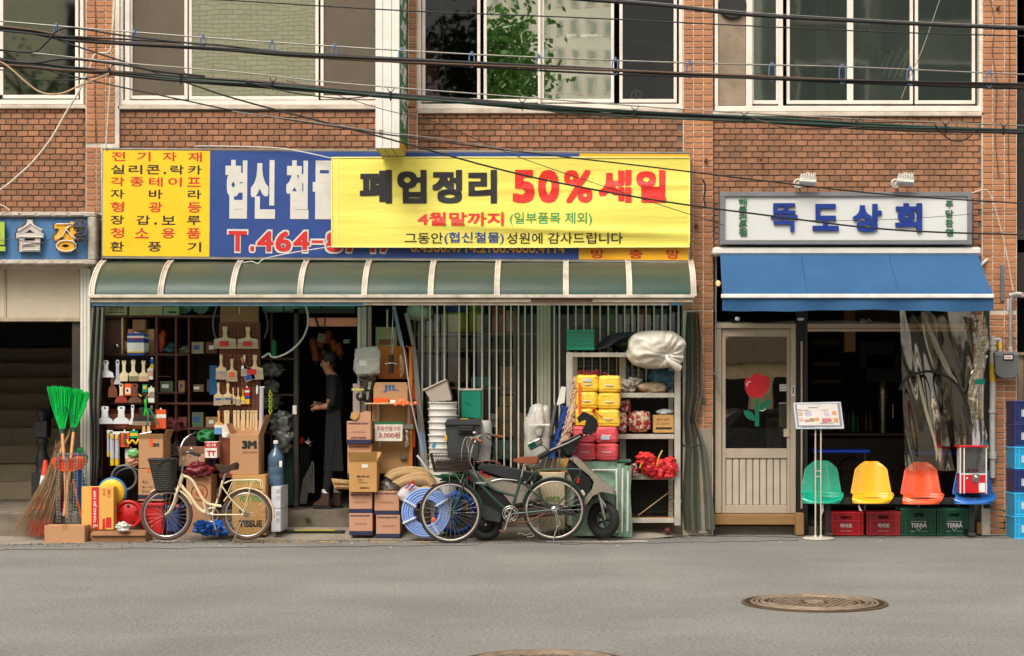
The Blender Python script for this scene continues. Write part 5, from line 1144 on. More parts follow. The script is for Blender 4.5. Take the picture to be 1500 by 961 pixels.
for a,b,c,d,l_ in ((313,326.5,560,594,'first brush of the third row, by the blue box'),(326.5,341,560.5,593,'second brush of the third row, with a blue printed band'),(338,345,567,592,'small pale brush in the middle of the third row'),(345.5,352,567,594,'slim pale brush right of the small one in the third row')): brush(a,b,c,d,y,l_,tag_=(a+3,b-3,c+.7*(d-c),c+.76*(d-c),m_inkb) if b-a>10 else None)
brush(353,358.5,569,592,y,'slim yellow brush in the third row',m_yellow,m_yellow,m_pwood)
pack(358,365.5,568,592,y,'red and white brush pack at the right end of the third row',[(.15,m_red),(.15,m_white),(.2,m_red),(.2,m_inkb),(.3,m_yellow)],name='brush_pack')
brush(314,326.5,601,636,y,'brush with blue bristles, left end of the bottom row',M('amber_handle',(214,160,84),.4),m_labw,M('blue_bristle',(96,142,196),.7),fs_=.62)
for i,(a,b,c,d) in enumerate(((328,336,601,624),(341.5,346,601,630),(347,351,601,630),(353,359,601,631),(361,364.5,601,631),(366,369,601,630),(369.5,373,601,631),(373.5,377,601,631))):
    t=thing('wooden_stick',W((a+b)/2,c,y-.01*(i%2)),'pale wooden tool handle sticking down, '+['directly right of the blue bristled brush','just left of the centre of the open box','second stick above the open box flap','widest of the sticks above the open box','slim stick right of the widest one','fine stick third from the right end','stick second from the right end','stick at the right end of the bottom row'][i],'stick','wooden sticks in the bottom row')
    k=MB(); cx=(a+b)/2; w_=(b-a)/2; k.pp([(cx-w_,c+1),(cx-w_*.6,c),(cx+w_*.6,c),(cx+w_,c+1),(cx+w_*.9,d-4),(cx+w_*1.15,d),(cx-w_*1.15,d),(cx-w_*.9,d-4)],y-.01*(i%2),.022); mk('grip',k,m_hw,t)
    k=MB(); k.lathe([(0,-.001),(.006,-.001),(.006,0)],W(cx,c+3.5,y-.0101*(i%2)-.0005),'y',8); mk('hole',k,m_black,t)
pack(325,338,622,638,-.2,'white price card hanging over the rim of the open box',[(1,M('cream_card',(216,204,180),.7))],name='price_card'); lumpy('seed_bag','small white and green packet tied below the price card','package',[(326,336,634,642,-.22,.04,17,.3)],m_labw)
k=MB(); k.pb(307,318,535,578,.1,.12,0,.004); mk('blue_box',k,M('box_blue',(10,90,140),.5),label='tall blue box with picture panels left of the peg board',cat='box')
pack(375,378,567,577,y,'tiny white tag on the peg board',[(1,m_labw)],name='tag')
t=thing('hot_glue_tubes',W(384,600,-.08),'long clear tube of white rods at the right edge of the peg board','tube'); k=MB(); k.tube(P([(383.5,567,-.1),(382.5,640,-.1)],0),3.2*S(0),10); mk('tube',k,M('milky_tube',(190,188,186),.3,var=.15,sc_=20),t); k=MB(); k.pb(380,387,566,568,-.12,.04); mk('cap',k,m_white,t)
t=thing('plastic_chain',W(396,572,-.05),'yellow green plastic chain hanging beside the peg board','chain'); m_lime=M('lime_plastic',(168,196,20),.4)
for i in range(9): k=MB(); k.ring(W(395.5+.6*(i%2),574+i*4,-.05),2.3*S(0),.006,'y' if i%2 else 'x',12,5,sz=1.35); mk('link',k,m_lime,t)
cable('hose',P([(447,446,-.2),(451,462,-.2),(450,480,-.2),(441,499,-.2),(424,515,-.2),(406,523,-.18),(397,522,-.15),(394,518,-.1),(384,524,-.1)],0),.012,M('pale_hose',(176,188,172),.45),'pale green hose hanging in a wide curve left of the doorway','hose')
cable('hose',P([(318,448,.1),(313,465,.1),(313,483,.1),(318,500,.1),(324,512,.1)],0),.012,M('grey_hose2',(96,104,100),.5),'grey hose end curving down left of the peg board','hose')
cable('hose',P([(386,452,.2),(391,466,.2),(392,480,.2),(387,496,.2)],0),.012,M('grey_hose2'),'grey hose end hanging right of the peg board','hose')
# dim shelves right of the peg board
t=thing('dark_shelf',W(410,700,.4),'dark shelves with bags between the peg board and the doorway','shelf')
for a,b in ((524,527),(577,580),(632,635),(690,694)): k=MB(); k.pb(384,430,a,b,.4,.4); mk('shelf_board',k,m_wood,t)
k=MB(); k.pb(396,399,455,730,.39,.04); mk('upright',k,m_wood,t)
k=MB(); k.lathe([(.03,-.11),(.035,-.1),(.035,.09),(.012,.12)],W(401,512,.42)); mk('green_bottle',k,M('bottle_green',(40,150,90),.35),label='green bottle standing on the dark shelf beside the peg board',cat='bottle')
m_film=M('smoky_film',(110,112,106),.22,var=.2,bump=1,bsc=18)
for i,(sp,l_) in enumerate((((382,412,532,552,.3,.2,21,.4),'crumpled clear bag on the dark shelf below the hose curve'),((384,410,578,600,.3,.2,22,.4),'smoky plastic bag on the dark shelf at brush height'),((398,430,603,640,.2,.2,23,.4),'pile of clear bags on the dark shelf above the water jug'),((405,428,628,668,.15,.2,24,.45,.4),'clear bag drooping from the shelf beside the water jug'),((388,408,556,578,.35,.15,25,.4),'small net bag on the dark shelf'))):
    lumpy('plastic_bag',l_,'bag',[sp],m_film,'clear bags on the dark shelf')
k=MB(); k.pb(399,429,650,740,.35,.3); mk('green_cabinet',k,M('cabinet_green',(28,60,44),.5),label='dark green cabinet behind the water jug',cat='cabinet')
# hanging rolls under the ceiling, the green light tinted into their colour
for i,(a,b) in enumerate(((386,416),(418,470),(472,520))):
    k=MB(); c=W((a+b)/2,449,.35); k.tube([W(a,449,.35),W(b,449,.35)],9*S(.3),14); mk('green_roll',k,M('roll_green',(96,140,118),.35,var=.2,sc_=8),label='pale green sheet roll stored under the ceiling, '+['next to the peg board top','in the middle, above the hose','right above the doorway'][i],cat='roll')
# ---------------- doorway
t=thing('sliding_door_frame',W(433,735,.15),'dark metal door post with a white socket at the left of the doorway','door frame')
k=MB(); k.pb(430,437,452,742,.1,.12,0,.004); mk('post',k,M('bronze_metal',(58,54,48),.4,metal=.4),t)
k=MB(); k.pb(428.5,434.5,594,607,.08,.02,0,.003); mk('socket',k,m_white,t)
k=MB(); k.pb(430,520,452,459,.1,.12); mk('lintel',k,m_black,t)
k=MB(); k.pb(453,523,465.5,478,.16,.03); k_=mk('salmon_board',k,M('salmon_sign',(226,140,116),.6,var=.08,emit=.0),label='salmon pink board hanging across the top of the doorway',cat='board')
k=MB(); k.pb(475,476.5,463,480,.14,.01); k.pp([(460,465),(463,465),(468,479),(465,479)],.14,.01); mk('strap',k,m_black,label='black straps crossing the salmon board',cat='strap')
m_ot=M('orange_tool',(190,88,20),.45,var=.2)
random.seed(12)
for i,(x_,y_) in enumerate(((470,500),(480,494),(489,506),(462,520),(475,523),(487,528),(497,512),(459,505))):
    t=thing('hanging_tool',W(x_,y_,1.6),'orange power tool hung in the dim shop, '+['just above the shopkeeper','directly under the salmon board','right of the paper sheet','low at the left','just left of the head','right of the head','at the right end of the top row','at the left end of the top row'][i],'tool','tools hanging in the dim shop')
    k=MB(); k.obox(W(x_,y_,1.6),(.09,.08,.17),(0,random.uniform(-.3,.3),0),0,.02); mk('body',k,m_ot,t)
    k=MB(); k.obox(W(x_+2,y_+10,1.6),(.05,.05,.12),(0,random.uniform(-.3,.3),0),0,.01); mk('grip',k,m_black,t)
k=MB(); k.obox(W(471,495,1.45),(.10,.005,.11),(0,R(12),0)); mk('paper_sheet',k,M('old_paper',(196,186,140),.8),label='small tilted sheet of paper pinned among the orange tools',cat='paper')
k=MB(); k.pb(503,512,497,503,1.4,.01); mk('white_tag',k,m_labw,label='small white tag in the dark upper right of the doorway',cat='tag')
lumpy('pipe_fittings','bundle of metal pipe fittings low in the dark doorway','fittings',[(448,458,640,655,.9,.2,31,.3)],m_chrome); k=MB(); k.pb(438,452,655,735,.8,.3); mk('dark_machine',k,m_dark,label='dark machine standing at the left inside the doorway',cat='machine')
k=MB()
for i in range(5): k.tube(smooth(P([(440+i*2,738,.5),(446+i*3,700-i*6,.55),(452+i*2,722,.5)],0)),.012,6)
mk('cable_coil',k,m_steel,label='grey cable loops on the shop floor at the left of the doorway',cat='cable'); 
k=MB(); k.sph(W(441,646,.8),.05); mk('red_ball',k,m_red,label='small red ball in the dark left of the doorway',cat='ball')
t=thing('floor_channel',W(462,767,-.15),'shallow metal channel with a yellow strip before the doorway','channel'); k=MB(); yq=-.22; k.box(X(414,yq),X(505,yq),yq-.05,yq+.12,.05,.075,0,.005); mk('channel',k,m_black,t); k=MB(); k.box(X(432,yq),X(492,yq),yq-.055,yq-.02,.076,.092,0,.003); mk('yellow_strip',k,M('dirty_yellow',(186,170,50),.6,dirt=.3),t)
k=MB(); k.lathe([(0,.0),(.03,0),(.03,.01)],W(449,757,-.03)); mk('floor_plate',k,m_chrome,label='small round metal plate on the concrete step',cat='plate')
# ---------------- right door jamb, mailbox, boards
t=thing('aluminium_post',W(535,520,.05),'bundle of pale aluminium door posts right of the doorway','post')
for a,b,c,d,mm in ((523.5,528.5,450,745,m_dwhite),(529,537,449,745,m_alu),(538.5,544,449,745,M('dusty_rose_alu',(150,128,116),.5))): k=MB(); k.pb(a,b,c,d,.02,.06,0,.004); mk('profile',k,mm,t)
t=thing('mailbox',W(537,549,-.1),'grey translucent plastic box wrapped in film on the door post','box'); k=MB(); k.pp([(519,519),(524,509),(553,507),(556,514),(556,546),(522,549)],-.2,.18); mk('body',k,M('milky_grey',(150,152,140),.35,var=.1,sc_=8,coat=.3),t)
k=MB(); k.pb(519,555,526,528,-.215,.02); mk('lid_rim',k,M('milky_grey2',(170,170,158),.35),t); k=MB(); k.pb(526,537,528,536,-.207,.005); mk('label',k,m_labw,t); k=MB(); blob(520,557,508,551,-.23,.22,33,.12,.4,mb=k); mk('film',k,m_bag,t)
def caster(px,py,y,label):
    t=thing('caster',W(px,py,y),label,'caster','black casters hanging by the door'); k=MB(); k.lathe([(.015,-.02),(.05,-.02),(.055,0),(.05,.02),(.015,.02)],W(px,py,y),'y',20); mk('wheel',k,m_rubber,t)
    k=MB(); k.lathe([(0,-.025),(.02,-.025),(.02,.025)],W(px,py,y),'y',12); k.pp([(px-2,py-9),(px+3,py-10),(px+2,py),(px-1,py)],y-.03,.06); mk('fork',k,m_chrome,t)
caster(528,581,-.15,'large black caster with a bright hub below the grey box'); caster(538,583,-.12,'black caster tucked right of the large one'); caster(541,569,-.12,'small dark caster just below the grey box')
k=MB(); k.obox(W(524,570.5,-.2),(.14,.02,.02)); mk('yellow_stub',k,M('pale_yellow',(206,200,90),.4),label='short pale yellow rod sticking out above the large caster',cat='rod')
lumpy('bolt_bags','dark bundle of bolts and screws hung below the grey box','fittings',[(527,549,550,566,-.1,.08,35,.5),(533,549,562,580,-.1,.08,36,.5)],M('bolt_grey',(96,88,76),.4,metal=.5,var=.4,sc_=30))
k=MB(); k.pb(517,527,562,606,-.05,.02); mk('pale_card',k,M('mauve_card',(176,156,148),.7),label='pale mauve card strip behind the large caster',cat='card')
k=MB(); k.pb(553.5,598,507,555,.1,.02); mk('orange_sheet',k,M('deep_orange',(206,112,20),.5,var=.1),label='deep orange sheet behind the hanging chrome scale',cat='sheet')
k=MB(); z=[(592,508),(608,511),(611,520),(611,530),(606,534),(611,540),(611,552),(605,558),(609,565),(610,585),(602,586),(601,508)]; k.pp(z,-.05,.12); k.pp([(602,586),(610,590),(609,606),(604,608),(608,620),(608,655),(600,655)],-.04,.12); ob_=mk('orange_bin_stack',k,m_ot,label='stack of orange plastic bins seen edge on behind the slanting poles',cat='bins')
k=MB(); k.pb(599,604,508,690,-.08,.02); mk('edge_strip',k,M('deep_orange'),ob_)
carton(550,581,479,508,.1,.2,'greenish carton on the orange bins under the awning',M('drab_card'),seam=False,lab=((555,578,497,505,m_brw),))
t=thing('hanging_scale',W(574,512,-.15),'chrome and black bicycle pump hanging on the orange sheet','pump'); k=MB(); k.tube(P([(576,452,-.12),(575,482,-.14),(571,530,-.16),(574,531,-.16),(577,487,-.16)],0),.006,6); mk('chain',k,m_chrome,t); k=MB(); k.lathe([(.05,-.008),(.05,.008)],W(573,532,-.15)); k.tube(P([(564,533,-.15),(581,533,-.15)],0),.008,6); mk('disc',k,m_chrome,t); k=MB(); k.cyl(W(573,547,-.15),W(573,520,-.15),.028,.032,12); mk('cylinder',k,m_black,t)
k=MB(); k.pb(566,568.5,453,480,.0,.02); mk('steel_strip',k,m_alu,label='short steel strip hanging left of the pump',cat='strip')
lumpy('blister_pack','clear blister pack with a small metal tool on the orange sheet','package',[(584,593,520,553,-.05,.05,37,.3)],M('blister',(190,150,110),.25,var=.3,sc_=20,metal=.2))
t=carton(547,597,569,590,-.2,.28,'cardboard box with a blue mark and an orange end on the little shelf',m_card,(('JIL',561,584,563.5,575,M('ink_steelblue',(50,100,140),.6),.03),),lab=((547,571,583,590,m_orange),(569,579,586,591,m_labw)),seam=False)
k=MB(); k.pp([(550,560),(595,560),(598,569),(547,569)],-.19,.2); mk('lid',k,m_card,t)
k=MB(); k.pb(534,607,590,592,-.3,.35); mk('little_shelf',k,m_pwood,label='thin wooden shelf carrying the box with the blue mark',cat='shelf')
t=thing('orange_rolls',W(594,590,-.35),'row of small fluorescent orange rolls at the edge of the little shelf','rolls'); m_fo=M('fluo_orange',(250,120,60),.5)
for i in range(6): 
    k=MB(); c=W(580+5.7*i,592-(i%2)*1.5,-.36); k.lathe([(.010,-.03),(.022,-.03),(.022,.03),(.010,.03)],c,'y',14); mk('roll',k,m_fo,t)
k=MB(); c=W(584,587,-.36); k.tube([c,c+Vector((.07,0,-.005))],.02,10); mk('roll',k,m_fo,t)
k=MB(); k.pb(545,604,592,694,-.05,.03,0,.003); pb2=mk('plywood_board',k,m_board,label='tan board behind the price notice',cat='board')
for q_ in ((552,555.5,592,622),(597,600.5,592,622),(555,558,646,655)): k=MB(); k.pb(*q_,-.09,.02); mk('bracket',k,m_alu,pb2)
k=MB(); k.pb(546,606,621,629,-.1,.05,0,.006); mk('rail',k,m_alu,pb2)
t=thing('price_notice',W(570,647,-.22),'handwritten paper price notice hanging on the cardboard stack','notice')
k=MB(); k.add([W(549,621,-.21),W(590,621,-.21),W(589,646,-.22),W(549.5,646,-.225)],[(0,3,2,1)]); mk('paper',k,M('notice_paper',(216,208,196),.6),t); k=MB(); k.pb(548,591,618,621,-.215,.01); mk('green_strip',k,M('strip_green',(20,110,70),.5),t)
m_hr=flat('hand_red',(170,36,40)); text(t,'주방전용가위',552,586,624,631,-.2215,m_hr,bold=.0,th=.001); text(t,'3,000원',555,586,633,642,-.2225,m_hr,bold=.008,th=.001)
lumpy('scissors','hanging metal scissors right of the price notice','scissors',[(592,599,630,655,-.15,.03,39,.3)],m_chrome); k=MB(); k.pb(586,595,668,672,-.1,.03); k.tube([W(588,656,-.09),W(588,668,-.09)],.003,4); mk('padlock',k,m_steel,label='small padlock hanging on the tan board',cat='padlock')
pole_=cable('pole',P([(578,450,-.1),(592,514,-.25),(604,596,-.45),(621,668,-.6)],0),.010,M('pole_grey',(140,142,146),.35,metal=.5),'thin grey pole slanting across the shelf right of the doorway','pole')
k=MB(); k.tube([W(577,449,-.08),W(589,508,-.2)],.022,8); mk('sleeve',k,M('pole_bluegrey',(110,124,140),.4),pole_)
k=MB(); k.tube([W(616,634,-.6),W(621,662,-.66)],.013,8); mk('grip',k,M('grip_blue',(70,110,170),.4),pole_)
k=MB(); k.pp([(592,459),(598,458),(608,506),(603,506)],-.12,.05); k.pp([(603.5,507),(608.5,507),(633,735),(620,735)],-.10,.06); mk('leaning_plank',k,M('grey_profile',(128,124,118),.5,var=.12,dirt=.3),label='long grey metal profile leaning left of the barred window',cat='plank')
k=MB(); sbox(k,W(615,457,.15),(39*S(.1),.3,27*S(.1)),.8,28,16); mk('lamp_globe',k,M('globe_green',(150,170,140),.4),label='pale round bowl hanging just under the green awning',cat='bowl')

# odds and ends on the dim middle shelves
random.seed(77)
for ri,(c,d,rn) in enumerate(((498,518,'high'),(553,574,'upper middle'),(600,626,'lower middle'),(660,690,'low'))):
    for ci,(a,b,cn) in enumerate(((232,254,'left'),(259,274,'centre'),(279,299,'right centre'),(301,320,'right'))):
        if (ri,ci) in ((0,0),(0,1),(3,0),(2,0)): continue
        h=random.uniform(.5,.95); mm=M('sundry_%d'%((ri*4+ci)%6),[(120,96,70),(70,84,96),(150,140,120),(110,56,44),(84,96,70),(160,120,80)][(ri*4+ci)%6],.6,var=.2,sc_=12)
        t=thing('stock_box',W((a+b)/2,d,.25),'dim small box on the %s shelf board, %s column of the middle shelves'%(rn,cn),'box')
        k=MB(); k.pb(a+random.uniform(0,4),b-random.uniform(0,4),d-(d-c)*h,d,.25,.2,0,.004); mk('body',k,mm,t); k=MB(); k.pb(a+5,b-7,d-(d-c)*h*.7,d-(d-c)*h*.35,.247,.002); mk('label',k,m_labw if (ri+ci)%2 else m_inkb,t)
# ================================================================= navy banded cartons, sacks, coils
def navybox(px0,px1,py0,py1,yf,label,qr=True,d=.30,rest=()):
    H=py1-py0; g_='cartons with a navy tape band'
    return carton(px0,px1,py0,py1,yf,d,label,m_card3,(('SAWON CLEAN CHANT',px0+2,px1-3,py0+2.2,py0+4.6,m_inkn,.02),('고급 장갑 세트',px0+8,px1-8,py0+H*.45,py0+H*.45+2.2,m_inkgr,0))+rest,band=(py1-6.2,py1-.2),group=g_,seam=False)
navybox(509,544,651,700,-.30,'carton with navy band in the second layer, behind the golden box',d=.3)
t=navybox(508,543,617,650,-.35,'topmost carton with navy band and torn open lid left of the price notice',rest=(('SAWON TRADING',514,536,640,642.5,m_inkn,.02),)); k=MB(); k.pp([(521,617),(543,617),(543,603),(536,602),(527,605),(522,611)],-.35,.004); mk('torn_flap',k,m_card3,t); k=MB(); k.pp([(513,612),(515,604),(526,603),(525,611),(519,616)],-.37,.004); mk('torn_piece',k,m_card2,t)
t=carton(511.5,552,676,721,-.55,.30,'golden cardboard box standing open with its flap raised',m_card2,(('품목 수량 1.2M',523,541,696.5,699.5,m_ink,.02),('SIZE',524,531,702,704,m_ink,0),('내용물 확인',524,538,706,708,m_inkgr,0),('취급주의',527,540,713.5,716,m_ink,.02)),flaps=(('front',.11),('right',.05)),lab=((530,539,680,685,m_labw),),seam=False)
k=MB(); k.add([W(519,661,-.25),W(559,662,-.25),W(559,684,-.25),W(553,676,-.55)],[(0,1,2,3)]); mk('rear_flap',k,m_card2,t)
def sq(a,b,c,d,yf): return 
navybox(511.5,545,721.5,751.5,-.48,'carton with navy band under the golden box'); navybox(511.5,545.5,752,784,-.49,'bottom carton with navy band of the left pile, on the pavement')
navybox(548.5,584.5,719.5,754,-.46,'upper carton with navy band of the right pile beside the blue hose'); navybox(551,586,754.5,788,-.48,'bottom carton with navy band of the right pile, slightly shifted right')
t=thing('bamboo_sticks',W(500,710,-.2),'bundle of short bamboo sticks poking out left of the golden box','sticks')
for i in range(7): k=MB(); k.tube([W(486+i*.8,702+i*2.2,-.22-.02*(i%3)),W(514,705+i*1.8,-.1)],.010,6); mk('stick',k,m_pwood,t)
# straw brooms and sacks
m_straw=M('straw',(158,128,86),.85,var=.2,sc_=30,stretch=(4,1,1),bump=.6,bsc=40)
def strawfan(pts,y,rr,label,name='straw_mat',mat=None,fl=1.0):
    """stiff fan shaped mat standing on edge: ribs run from a pivot below to the curved rim"""
    t=thing(name,W(pts[len(pts)//2][0],pts[len(pts)//2][1],y),label,'straw mat','straw mats heaped on the pavement'); base=smooth(P(pts,y),8); n=len(base)-1
    cx=sum(p.x for p in base)/len(base); cz=min(p.z for p in base)-.06
    def f(u,v,o=0):
        p=base[min(n,int(round(u*n)))]; q=Vector((cx+(p.x-cx)*.62,y-.10,cz+(p.z-cz)*.25)); r=p.lerp(q,v); r.y-=.07*math.sin(math.pi*v)+o; r.z+=.02*math.sin(math.pi*v); return r
    k=MB(); k.grid(f,n,10); k.grid(lambda u,v:f(1-u,v,-.012),n,10); mk('sheet',k,mat or m_straw,t)
    k=MB()
    for i in range(0,n+1): k.tube([f(i/n,j/5,.003) for j in range(6)],.0034,4)
    mk('rib',k,m_pwood if mat is None else mat,t,kind='stuff')
    k=MB(); k.tube(base,.008,6); mk('rim',k,m_pwood,t)
strawfan([(563,698),(572,690),(590,685),(612,685),(630,690),(640,697)],-.35,.062,'curved ribbed straw mat on top of the heap')
strawfan([(575,706),(595,697),(615,693),(632,697),(641,708)],-.5,.055,'straw mat curving under the ribbed one')
strawfan([(596,735),(605,718),(618,708),(632,705),(642,708)],-.52,.065,'smooth tan paper sack bent over the blue hose coil','paper_sack',M('tan_sack',(200,160,100),.7,var=.1))
lumpy('film_bundle','clear film covered bundle between the straw mat and the cartons','bundle',[(560,592,700,722,-.4,.25,41,.35),(580,612,702,716,-.42,.2,42,.3)],M('dusty_film',(150,146,138),.3,var=.2,bump=1,bsc=20))
t=thing('printed_sack',W(605,735,-.55),'white sack with red and blue print above the blue hose coil','sack'); k=MB(); blob(586,616,706,738,-.62,.14,43,.12,.6,mb=k,rot=.6); mk('sack',k,M('white_sack',(206,202,200),.5,var=.08),t)
k=MB()
for i,(a,b) in enumerate(((600,709),(604,706),(596,714),(607,711),(601,716))): k.obox(W(a,b,-.655),(.045,.004,.018),(0,R(-40),0))
mk('print',k,m_inkr,t); k=MB(); k.obox(W(599,712,-.655),(.05,.005,.014),(0,R(-40),0)); k.obox(W(604,713,-.655),(.03,.005,.02),(0,R(-40),0)); mk('blue_print',k,m_inkb,t)
k=MB(); k.tube(smooth(P([(611,667,-.6),(618,676,-.6),(627,690,-.58),(634,700,-.5)],0)),.012,6); mk('white_stick',k,m_str,label='thin pale stick rising from the straw mats',cat='stick')
t=thing('hose_coil',W(625,786,-.7),'pale blue hose coil tied with clear bands leaning behind the green bicycle wheel','hose coil'); random.seed(14); m_hb=M('pale_blue_hose',(136,164,222),.35,var=.12,sc_=8)
k=MB(); c=W(625,750.5,-.72)
for j in range(5):
    for i in range(5): k.ring(c+Vector((random.uniform(-.004,.004),-.06+.028*i,random.uniform(-.004,.004))),(36-3.4*j)*S(-.7)-.012-(i%2)*.008,.0135,'y',48,6)
mk('coil',k,m_hb,t); k=MB()
for a in (32,150,205,300): 
    q=Vector((math.cos(R(a)),0,math.sin(R(a)))); rr=27*S(-.7); k.obox(c+q*rr,(.165,.19,.028),(0,-R(a),0),0,.01)
mk('band',k,M('clear_band',(196,204,220),.25),t)
k=MB()
for i in range(5): k.ring(W(668,752,-.55+.03*i),(26+i)*S(-.5),.016,'y',36,6)
mk('blue_cable_coil',k,M('deep_blue_coil',(16,72,170),.35),label='deep blue cable coil behind the front wheel of the green bicycle',cat='coil')
lumpy('blue_tarp','bright blue film bundle behind the spokes of the green bicycle','bundle',[(636,676,715,776,-.42,.25,45,.25)],M('sky_blue_film',(20,110,190),.3,bump=.8,bsc=15))
lumpy('green_garland','dark green fluffy garland under the wire basket of the green bicycle','garland',[(641,680,694,705,-.75,.1,46,.6),(650,676,696,704,-.8,.1,47,.6)],M('tinsel_green',(14,84,46),.6,bump=1,bsc=60))
# ---------------- pails, tins, bins in front of the bars
t=thing('pail_stack',W(648,700,-.3),'tall stack of white plastic pails before the barred window','pails')
c=W(649,0,-.3); s=S(-.3)
for i in range(11):
    zt=Z(589+i*9.5,-.3); k=MB(); k.lathe([(19.5*s,zt-.085),(20.3*s,zt-.05),(20.6*s,zt-.012),(22*s,zt-.01),(22*s,zt),(20.2*s,zt),(19*s,zt-.05)],(c.x+random.uniform(-.004,.004),-.3,0),n=32); mk('pail',k,m_white,t)
k=MB(); k.lathe([(17*s,Z(780,-.3)),(20.3*s,Z(694,-.3))],(c.x,-.3,0),n=32); mk('pail',k,m_white,t)
k=MB(); k.obox(W(636,652,-.54),(.04,.004,.07),(0,.4,0)); mk('blue_print',k,M('print_teal',(40,140,170),.5),t)
t=thing('grey_bin',W(642,588,-.3),'grey beige plastic bin tipped on top of the white pails','bin')
k=MB(); k.pp([(621,571),(653,556),(654.5,558.5),(661,583),(660,586.5),(637,588),(632,588.5)],-.42,.26); mk('body',k,M('greige_plastic',(166,152,140),.5,var=.05),t); k=MB(); k.tube(P([(620.5,571.5),(653.5,556)],-.43),.010,6); k.tube(P([(620.5,571.5,-.43),(622,570,-.16)],0),.01,6); mk('rim',k,M('greige_rim',(178,166,152),.5),t)
t=thing('green_tin',W(690,614,-.2),'square emerald green oil tin standing on the black tote','tin'); m_em=M('emerald',(0,126,98),.3,var=.08,coat=.4)
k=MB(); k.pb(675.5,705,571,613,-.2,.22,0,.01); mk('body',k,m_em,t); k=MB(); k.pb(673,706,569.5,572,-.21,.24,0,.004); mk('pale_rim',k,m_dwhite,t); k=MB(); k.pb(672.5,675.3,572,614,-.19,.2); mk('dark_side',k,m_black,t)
k=MB(); k.obox(W(685,590,-.205),(.08,.01,.02),(0,R(35),0),0,.004); mk('dent',k,m_em,t)
t=thing('tool_tote',W(678,676,-.55),'large black plastic tote box behind the handlebar of the green bicycle','tote box'); m_tote=M('tote_grey',(56,58,60),.45,var=.08)
k=MB(); k.pp([(652,620),(654,616),(702,616),(703,620),(699,671),(656,671)],-.62,.3); mk('body',k,m_tote,t); k=MB(); k.pp([(650,622),(655,614),(702,614),(705,622)],-.65,.34); mk('lid',k,m_tote,t)
k=MB(); k.pb(671,694,624,636,-.66,.04,0,.01); k.pb(674,691,629,632,-.68,.05,0,.005); mk('latch',k,m_black,t); k=MB(); k.pb(674,686,613,615.5,-.62,.03); k.pb(651,655,638,646,-.64,.03,0,.004); mk('yellow_clip',k,M('clip_yellow',(226,176,60),.4),t)
k=MB(); k.lathe([(.09,Z(674,-.2)),(.10,Z(654,-.2)),(.11,Z(653,-.2)),(.1,Z(640,-.2)),(.11,Z(638,-.2)),(.1,Z(616,-.2))],(X(707,-.2),-.2,0),n=20); mk('white_jar',k,m_white,label='white plastic canister right of the black tote',cat='canister')
# ---------------- security grille and the window behind it
t=thing('security_grille',W(810,720,.0),'pale painted vertical bars across the right half of the hardware shop front','grille'); m_bar=M('bar_paint',(216,210,192),.5,var=.08,dirt=.4,dcol=(110,96,80),dsc=6)
for px in (618.5,630,640.5,651,672.5,684,694.5,706,717,727.5,738.5,748.5,759.5,769,779,812,819.5,832,843.5,855,867,879,891,903,915,926,935,946.5,958,970,982,994):
    k=MB(); k.box(X(px,0)-.0085,X(px,0)+.0085,-.01,.01,.3,Z(441,0)); mk('bar',k,m_bar,t)
k=MB(); k.pb(613,1000,443,447,-.02,.04); k.pb(613,1000,732,736,-.02,.04); mk('rail',k,m_bar,t)
t=thing('aluminium_pillar',W(796,720,.02),'wide ribbed pale aluminium pillar in the middle of the barred window','pillar')
k=MB(); k.pb(786.5,806.5,441,745,-.03,.12,0,.005); mk('pillar',k,M('pale_green_alu',(176,172,152),.5,var=.06,dirt=.3),t)
for a in (790,796,801): k=MB(); k.pb(a,a+.8,442,744,-.033,.01); mk('groove',k,m_steel,t)
t=thing('shop_window',W(810,720,.25),'dark glass shop window behind the bars','window')
k=MB()
for a,b in ((612,616),(806,811),(706,709)): k.pb(a,b,446,745,.2,.06)
k.pb(612,1000,738,745,.2,.06); mk('frame',k,m_steel,t)
k=MB(); k.add([W(614,447,.23),W(1000,447,.23),W(1000,740,.23),W(614,740,.23)],[(0,3,2,1)]); mk('pane',k,glassy('shop_glass',(.86,.88,.84),.035,(.8,.8,.8),.02),t)
t=thing('stock_shelf',W(700,700,.7),'dim stock shelves behind the barred window','shelf')
for a,y_ in ((488,.34),(512,.34),(567,.34),(614,.34),(660,.34)): k=MB(); k.pb(606,754 if a!=488 else 800,a,a+3,y_,.4); mk('shelf_board',k,M('shelf_grey',(140,128,108),.6),t)
k=MB(); k.pb(752,756,450,740,.338,.04); k.pb(606,609,450,740,.338,.04); mk('upright',k,M('shelf_grey'),t)
k=MB(); k.pb(600,1000,447,740,.85,.03); mk('back_panel',k,m_dark,t)
def shelfbox(a,b,c,d,mat,label,y=.37,dd=.25,cat='box',name='stock_box'):
    k=MB(); k.pb(a,b,c,d,y,dd,0,.004); mk(name,k,mat,label=label,cat=cat)
def can(a,b,c,d,y,label,parts_):
    t=thing('paint_drum',W((a+b)/2,d,y),label,'drum','paint drums on the stock shelf'); s=S(y); r=(b-a)/2*s; q=c
    for nm,f_,mm in parts_: k=MB(); z1=Z(q,y); q+=f_*(d-c); k.lathe([(r,Z(q,y)),(r,z1)],(X((a+b)/2,y),y,0),n=24); mk(nm,k,mm,t)
can(652,684,447,487,.55,'blue and yellow drum on the top stock shelf, left one',[('lid_band',.3,M('drum_blue',(56,84,150),.5)),('body',.7,M('drum_yellow',(226,212,50),.5))])
can(687,706,447,487,.55,'yellow drum on the top stock shelf, right of the blue and yellow one',[('lid_band',.25,M('drum_yellow2',(160,160,50),.5)),('body',.75,M('drum_yellow'))])
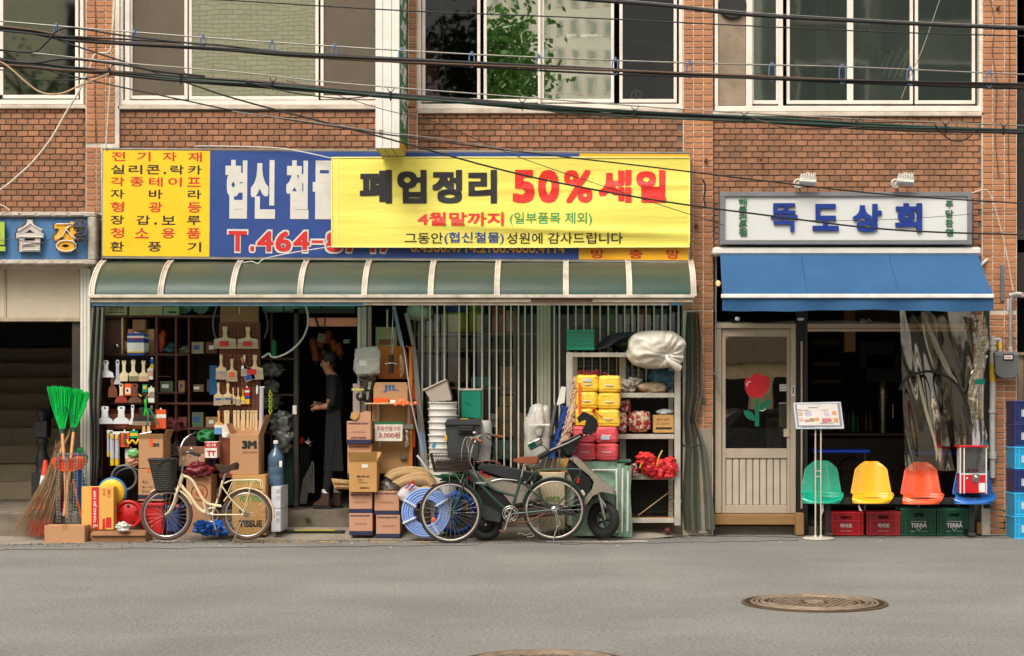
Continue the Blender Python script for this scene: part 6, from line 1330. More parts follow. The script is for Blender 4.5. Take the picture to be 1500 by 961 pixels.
shelfbox(720,740,450,487,M('dim_red',(186,86,77),.6),'dull red bundle on the top stock shelf'); shelfbox(741,757,455,487,M('dim_pink',(230,170,139),.7),'pinkish pattern box on the top stock shelf'); shelfbox(690,716,552,566,M('dim_teal',(77,186,186),.6),'teal box on the middle stock shelf')
shelfbox(733,755,537,577,m_card3,'tall carton behind the bars on the middle stock shelf'); shelfbox(732,755,580,595,m_card2,'upper one of the tan boxes low behind the bars'); shelfbox(729,754,596,640,m_card2,'lower tan boxes behind the bars'); shelfbox(716,732,606,626,m_labw,'pale box low behind the bars'); shelfbox(722,752,645,672,M('dim_teal2',(93,170,170),.5),'teal striped box at the bottom behind the bars'); shelfbox(757,782,605,700,m_card3,'wide carton standing behind the bars left of the pillar'); shelfbox(617,640,470,487,M('dim_grey',(139,130,139),.7),'grey bundle on the top stock shelf at the left'); shelfbox(618,650,520,566,M('dim_slate',(93,102,124),.6),'slate blue boxes on the middle stock shelf'); shelfbox(655,688,524,560,M('dim_brown',(108,77,62),.6),'brown boxes on the middle stock shelf'); shelfbox(709,712,645,672,m_green,'small green pack at the bottom behind the bars')
for i in range(5): shelfbox(621+i*17,634+i*17,494,511,M(['dim_a','dim_b','dim_c'][i%3],[(140,120,104),(110,106,118),(160,120,92)][i%3],.7),['leftmost','second','middle','fourth','rightmost'][i]+' small box of the narrow upper stock shelf')
for i in range(6): shelfbox(840+i*24,858+i*24,452,475+(i%3)*4,M(['dim_d','dim_e','dim_f'][i%3],[(130,112,96),(160,84,72),(104,118,104)][i%3],.7),'dim box high behind the bars over the steel rack, '+['first from the left','second from the left','third from the left','third from the right','second from the right','first from the right'][i])
# film wrapped white things and mops
t=lumpy('wrapped_bundle','white bundle in clear film leaning before the pillar','bundle',[(768,806,592,690,-.45,.2,51,.12),(790,808,594,680,-.4,.2,52,.15)],M('milky_film',(178,174,164),.3,var=.1,bump=1,bsc=10,coat=.3))
k=MB(); blob(783,797,596,640,-.5,.1,53,.1,mb=k); mk('core',k,M('white_core',(196,190,180),.5),t); k=MB(); k.obox(W(790,622,-.52),(.24,.01,.02)); mk('ridge',k,m_white,t)
def mop(pts,y,rr,mat,label,jit=.02,n=140,core=None,nm='mop'):
    t=thing(nm,W(pts[-1][0],pts[-1][1],y),label,'mop'); base=smooth(P(pts,y),10); random.seed(int(pts[0][0]))
    k=MB()
    for i in range(n):
        j=random.randrange(len(base)); c=base[j]; a=random.uniform(0,6.28); q=c+Vector((math.cos(a)*rr,math.sin(a)*rr*.7,random.uniform(-.02,.02)))
        k.tube([c,q,q+Vector((random.uniform(-jit,jit),-.005,-.035))],[.008,.011,.008],4)
    mk('tufts',k,mat,t,kind='stuff'); k=MB(); k.tube(base,rr*.7,8); mk('core',k,mat,t); return t
mop([(829,597),(822,625),(812,652),(806,668)],-.35,.045,M('mop_blue',(20,60,130),.8,var=.2),'blue mop head leaning left of the cream rope mop')
mop([(846,553),(843,580),(836,612),(828,640),(822,655)],-.38,.05,M('mop_cream',(190,160,136),.9,var=.15),'long fluffy cream rope mop leaning on the steel rack',n=260)
k=MB(); k.pp([(822,566),(829,567),(827,590),(815,594)],-.3,.03); mk('flat_mop',k,m_white,label='white flat mop head behind the blue mop',cat='mop'); k=MB(); k.tube([W(814,594,-.3),W(806,640,-.4)],.03,8); mk('dark_mop_pole',k,m_tote,label='dark flat mop pole left of the blue mop',cat='pole')
# ---------------- steel rack
t=thing('steel_rack',W(912,775,-.3),'pale grey steel shelf rack loaded with ropes and bundles','rack'); m_rk=M('rack_paint',(184,178,166),.5,var=.08,dirt=.4,dcol=(120,104,86),dsc=5)
yr_=-.32
for a,b in ((829.5,839),(988,997)): k=MB(); k.pb(a,b,516,770,yr_,.04,0,.004); mk('upright',k,m_rk,t)
for a,b in ((838,846),(907,917),(979,986)): k=MB(); k.pb(a,b,520,766,yr_+.25,.035,0,.004); mk('upright',k,m_rk,t)
for c,d in ((516.5,523),(575.5,582.5),(636,643),(695,702.5),(759,766)):
    k=MB(); k.pb(839.2,987.8,c,d,yr_+.002,.035,0,.003); mk('shelf_front',k,m_rk,t)
    k=MB(); k.box(X(839,yr_),X(988,yr_),yr_+.04,yr_+.29,Z(c+1.5,yr_)-.01,Z(c+.2,yr_)); mk('shelf_board',k,m_board,t)
k=MB()
for i in range(24): k.tube([W(842+i*6,523,yr_+.29),W(842+i*6,575,yr_+.29)],.0025,4)
for j in range(8): k.tube([W(840,526+j*6.5,yr_+.29),W(985,526+j*6.5,yr_+.29)],.0025,4)
mk('rear_mesh',k,m_black,t)
k=MB(); k.pb(841,986,584,752,yr_+.293,.006); mk('rear_sheet',k,m_dark,t)  # dark sheet, added to hide the bars behind the lower shelves
k=MB()
for px in (978,845): c=W(px,777,-.25); k.lathe([(0,-.02),(.035,-.02),(.035,.02),(0,.02)],c,'y',14)
mk('caster',k,M('caster_red',(110,48,40),.5),t)
t=thing('green_crate',W(850,515,-.3),'shallow emerald green plastic crate on top of the steel rack','crate'); k=MB(); k.pb(830,870.5,484,512,yr_-.02,.35,0,.008); mk('body',k,m_em,t); k=MB(); k.pb(829.5,871,483,486.5,yr_-.03,.37,0,.004); k.pb(833,867,503,505,yr_-.03,.02,0,.003); k.pb(830,871,509.5,512.5,yr_-.028,.36,0,.004); mk('rim',k,M('emerald_light',(20,140,112),.3),t)
def sheet_cloth(pts_top,pts_bot,y0_,y1_,mat,label): 
    mb=MB(); a=smooth(P(pts_top,y0_),8); b=smooth(P(pts_bot,y1_),8); n=min(len(a),len(b))-1
    mb.grid(lambda u,v:a[int(u*n)].lerp(b[int(u*n)],v)+Vector((0,.02*math.sin(u*12),.01*math.sin(v*9+u*5))),n,8); mb.grid(lambda u,v:a[int(u*n)].lerp(b[int(u*n)],v)+Vector((0,.02*math.sin(u*12)+.008,.01*math.sin(v*9+u*5))),n,8); mk('cloth',mb,mat,label=label,cat='cloth')
sheet_cloth([(872,510),(885,496),(900,489),(915,486),(930,485)],[(874,513),(890,508),(905,498),(920,494),(934,497)],-.1,-.35,M('purple_cloth',(54,46,60),.8),'dark purple cloth arched over the steel rack')
lumpy('cloth_bundle','dark green cloth bundle on the rack left of the white bag','cloth',[(900,935,488,514,-.25,.3,55,.3)],M('dark_green_cloth',(48,66,46),.8,bump=.4))
# big white translucent sack
k=MB()
def sackf(px0,px1,py0,py1,y,d,seed,px_,py_k):
    c=W((px0+px1)/2,(py0+py1)/2,y+d/2); kn=W(px_,py_k,y)
    sbox(k,c,((px1-px0)*S(y),d,(py1-py0)*S(y)),.72,96,64,jit=.045,seed=seed)
    out=[]
    for v in k.v:
        v=Vector(v); q=v-kn; r=math.hypot(q.x,q.z); a=math.atan2(q.z,q.x)
        if v.y<c.y: v.y+=.06*math.exp(-(r/.10)**2)+.016*math.sin(a*17+seed+3*noise.noise(v*5))*math.exp(-(r/.30)**2)+.05*noise.noise(v*4)+.02*noise.noise(v*11)
        out.append(tuple(v))
    k.v=out
sackf(918,1004,484,540,-.62,.42,57,976,520); sack_=mk('white_sack',k,M('white_translucent_film',(206,198,184),.35,var=.06,bump=.9,bsc=9,coat=.2),label='big knotted white translucent sack of bundles on top of the steel rack',cat='sack')
k=MB(); k.tube(smooth(P([(976,520,-.62),(979,528,-.66),(988,535,-.64),(994,540,-.6)],0)),[.014,.018,.02,.022,.025,.028,.03,.032,.034,.036,.038,.04,.042,.044,.046,.048,.05,.05,.05][:19],10); mk('knot_tail',k,M('white_translucent_film'),sack_)
lumpy('rope_bundle','white rope hanks on the top rack shelf behind the yellow bundles','rope',[(909,928,557,575,-.25,.2,58,.5),(921,938,553,570,-.2,.2,59,.5)],M('white_rope',(190,182,170),.8,bump=1,bsc=40))
lumpy('paper_parcel','flat cream paper parcel on the top rack shelf','parcel',[(934,975,560,577,-.28,.3,60,.2)],M('cream_paper',(200,178,146),.7)); lumpy('blue_bundle','dusty blue film bundle on the top rack shelf at the right','bundle',[(952,986,538,576,-.15,.25,61,.25)],M('dusty_blue_film',(60,106,126),.35,bump=.8,bsc=15))
m_rw=M('red_white_yarn',(190,160,140),.8,var=.1)
nb=m_rw.node_tree; nn=nb.nodes; no_=nn.new('ShaderNodeTexNoise'); no_.inputs['Scale'].default_value=16; no_.inputs['Detail'].default_value=2; tcb=nn.new('ShaderNodeTexCoord'); nb.links.new(tcb.outputs['Object'],no_.inputs['Vector']); rp=nn.new('ShaderNodeValToRGB'); rp.color_ramp.elements[0].position=.46; rp.color_ramp.elements[0].color=(*lin((150,26,40)),1); rp.color_ramp.elements[1].position=.54; rp.color_ramp.elements[1].color=(*lin((206,186,164)),1); nb.links.new(no_.outputs[0],rp.inputs[0]); nb.links.new(rp.outputs[0],nn['Principled BSDF'].inputs['Base Color'])
def glovepack(a,b,c,d,y,label,sd,ties=True):
    t=thing('glove_bundle',W((a+b)/2,d,y),label,'bundle','red and white glove bundles'); k=MB(); blob(a,b,c,d,y,.2,sd,.14,.55,36,24,mb=k); mk('gloves',k,m_rw,t)
    if ties:
        for q in (.33,.66): k=MB(); cx=a+(b-a)*q; k.ring(W(cx,(c+d)/2,y+.1),(d-c)/2*S(y)*1.02,.006,'x',20,5,sx=1,sz=1.0); mk('tie',k,m_yellow,t)
glovepack(919,953,602,633,-.25,'red and white glove bundle with yellow ties on the second rack shelf',62); glovepack(903,918,604,634,-.3,'red and white glove bundle standing right of the yellow bundles',63,False); glovepack(906,924,584,606,-.2,'red and white glove bundle lying on top at the back of the second shelf',64,False)
carton(957,987,608,634,-.28,.25,'small printed carton with a dark band on the second rack shelf',m_card2,(('청소 공구',962,981,613,616,m_ink,0),('A 12345',962,980,619,622,m_inkgr,0)),lab=((961,984,626,629,m_ink),),seam=False); lumpy('clear_bag','small clear bag on top of the printed carton','bag',[(963,986,599,609,-.25,.15,65,.35)],M('bag_grey_film',(160,170,172),.25,bump=1,bsc=15))
m_rn=M('red_net',(214,40,44),.5,var=.35,sc_=24,bump=.8,bsc=30)
t=thing('red_net_bag',W(960,705,-.4),'heap of shiny red net bags with a yellow tie on the third rack shelf','bags'); random.seed(66)
for i,(a,b,c,d) in enumerate(((933,957,662,681),(940,965,675,695),(955,975,672,702),(965,990,676,700),(970,988,670,690),(948,960,684,700))): k=MB(); blob(a,b,c,d,-.48+.02*i,.14,70+i,.45,.9,28,18,mb=k); mk('net_bag',k,m_rn,t)
k=MB(); k.tube(smooth(P([(962,682,-.5),(965,670,-.52),(970,660,-.5)],0)),.008,6); k.tube(P([(937,686,-.5),(940,678,-.5)],0),.007,6); mk('yellow_tie',k,m_yellow,t)
k=MB(); blob(921,934,680,698,-.42,.1,77,.4,mb=k); mk('candy_bag',k,m_rw,label='small clear bag of red and white packets left of the red net bags',cat='bag')
k=MB()
for i in range(30): k.tube([W(926+i*2,706,-.06),W(926+i*2+random.uniform(-4,4),757,-.06)],.0025,3)
for i in range(18): k.tube([W(925,707+i*2.8,-.11),W(984,707+i*2.8+random.uniform(-3,3),-.11)],.0025,3)
mk('dark_netting',k,M('dark_net',(44,42,34),.8),label='dark netting stretched on the bottom rack shelf',cat='net')
k=MB(); k.tube([W(935,755,-.2),W(984,718,-.2)],.006,5); mk('bamboo_rod',k,m_pwood,label='thin rod slanting across the dark netting',cat='rod')
# ---------------- twine bundles
m_yt=M('yellow_twine',(246,196,44),.35,var=.10,sc_=3,stretch=(1,1,14),bump=.5,bsc=25,coat=.3); m_pt=M('pink_twine',(224,74,84),.35,var=.10,sc_=3,stretch=(1,1,14),bump=.5,bsc=25,coat=.3)
def twine(a,b,c,d,mat,label,sd,grp,tag_=False):
    t=thing('twine_bundle',W((a+b)/2,d,-.6),label,'twine',grp); yf=-.58; k=MB(); sbox(k,W((a+b)/2,(c+d)/2,yf+.14),((b-a)*S(yf)*1.07,.28,(d-c)*S(yf)*1.09),.36,40,36,ridge=.02,rf=7,jit=.04,seed=sd); mk('bundle',k,mat,t)
    k=MB(); ym=(c+d)/2; k.tube(smooth(P([(a,ym-1,yf+.05),((a+b)/2,ym+1.5,yf-.012),(b,ym-.5,yf+.05)],0)),.006,5); mk('white_tie',k,m_str,t)
    if tag_: k=MB(); k.pb(*tag_,yf-.012,.004); mk('label',k,M('label_lilac',(196,196,216),.5),t)
gy='yellow twine bundles in film'; gp='pink twine bundles in film'
for j,(c,d) in enumerate(((549.5,574),(574.5,598),(598.5,624))):
    for i,(a,b) in enumerate(((845,876),(876.5,908.5))):
        twine(a-j*.7,b-j*.7,c+i*1.5,d+i*1.0,m_yt,['top','middle','bottom'][j]+' row '+['left','right']  [i]+' yellow twine bundle behind the scooter handlebar',80+j*2+i,gy,(854,866,555,559) if (i,j)==(0,0) else False)
k=MB(); k.pb(847,850.5,561,599,-.605,.004); k.pb(847,851,596,606,-.606,.004); mk('orange_paper',k,m_orange,label='orange paper strip down the left edge of the yellow twine bundles',cat='paper')
k=MB(); k.obox(W(874,605,-.6),(.16,.004,.012),(0,R(38),0)); k.obox(W(870,602,-.6),(.05,.004,.03),(0,R(-60),0)); mk('red_ribbon',k,m_inkr,label='red ribbon crossing the bottom right yellow bundle',cat='ribbon')
for j,(c,d) in enumerate(((624.5,648),(648.5,673.5))):
    for i,(a,b) in enumerate(((841,872),(873,904.5))): twine(a+(2 if i else 0)*0,b,c+i*.5,d+i*.3,m_pt,['upper','lower'][j]+' '+['left','right'][i]+' pink twine bundle on the green wrapped pads',90+j*2+i,gp,(880,893,638,644) if (i,j)==(1,0) else False)
k=MB(); random.seed(3)
for i in range(60): c=W(865+random.gauss(0,9),547+random.uniform(-3,3),-.55); k.tube([c,c+Vector((random.uniform(-.03,.03),0,random.uniform(0,.035)))],.006,4)
mk('red_tinsel',k,M('tinsel_red',(130,30,40),.4),label='tuft of dark red tinsel on top of the yellow bundles',cat='tinsel')
# green film wrapped pads
t=thing('wrapped_pads',W(880,787,-.6),'upright pads in green tinted clear film under the pink twine','pads'); m_gf=M('green_film',(140,174,150),.22,var=.15,bump=1,bsc=8,coat=.5)
for i,(a,b,yy) in enumerate(((838,905,-.50),(900,913,-.49),(908,925,-.46))):
    k=MB(); yf=yy
    def pf(u,v,a=a,b=b,yf=yf,i=i): 
        return W(a+(b-a)*u+math.sin(v*7+i)*1.2,676+i*3+(109-2*i)*v,yf+.02*noise.noise(Vector((u*6,v*9,i*3)))-.05*math.sin(math.pi*u))
    k.grid(pf,24,30); k.pb(a+2,b-2,679+i*3,785-2*i,yf+.03,.28,0,.02); mk('pad',k,m_gf,t)
for (p_) in ([(846,689),(898,689),(903,696),(903,780)],[(912,686),(911,780)],[(920,690),(919,778)]): k=MB(); k.tube(smooth(P(p_,-.57),4),.012,6); mk('white_piping',k,m_white,t)
k=MB(); k.pb(838,925,673,678,-.50,.35,0,.01); mk('top_fold',k,M('dark_green_film',(60,96,74),.3),t)
# concrete panel
k=MB(); k.pb(1021,1043,628,782,-.075,.03,0,.006); mk('cement_panel',k,m_conc,label='grey cement panel at the foot of the brick pilaster behind the tarpaulin',cat='panel')
t=thing('shopping_bag',W(812,775,-.45),'beige paper bag with green letters behind the rear wheel of the green bicycle','bag'); k=MB(); k.pb(790,828,692,776,-.45,.2,0,.01); mk('body',k,M('beige_bag',(206,186,154),.7),t); text(t,'NICE',800,820,727,734,-.453,M('ink_lime',(120,160,60),.6),bold=.04,th=.002)
carton(780,836,672,692,-.35,.25,'carton of striped packets under the handlebar of the scooter',m_card2,seam=False); 
for i in range(6): k=MB(); k.obox(W(794+i*5,678,-.42),(.02,.03,.14),(0,.25,0)); mk('grey_tool',k,m_steel if i%2 else m_tote,label='slim tool in the carton behind the scooter, '+['leftmost','second','third','fourth','fifth','rightmost'][i],cat='tool')
# ================================================================= vehicles
def plump(mb, poly, yc, hw, n=4, inset=.16, mi=0, flatten=.6):
    pts=[(X(a,yc),Z(b,yc)) for a,b in poly]; cx=sum(p[0] for p in pts)/len(pts); cz=sum(p[1] for p in pts)/len(pts); m=len(pts)
    A=sum(pts[i][0]*pts[(i+1)%m][1]-pts[(i+1)%m][0]*pts[i][1] for i in range(m))
    if A<0: pts=pts[::-1]
    vs=[];L=2*n+1
    for i in range(L):
        t=-1+2*i/(L-1); f=1-inset*(1-math.sqrt(max(0,1-abs(t)**2.5))); y=yc+hw*t
        vs+=[(cx+(x-cx)*f,y,cz+(z-cz)*f) for x,z in pts]
    fs=[(i*m+k,(i+1)*m+k,(i+1)*m+(k+1)%m,i*m+(k+1)%m) for i in range(L-1) for k in range(m)]
    mb.add(vs,fs,mi,True); mb.add(vs[:m],[tuple(range(m))],mi); mb.add(vs[-m:],[tuple(range(m))[::-1]],mi); return mb
def wheel(t,cx,cy,rpx,y,tyre_mat,rim_mat,tw,nsp=28,turn=0,sxq=1,spm=None,rimr=.018,label=None):
    """spoked wheel as a part with tyre, rim, hub and spokes as sub-parts"""
    c=W(cx,cy,y); r=rpx*S(y); M_=Matrix.Rotation(turn,3,'Z')
    def rg(mb,R_,rr,n=56,m=8,dy=0): 
        mb.tube([c+M_@Vector((math.cos(6.2832*i/n)*R_*sxq,dy,math.sin(6.2832*i/n)*R_)) for i in range(n)],rr,m,closed=True)
    k=MB(); rg(k,r-tw,tw,64,10); w_=mk('wheel',k,tyre_mat,t,label=label)
    k=MB(); rg(k,r-2*tw-.004,rimr*.6,64,6,-.006); rg(k,r-2*tw-.004,rimr*.6,64,6,.006); mk('rim',k,rim_mat,w_)
    k=MB(); k.tube([c+M_@Vector((0,-.05,0)),c+M_@Vector((0,-.03,0)),c+M_@Vector((0,.03,0)),c+M_@Vector((0,.05,0))],[.012,.024,.024,.012],12); mk('hub',k,m_chrome,w_)
    if nsp:
        k=MB()
        for i in range(nsp):
            a=6.2832*i/nsp; b=a+(.35 if i%2 else -.35); h=.03 if i%4<2 else -.03
            k.tube([c+M_@Vector((math.cos(b)*.022*sxq,h,math.sin(b)*.022)),c+M_@Vector((math.cos(a)*(r-2*tw-.004)*sxq,0,math.sin(a)*(r-2*tw-.004)))],.0016,3,cap=False)
        mk('spokes',k,spm or m_chrome,w_,kind='stuff')
    return w_
def arcfender(t,cx,cy,rpx,y,a0,a1,mat,wd=.03):
    c=W(cx,cy,y); r=rpx*S(y); k=MB(); vs=[];fs=[];n=28
    for i in range(n+1):
        a=R(a0+(a1-a0)*i/n)
        for q,(dy,dr) in enumerate(((-wd,-.012),(-wd*.6,.002),(0,.007),(wd*.6,.002),(wd,-.012),(wd*.6,-.002),(0,.003),(-wd*.6,-.002))):
            vs.append(c+Vector((math.cos(a)*(r+dr),dy,math.sin(a)*(r+dr))))
    for i in range(n):
        for q in range(8): l=(q+1)%8; fs.append((i*8+q,i*8+l,(i+1)*8+l,(i+1)*8+q))
    k.add(vs,fs,0,True); return mk('fender',k,mat,t)
def fr(t,pts,y,r,mat,nm='frame_tube',sm=True,n=8): 
    k=MB(); q=P(pts,y); k.tube(smooth(q,6) if sm and len(q)>2 else q,r,n); return mk(nm,k,mat,t)
# ---- cream bicycle
yb=-.98
m_cream=M('cream_enamel',(226,206,166),.3,var=.04,coat=.5); m_btyre=M('brown_tyre',(88,62,52),.75,var=.12); m_brsad=M('brown_leather',(62,40,32),.45,var=.15)
t=thing('bicycle',W(303,793,yb),'cream city bicycle with brown tyres and a black wicker basket parked before the cardboard boxes','bicycle')
wheel(t,244,753.5,38.5,yb,m_btyre,m_chrome,.021,28); wheel(t,362,754,37.5,yb,m_btyre,m_chrome,.021,28)
arcfender(t,244,753.5,40.2,yb,22,125,m_cream); arcfender(t,362,754,39.5,yb,-8,150,m_cream)
k=MB()
k.tube(P([(268,694),(262,713)],yb),.022,10)
k.tube(smooth(P([(266,697),(275,699),(283,706),(291,720),(298,732),(308,739),(325,741.5)],yb)),.017,8)
k.tube(smooth(P([(263,708),(270,717),(279,727),(288,741),(297,749),(309,754)],yb)),.02,8)
k.tube(P([(326.5,704),(318,735),(310,754)],yb),.014,8); k.tube(P([(310,754),(362,754)],yb-.03),.009,6); k.tube(P([(310,754),(362,754)],yb+.03),.009,6)
k.tube(smooth(P([(325,712),(340,733),(361,753)],yb-.035)),.008,6); k.tube(smooth(P([(325,712),(340,733),(361,753)],yb+.035)),.008,6); k.tube(P([(298,735),(302,752)],yb),.012,6); k.tube(P([(312,737),(313,750)],yb),.012,6)
mk('frame',k,m_cream,t)
k=MB(); 
for s_ in(-.045,.045): k.tube(smooth([W(262,712,yb),W(261,718,yb)+Vector((0,s_,0)),W(256,735,yb)+Vector((0,s_,0)),W(250,747,yb)+Vector((0,s_,0)),W(244,753.5,yb)+Vector((0,s_,0))]),[.016]*10+[.013]*8+[.010]*7,8)
mk('fork',k,m_cream,t)
fr(t,[(266,695),(268,680),(271,667)],yb,.011,m_chrome,'stem')
k=MB(); k.tube(smooth([W(271,667,yb),W(264,668,yb)+Vector((0,.1,0)),W(258,657,yb)+Vector((0,.22,.0)),W(262,645,yb)+Vector((0,.27,0)),W(272,637,yb)+Vector((0,.29,0))]),.011,8); k.tube(smooth([W(271,667,yb),W(272,663,yb)+Vector((0,-.1,0)),W(278,661,yb)+Vector((0,-.2,0)),W(287,662,yb)+Vector((0,-.25,0))]),.011,8); mk('handlebar',k,m_chrome,t)
k=MB(); k.tube([W(269,640,yb)+Vector((0,.285,0)),W(279,634,yb)+Vector((0,.30,0))],.016,8); mk('grip',k,m_rubber,t)
k=MB(); k.tube([W(285,662,yb)+Vector((0,-.24,0)),W(301,666,yb)+Vector((0,-.27,0))],.017,8); mk('grip',k,m_rubber,t)
k=MB(); k.tube(smooth([W(277,668,yb-.15),W(283,671,yb-.2),W(291,671,yb-.24),W(293,676,yb-.25)]),.006,5); mk('brake_lever',k,m_chrome,t)
k=MB(); k.sph(W(281,657.5,yb-.12),.026,(1,1,.8)); mk('bell',k,m_chrome,t)
k=MB()
for p_ in ([(278,664),(262,668),(256,662),(255,650),(262,646)],[(286,668),(268,662),(258,690),(262,712)],[(289,670),(300,700),(318,715),(322,735),(330,748)],[(256,655),(256,680),(252,700),(257,722)]): k.tube(smooth(P(p_,yb-.07)),.0032,5)
mk('brake_cable',k,m_black,t)
# wicker basket
k=MB(); m_wk=M('black_wicker',(52,48,44),.65,var=.25,sc_=50,bump=.6,bsc=60)
bx0,bx1,by0,by1=219.5,258,673,717
for j in range(17):
    v=j/16; a=bx0+(229.5-bx0)*v; b=bx1+(255-bx1)*v; py=by0+(by1-by0)*v; c=W((a+b)/2,py,yb); rx=(b-a)/2*S(yb); ry=.13-.04*v
    k.tube([c+Vector((math.copysign(abs(math.cos(q))**.6,math.cos(q))*rx,math.copysign(abs(math.sin(q))**.6,math.sin(q))*ry,.003*math.sin(q*12+j*3.14))) for q in [6.2832*i/48 for i in range(48)]],.0095 if j else .014,5,closed=True)
for i in range(26):
    q=6.2832*i/26; pts=[]
    for j in range(9):
        v=j/8; a=bx0+(229.5-bx0)*v; b=bx1+(255-bx1)*v; c=W((a+b)/2,by0+(by1-by0)*v,yb); pts.append(c+Vector((math.copysign(abs(math.cos(q))**.6,math.cos(q))*(b-a)/2*S(yb),math.copysign(abs(math.sin(q))**.6,math.sin(q))*(.13-.04*v),0)))
    k.tube(pts,.0065,4)
k.obox(W(242.5,716.5,yb),(.17,.16,.012)); mk('basket',k,m_wk,t)
k=MB(); k.tube(smooth(P([(229,690),(236,678),(252,668),(262,664)],yb-.14)),.005,5); mk('basket_handle',k,m_black,t)
k=MB(); plump(k,[(315,680),(321,680),(333,684),(343,678),(348,677),(350,681),(349,688),(340,689),(330,693),(326,694),(318,687)],yb,.075); mk('saddle',k,m_brsad,t)
fr(t,[(330,692),(326.5,706)],yb,.012,m_chrome,'seat_post')
k=MB()
for s_ in (-.06,.06): k.tube(smooth([p+Vector((0,s_,0)) for p in P([(330,708),(340,703.5),(362,703),(378,703),(383,707),(384,716)],yb)]),.007,6); k.tube([p+Vector((0,s_,0)) for p in P([(370,704),(366,722),(357,752)],yb)],.006,6); k.tube([p+Vector((0,s_,0)) for p in P([(342,706),(335,722)],yb)],.006,6)
for px in (345,355,365,375): k.tube([W(px,703.5,yb-.06),W(px,703.5,yb+.06)],.005,5)
mk('rear_rack',k,m_cream,t)
k=MB(); k.obox(W(386,724,yb),(.03,.03,.05),(0,.3,0),0,.008); mk('reflector',k,m_red,t)
k=MB(); k.obox(W(260,741,yb-.03),(.02,.02,.035),(0,.4,0),0,.005); mk('spoke_reflector',k,m_orange,t)
k=MB(); k.ring(W(310,754,yb-.03),.075,.006,'y',28,5); k.lathe([(0,-.004),(.03,-.004),(.03,.004),(0,.004)],W(310,754,yb-.03),'y',14); k.tube(P([(310,754),(316,776)],yb-.05),.010,6); k.tube(P([(310,754),(302,735)],yb+.05),.009,6); mk('crankset',k,m_chrome,t)
k=MB(); k.obox(W(317,778,yb-.09),(.09,.07,.02),(0,.2,0),0,.004); mk('pedal',k,m_rubber,t)
k=MB(); k.tube(P([(355,760),(348,778),(341,795.5)],yb-.05),.007,6); k.tube(P([(356,757),(360,748)],yb-.05),.008,6); mk('kickstand',k,m_chrome,t)
k=MB(); k.tube(smooth(P([(322,712),(318,722),(320,735)],yb-.03)),.006,5); mk('lock_cable',k,M('lock_green',(60,90,70),.4),t)

# ---- green bicycle
yb=-1.02
m_bg=M('bottle_green_enamel',(20,62,48),.3,var=.05,coat=.5); m_bt=M('black_tyre',(40,36,34),.8,var=.1); m_tan=M('tan_leather',(134,72,42),.5,var=.12)
t=thing('bicycle',W(735,797,yb),'dark green city bicycle with a brown saddle and grips parked in front of the scooter','bicycle')
wheel(t,660,750.5,46,yb,m_bt,M('pale_rim',(196,186,172),.35,metal=.5),.0175,32,rimr=.02); wheel(t,812,746.5,46,yb,m_bt,M('pale_rim'),.0175,32,rimr=.02)
arcfender(t,660,750.5,47.5,yb,8,88,m_bg,.024); arcfender(t,812,746.5,47.5,yb,18,168,m_bg,.024)
k=MB(); k.obox(W(854,722,yb),(.035,.045,.07),(0,R(-28),0),0,.01); mk('fender_tip',k,m_dwhite,t)
k=MB()
k.tube(P([(687.5,675),(683.5,696)],yb),.02,10)
k.tube(smooth(P([(687,679),(695,690),(707,704),(724,717),(741,723),(757,727)],yb)),.0145,8); k.tube(smooth(P([(684.5,690),(700,706),(722,729),(747.5,752.5)],yb)),.0165,8)
k.tube(P([(764,699),(755.6,727),(747.5,752.5)],yb),.0145,8)
for s_ in(-.05,.05): k.tube([p+Vector((0,s_,0)) for p in P([(747.5,753),(812,746.5)],yb)],.009,6); k.tube([p+Vector((0,s_,0)) for p in P([(763,705),(785,724),(811,745)],yb)],.008,6)
mk('frame',k,m_bg,t)
k=MB()
for s_ in(-.05,.05): k.tube(smooth([p+Vector((0,s_ if i else 0,0)) for i,p in enumerate(P([(683,696),(681,704),(676,722),(669,738),(660,750.5)],yb))]),.0125,8)
mk('fork',k,m_bg,t)
fr(t,[(687,678),(690,664),(694,650)],yb,.012,m_chrome,'stem')
k=MB(); k.tube(smooth([W(694,650,yb),W(703,637,yb)+Vector((0,.08,0)),W(712,636,yb)+Vector((0,.2,0)),W(724,639,yb)+Vector((0,.27,0))]),.011,8); k.tube(smooth([W(694,650,yb),W(688,646,yb)+Vector((0,-.1,0)),W(688,640,yb)+Vector((0,-.2,0)),W(696,641,yb)+Vector((0,-.26,0))]),.011,8); mk('handlebar',k,m_chrome,t)
k=MB(); k.tube([W(722,638.5,yb)+Vector((0,.26,0)),W(735,641.5,yb)+Vector((0,.3,0))],.017,8); mk('grip',k,m_tan,t)
k=MB(); k.tube([W(695,640.5,yb)+Vector((0,-.25,0)),W(708,646,yb)+Vector((0,-.3,0))],.017,8); mk('grip',k,m_tan,t)
k=MB(); k.tube(smooth([W(712,638,yb+.2),W(716,643,yb+.24),W(725,646,yb+.28)]),.006,5); k.tube(smooth([W(690,645,yb-.2),W(696,650,yb-.24),W(704,652,yb-.28)]),.006,5); mk('brake_lever',k,m_black,t)
k=MB(); k.sph(W(695,634,yb-.05),.024,(1,1,.8)); mk('bell',k,m_chrome,t)
k=MB(); 
for p_ in ([(690,643),(682,641),(677,656),(676,672),(680,690),(674,708)],[(706,638),(692,642),(686,660),(690,680),(700,700)],[(686,641),(684,652),(689,672),(683,694)]): k.tube(smooth(P(p_,yb-.09)),.004,5)
mk('brake_cable',k,M('pale_cable',(170,164,150),.4),t)
k=MB(); m_bw=M('basket_wire',(70,56,46),.45,metal=.4); q0=(632,687,664,.15);
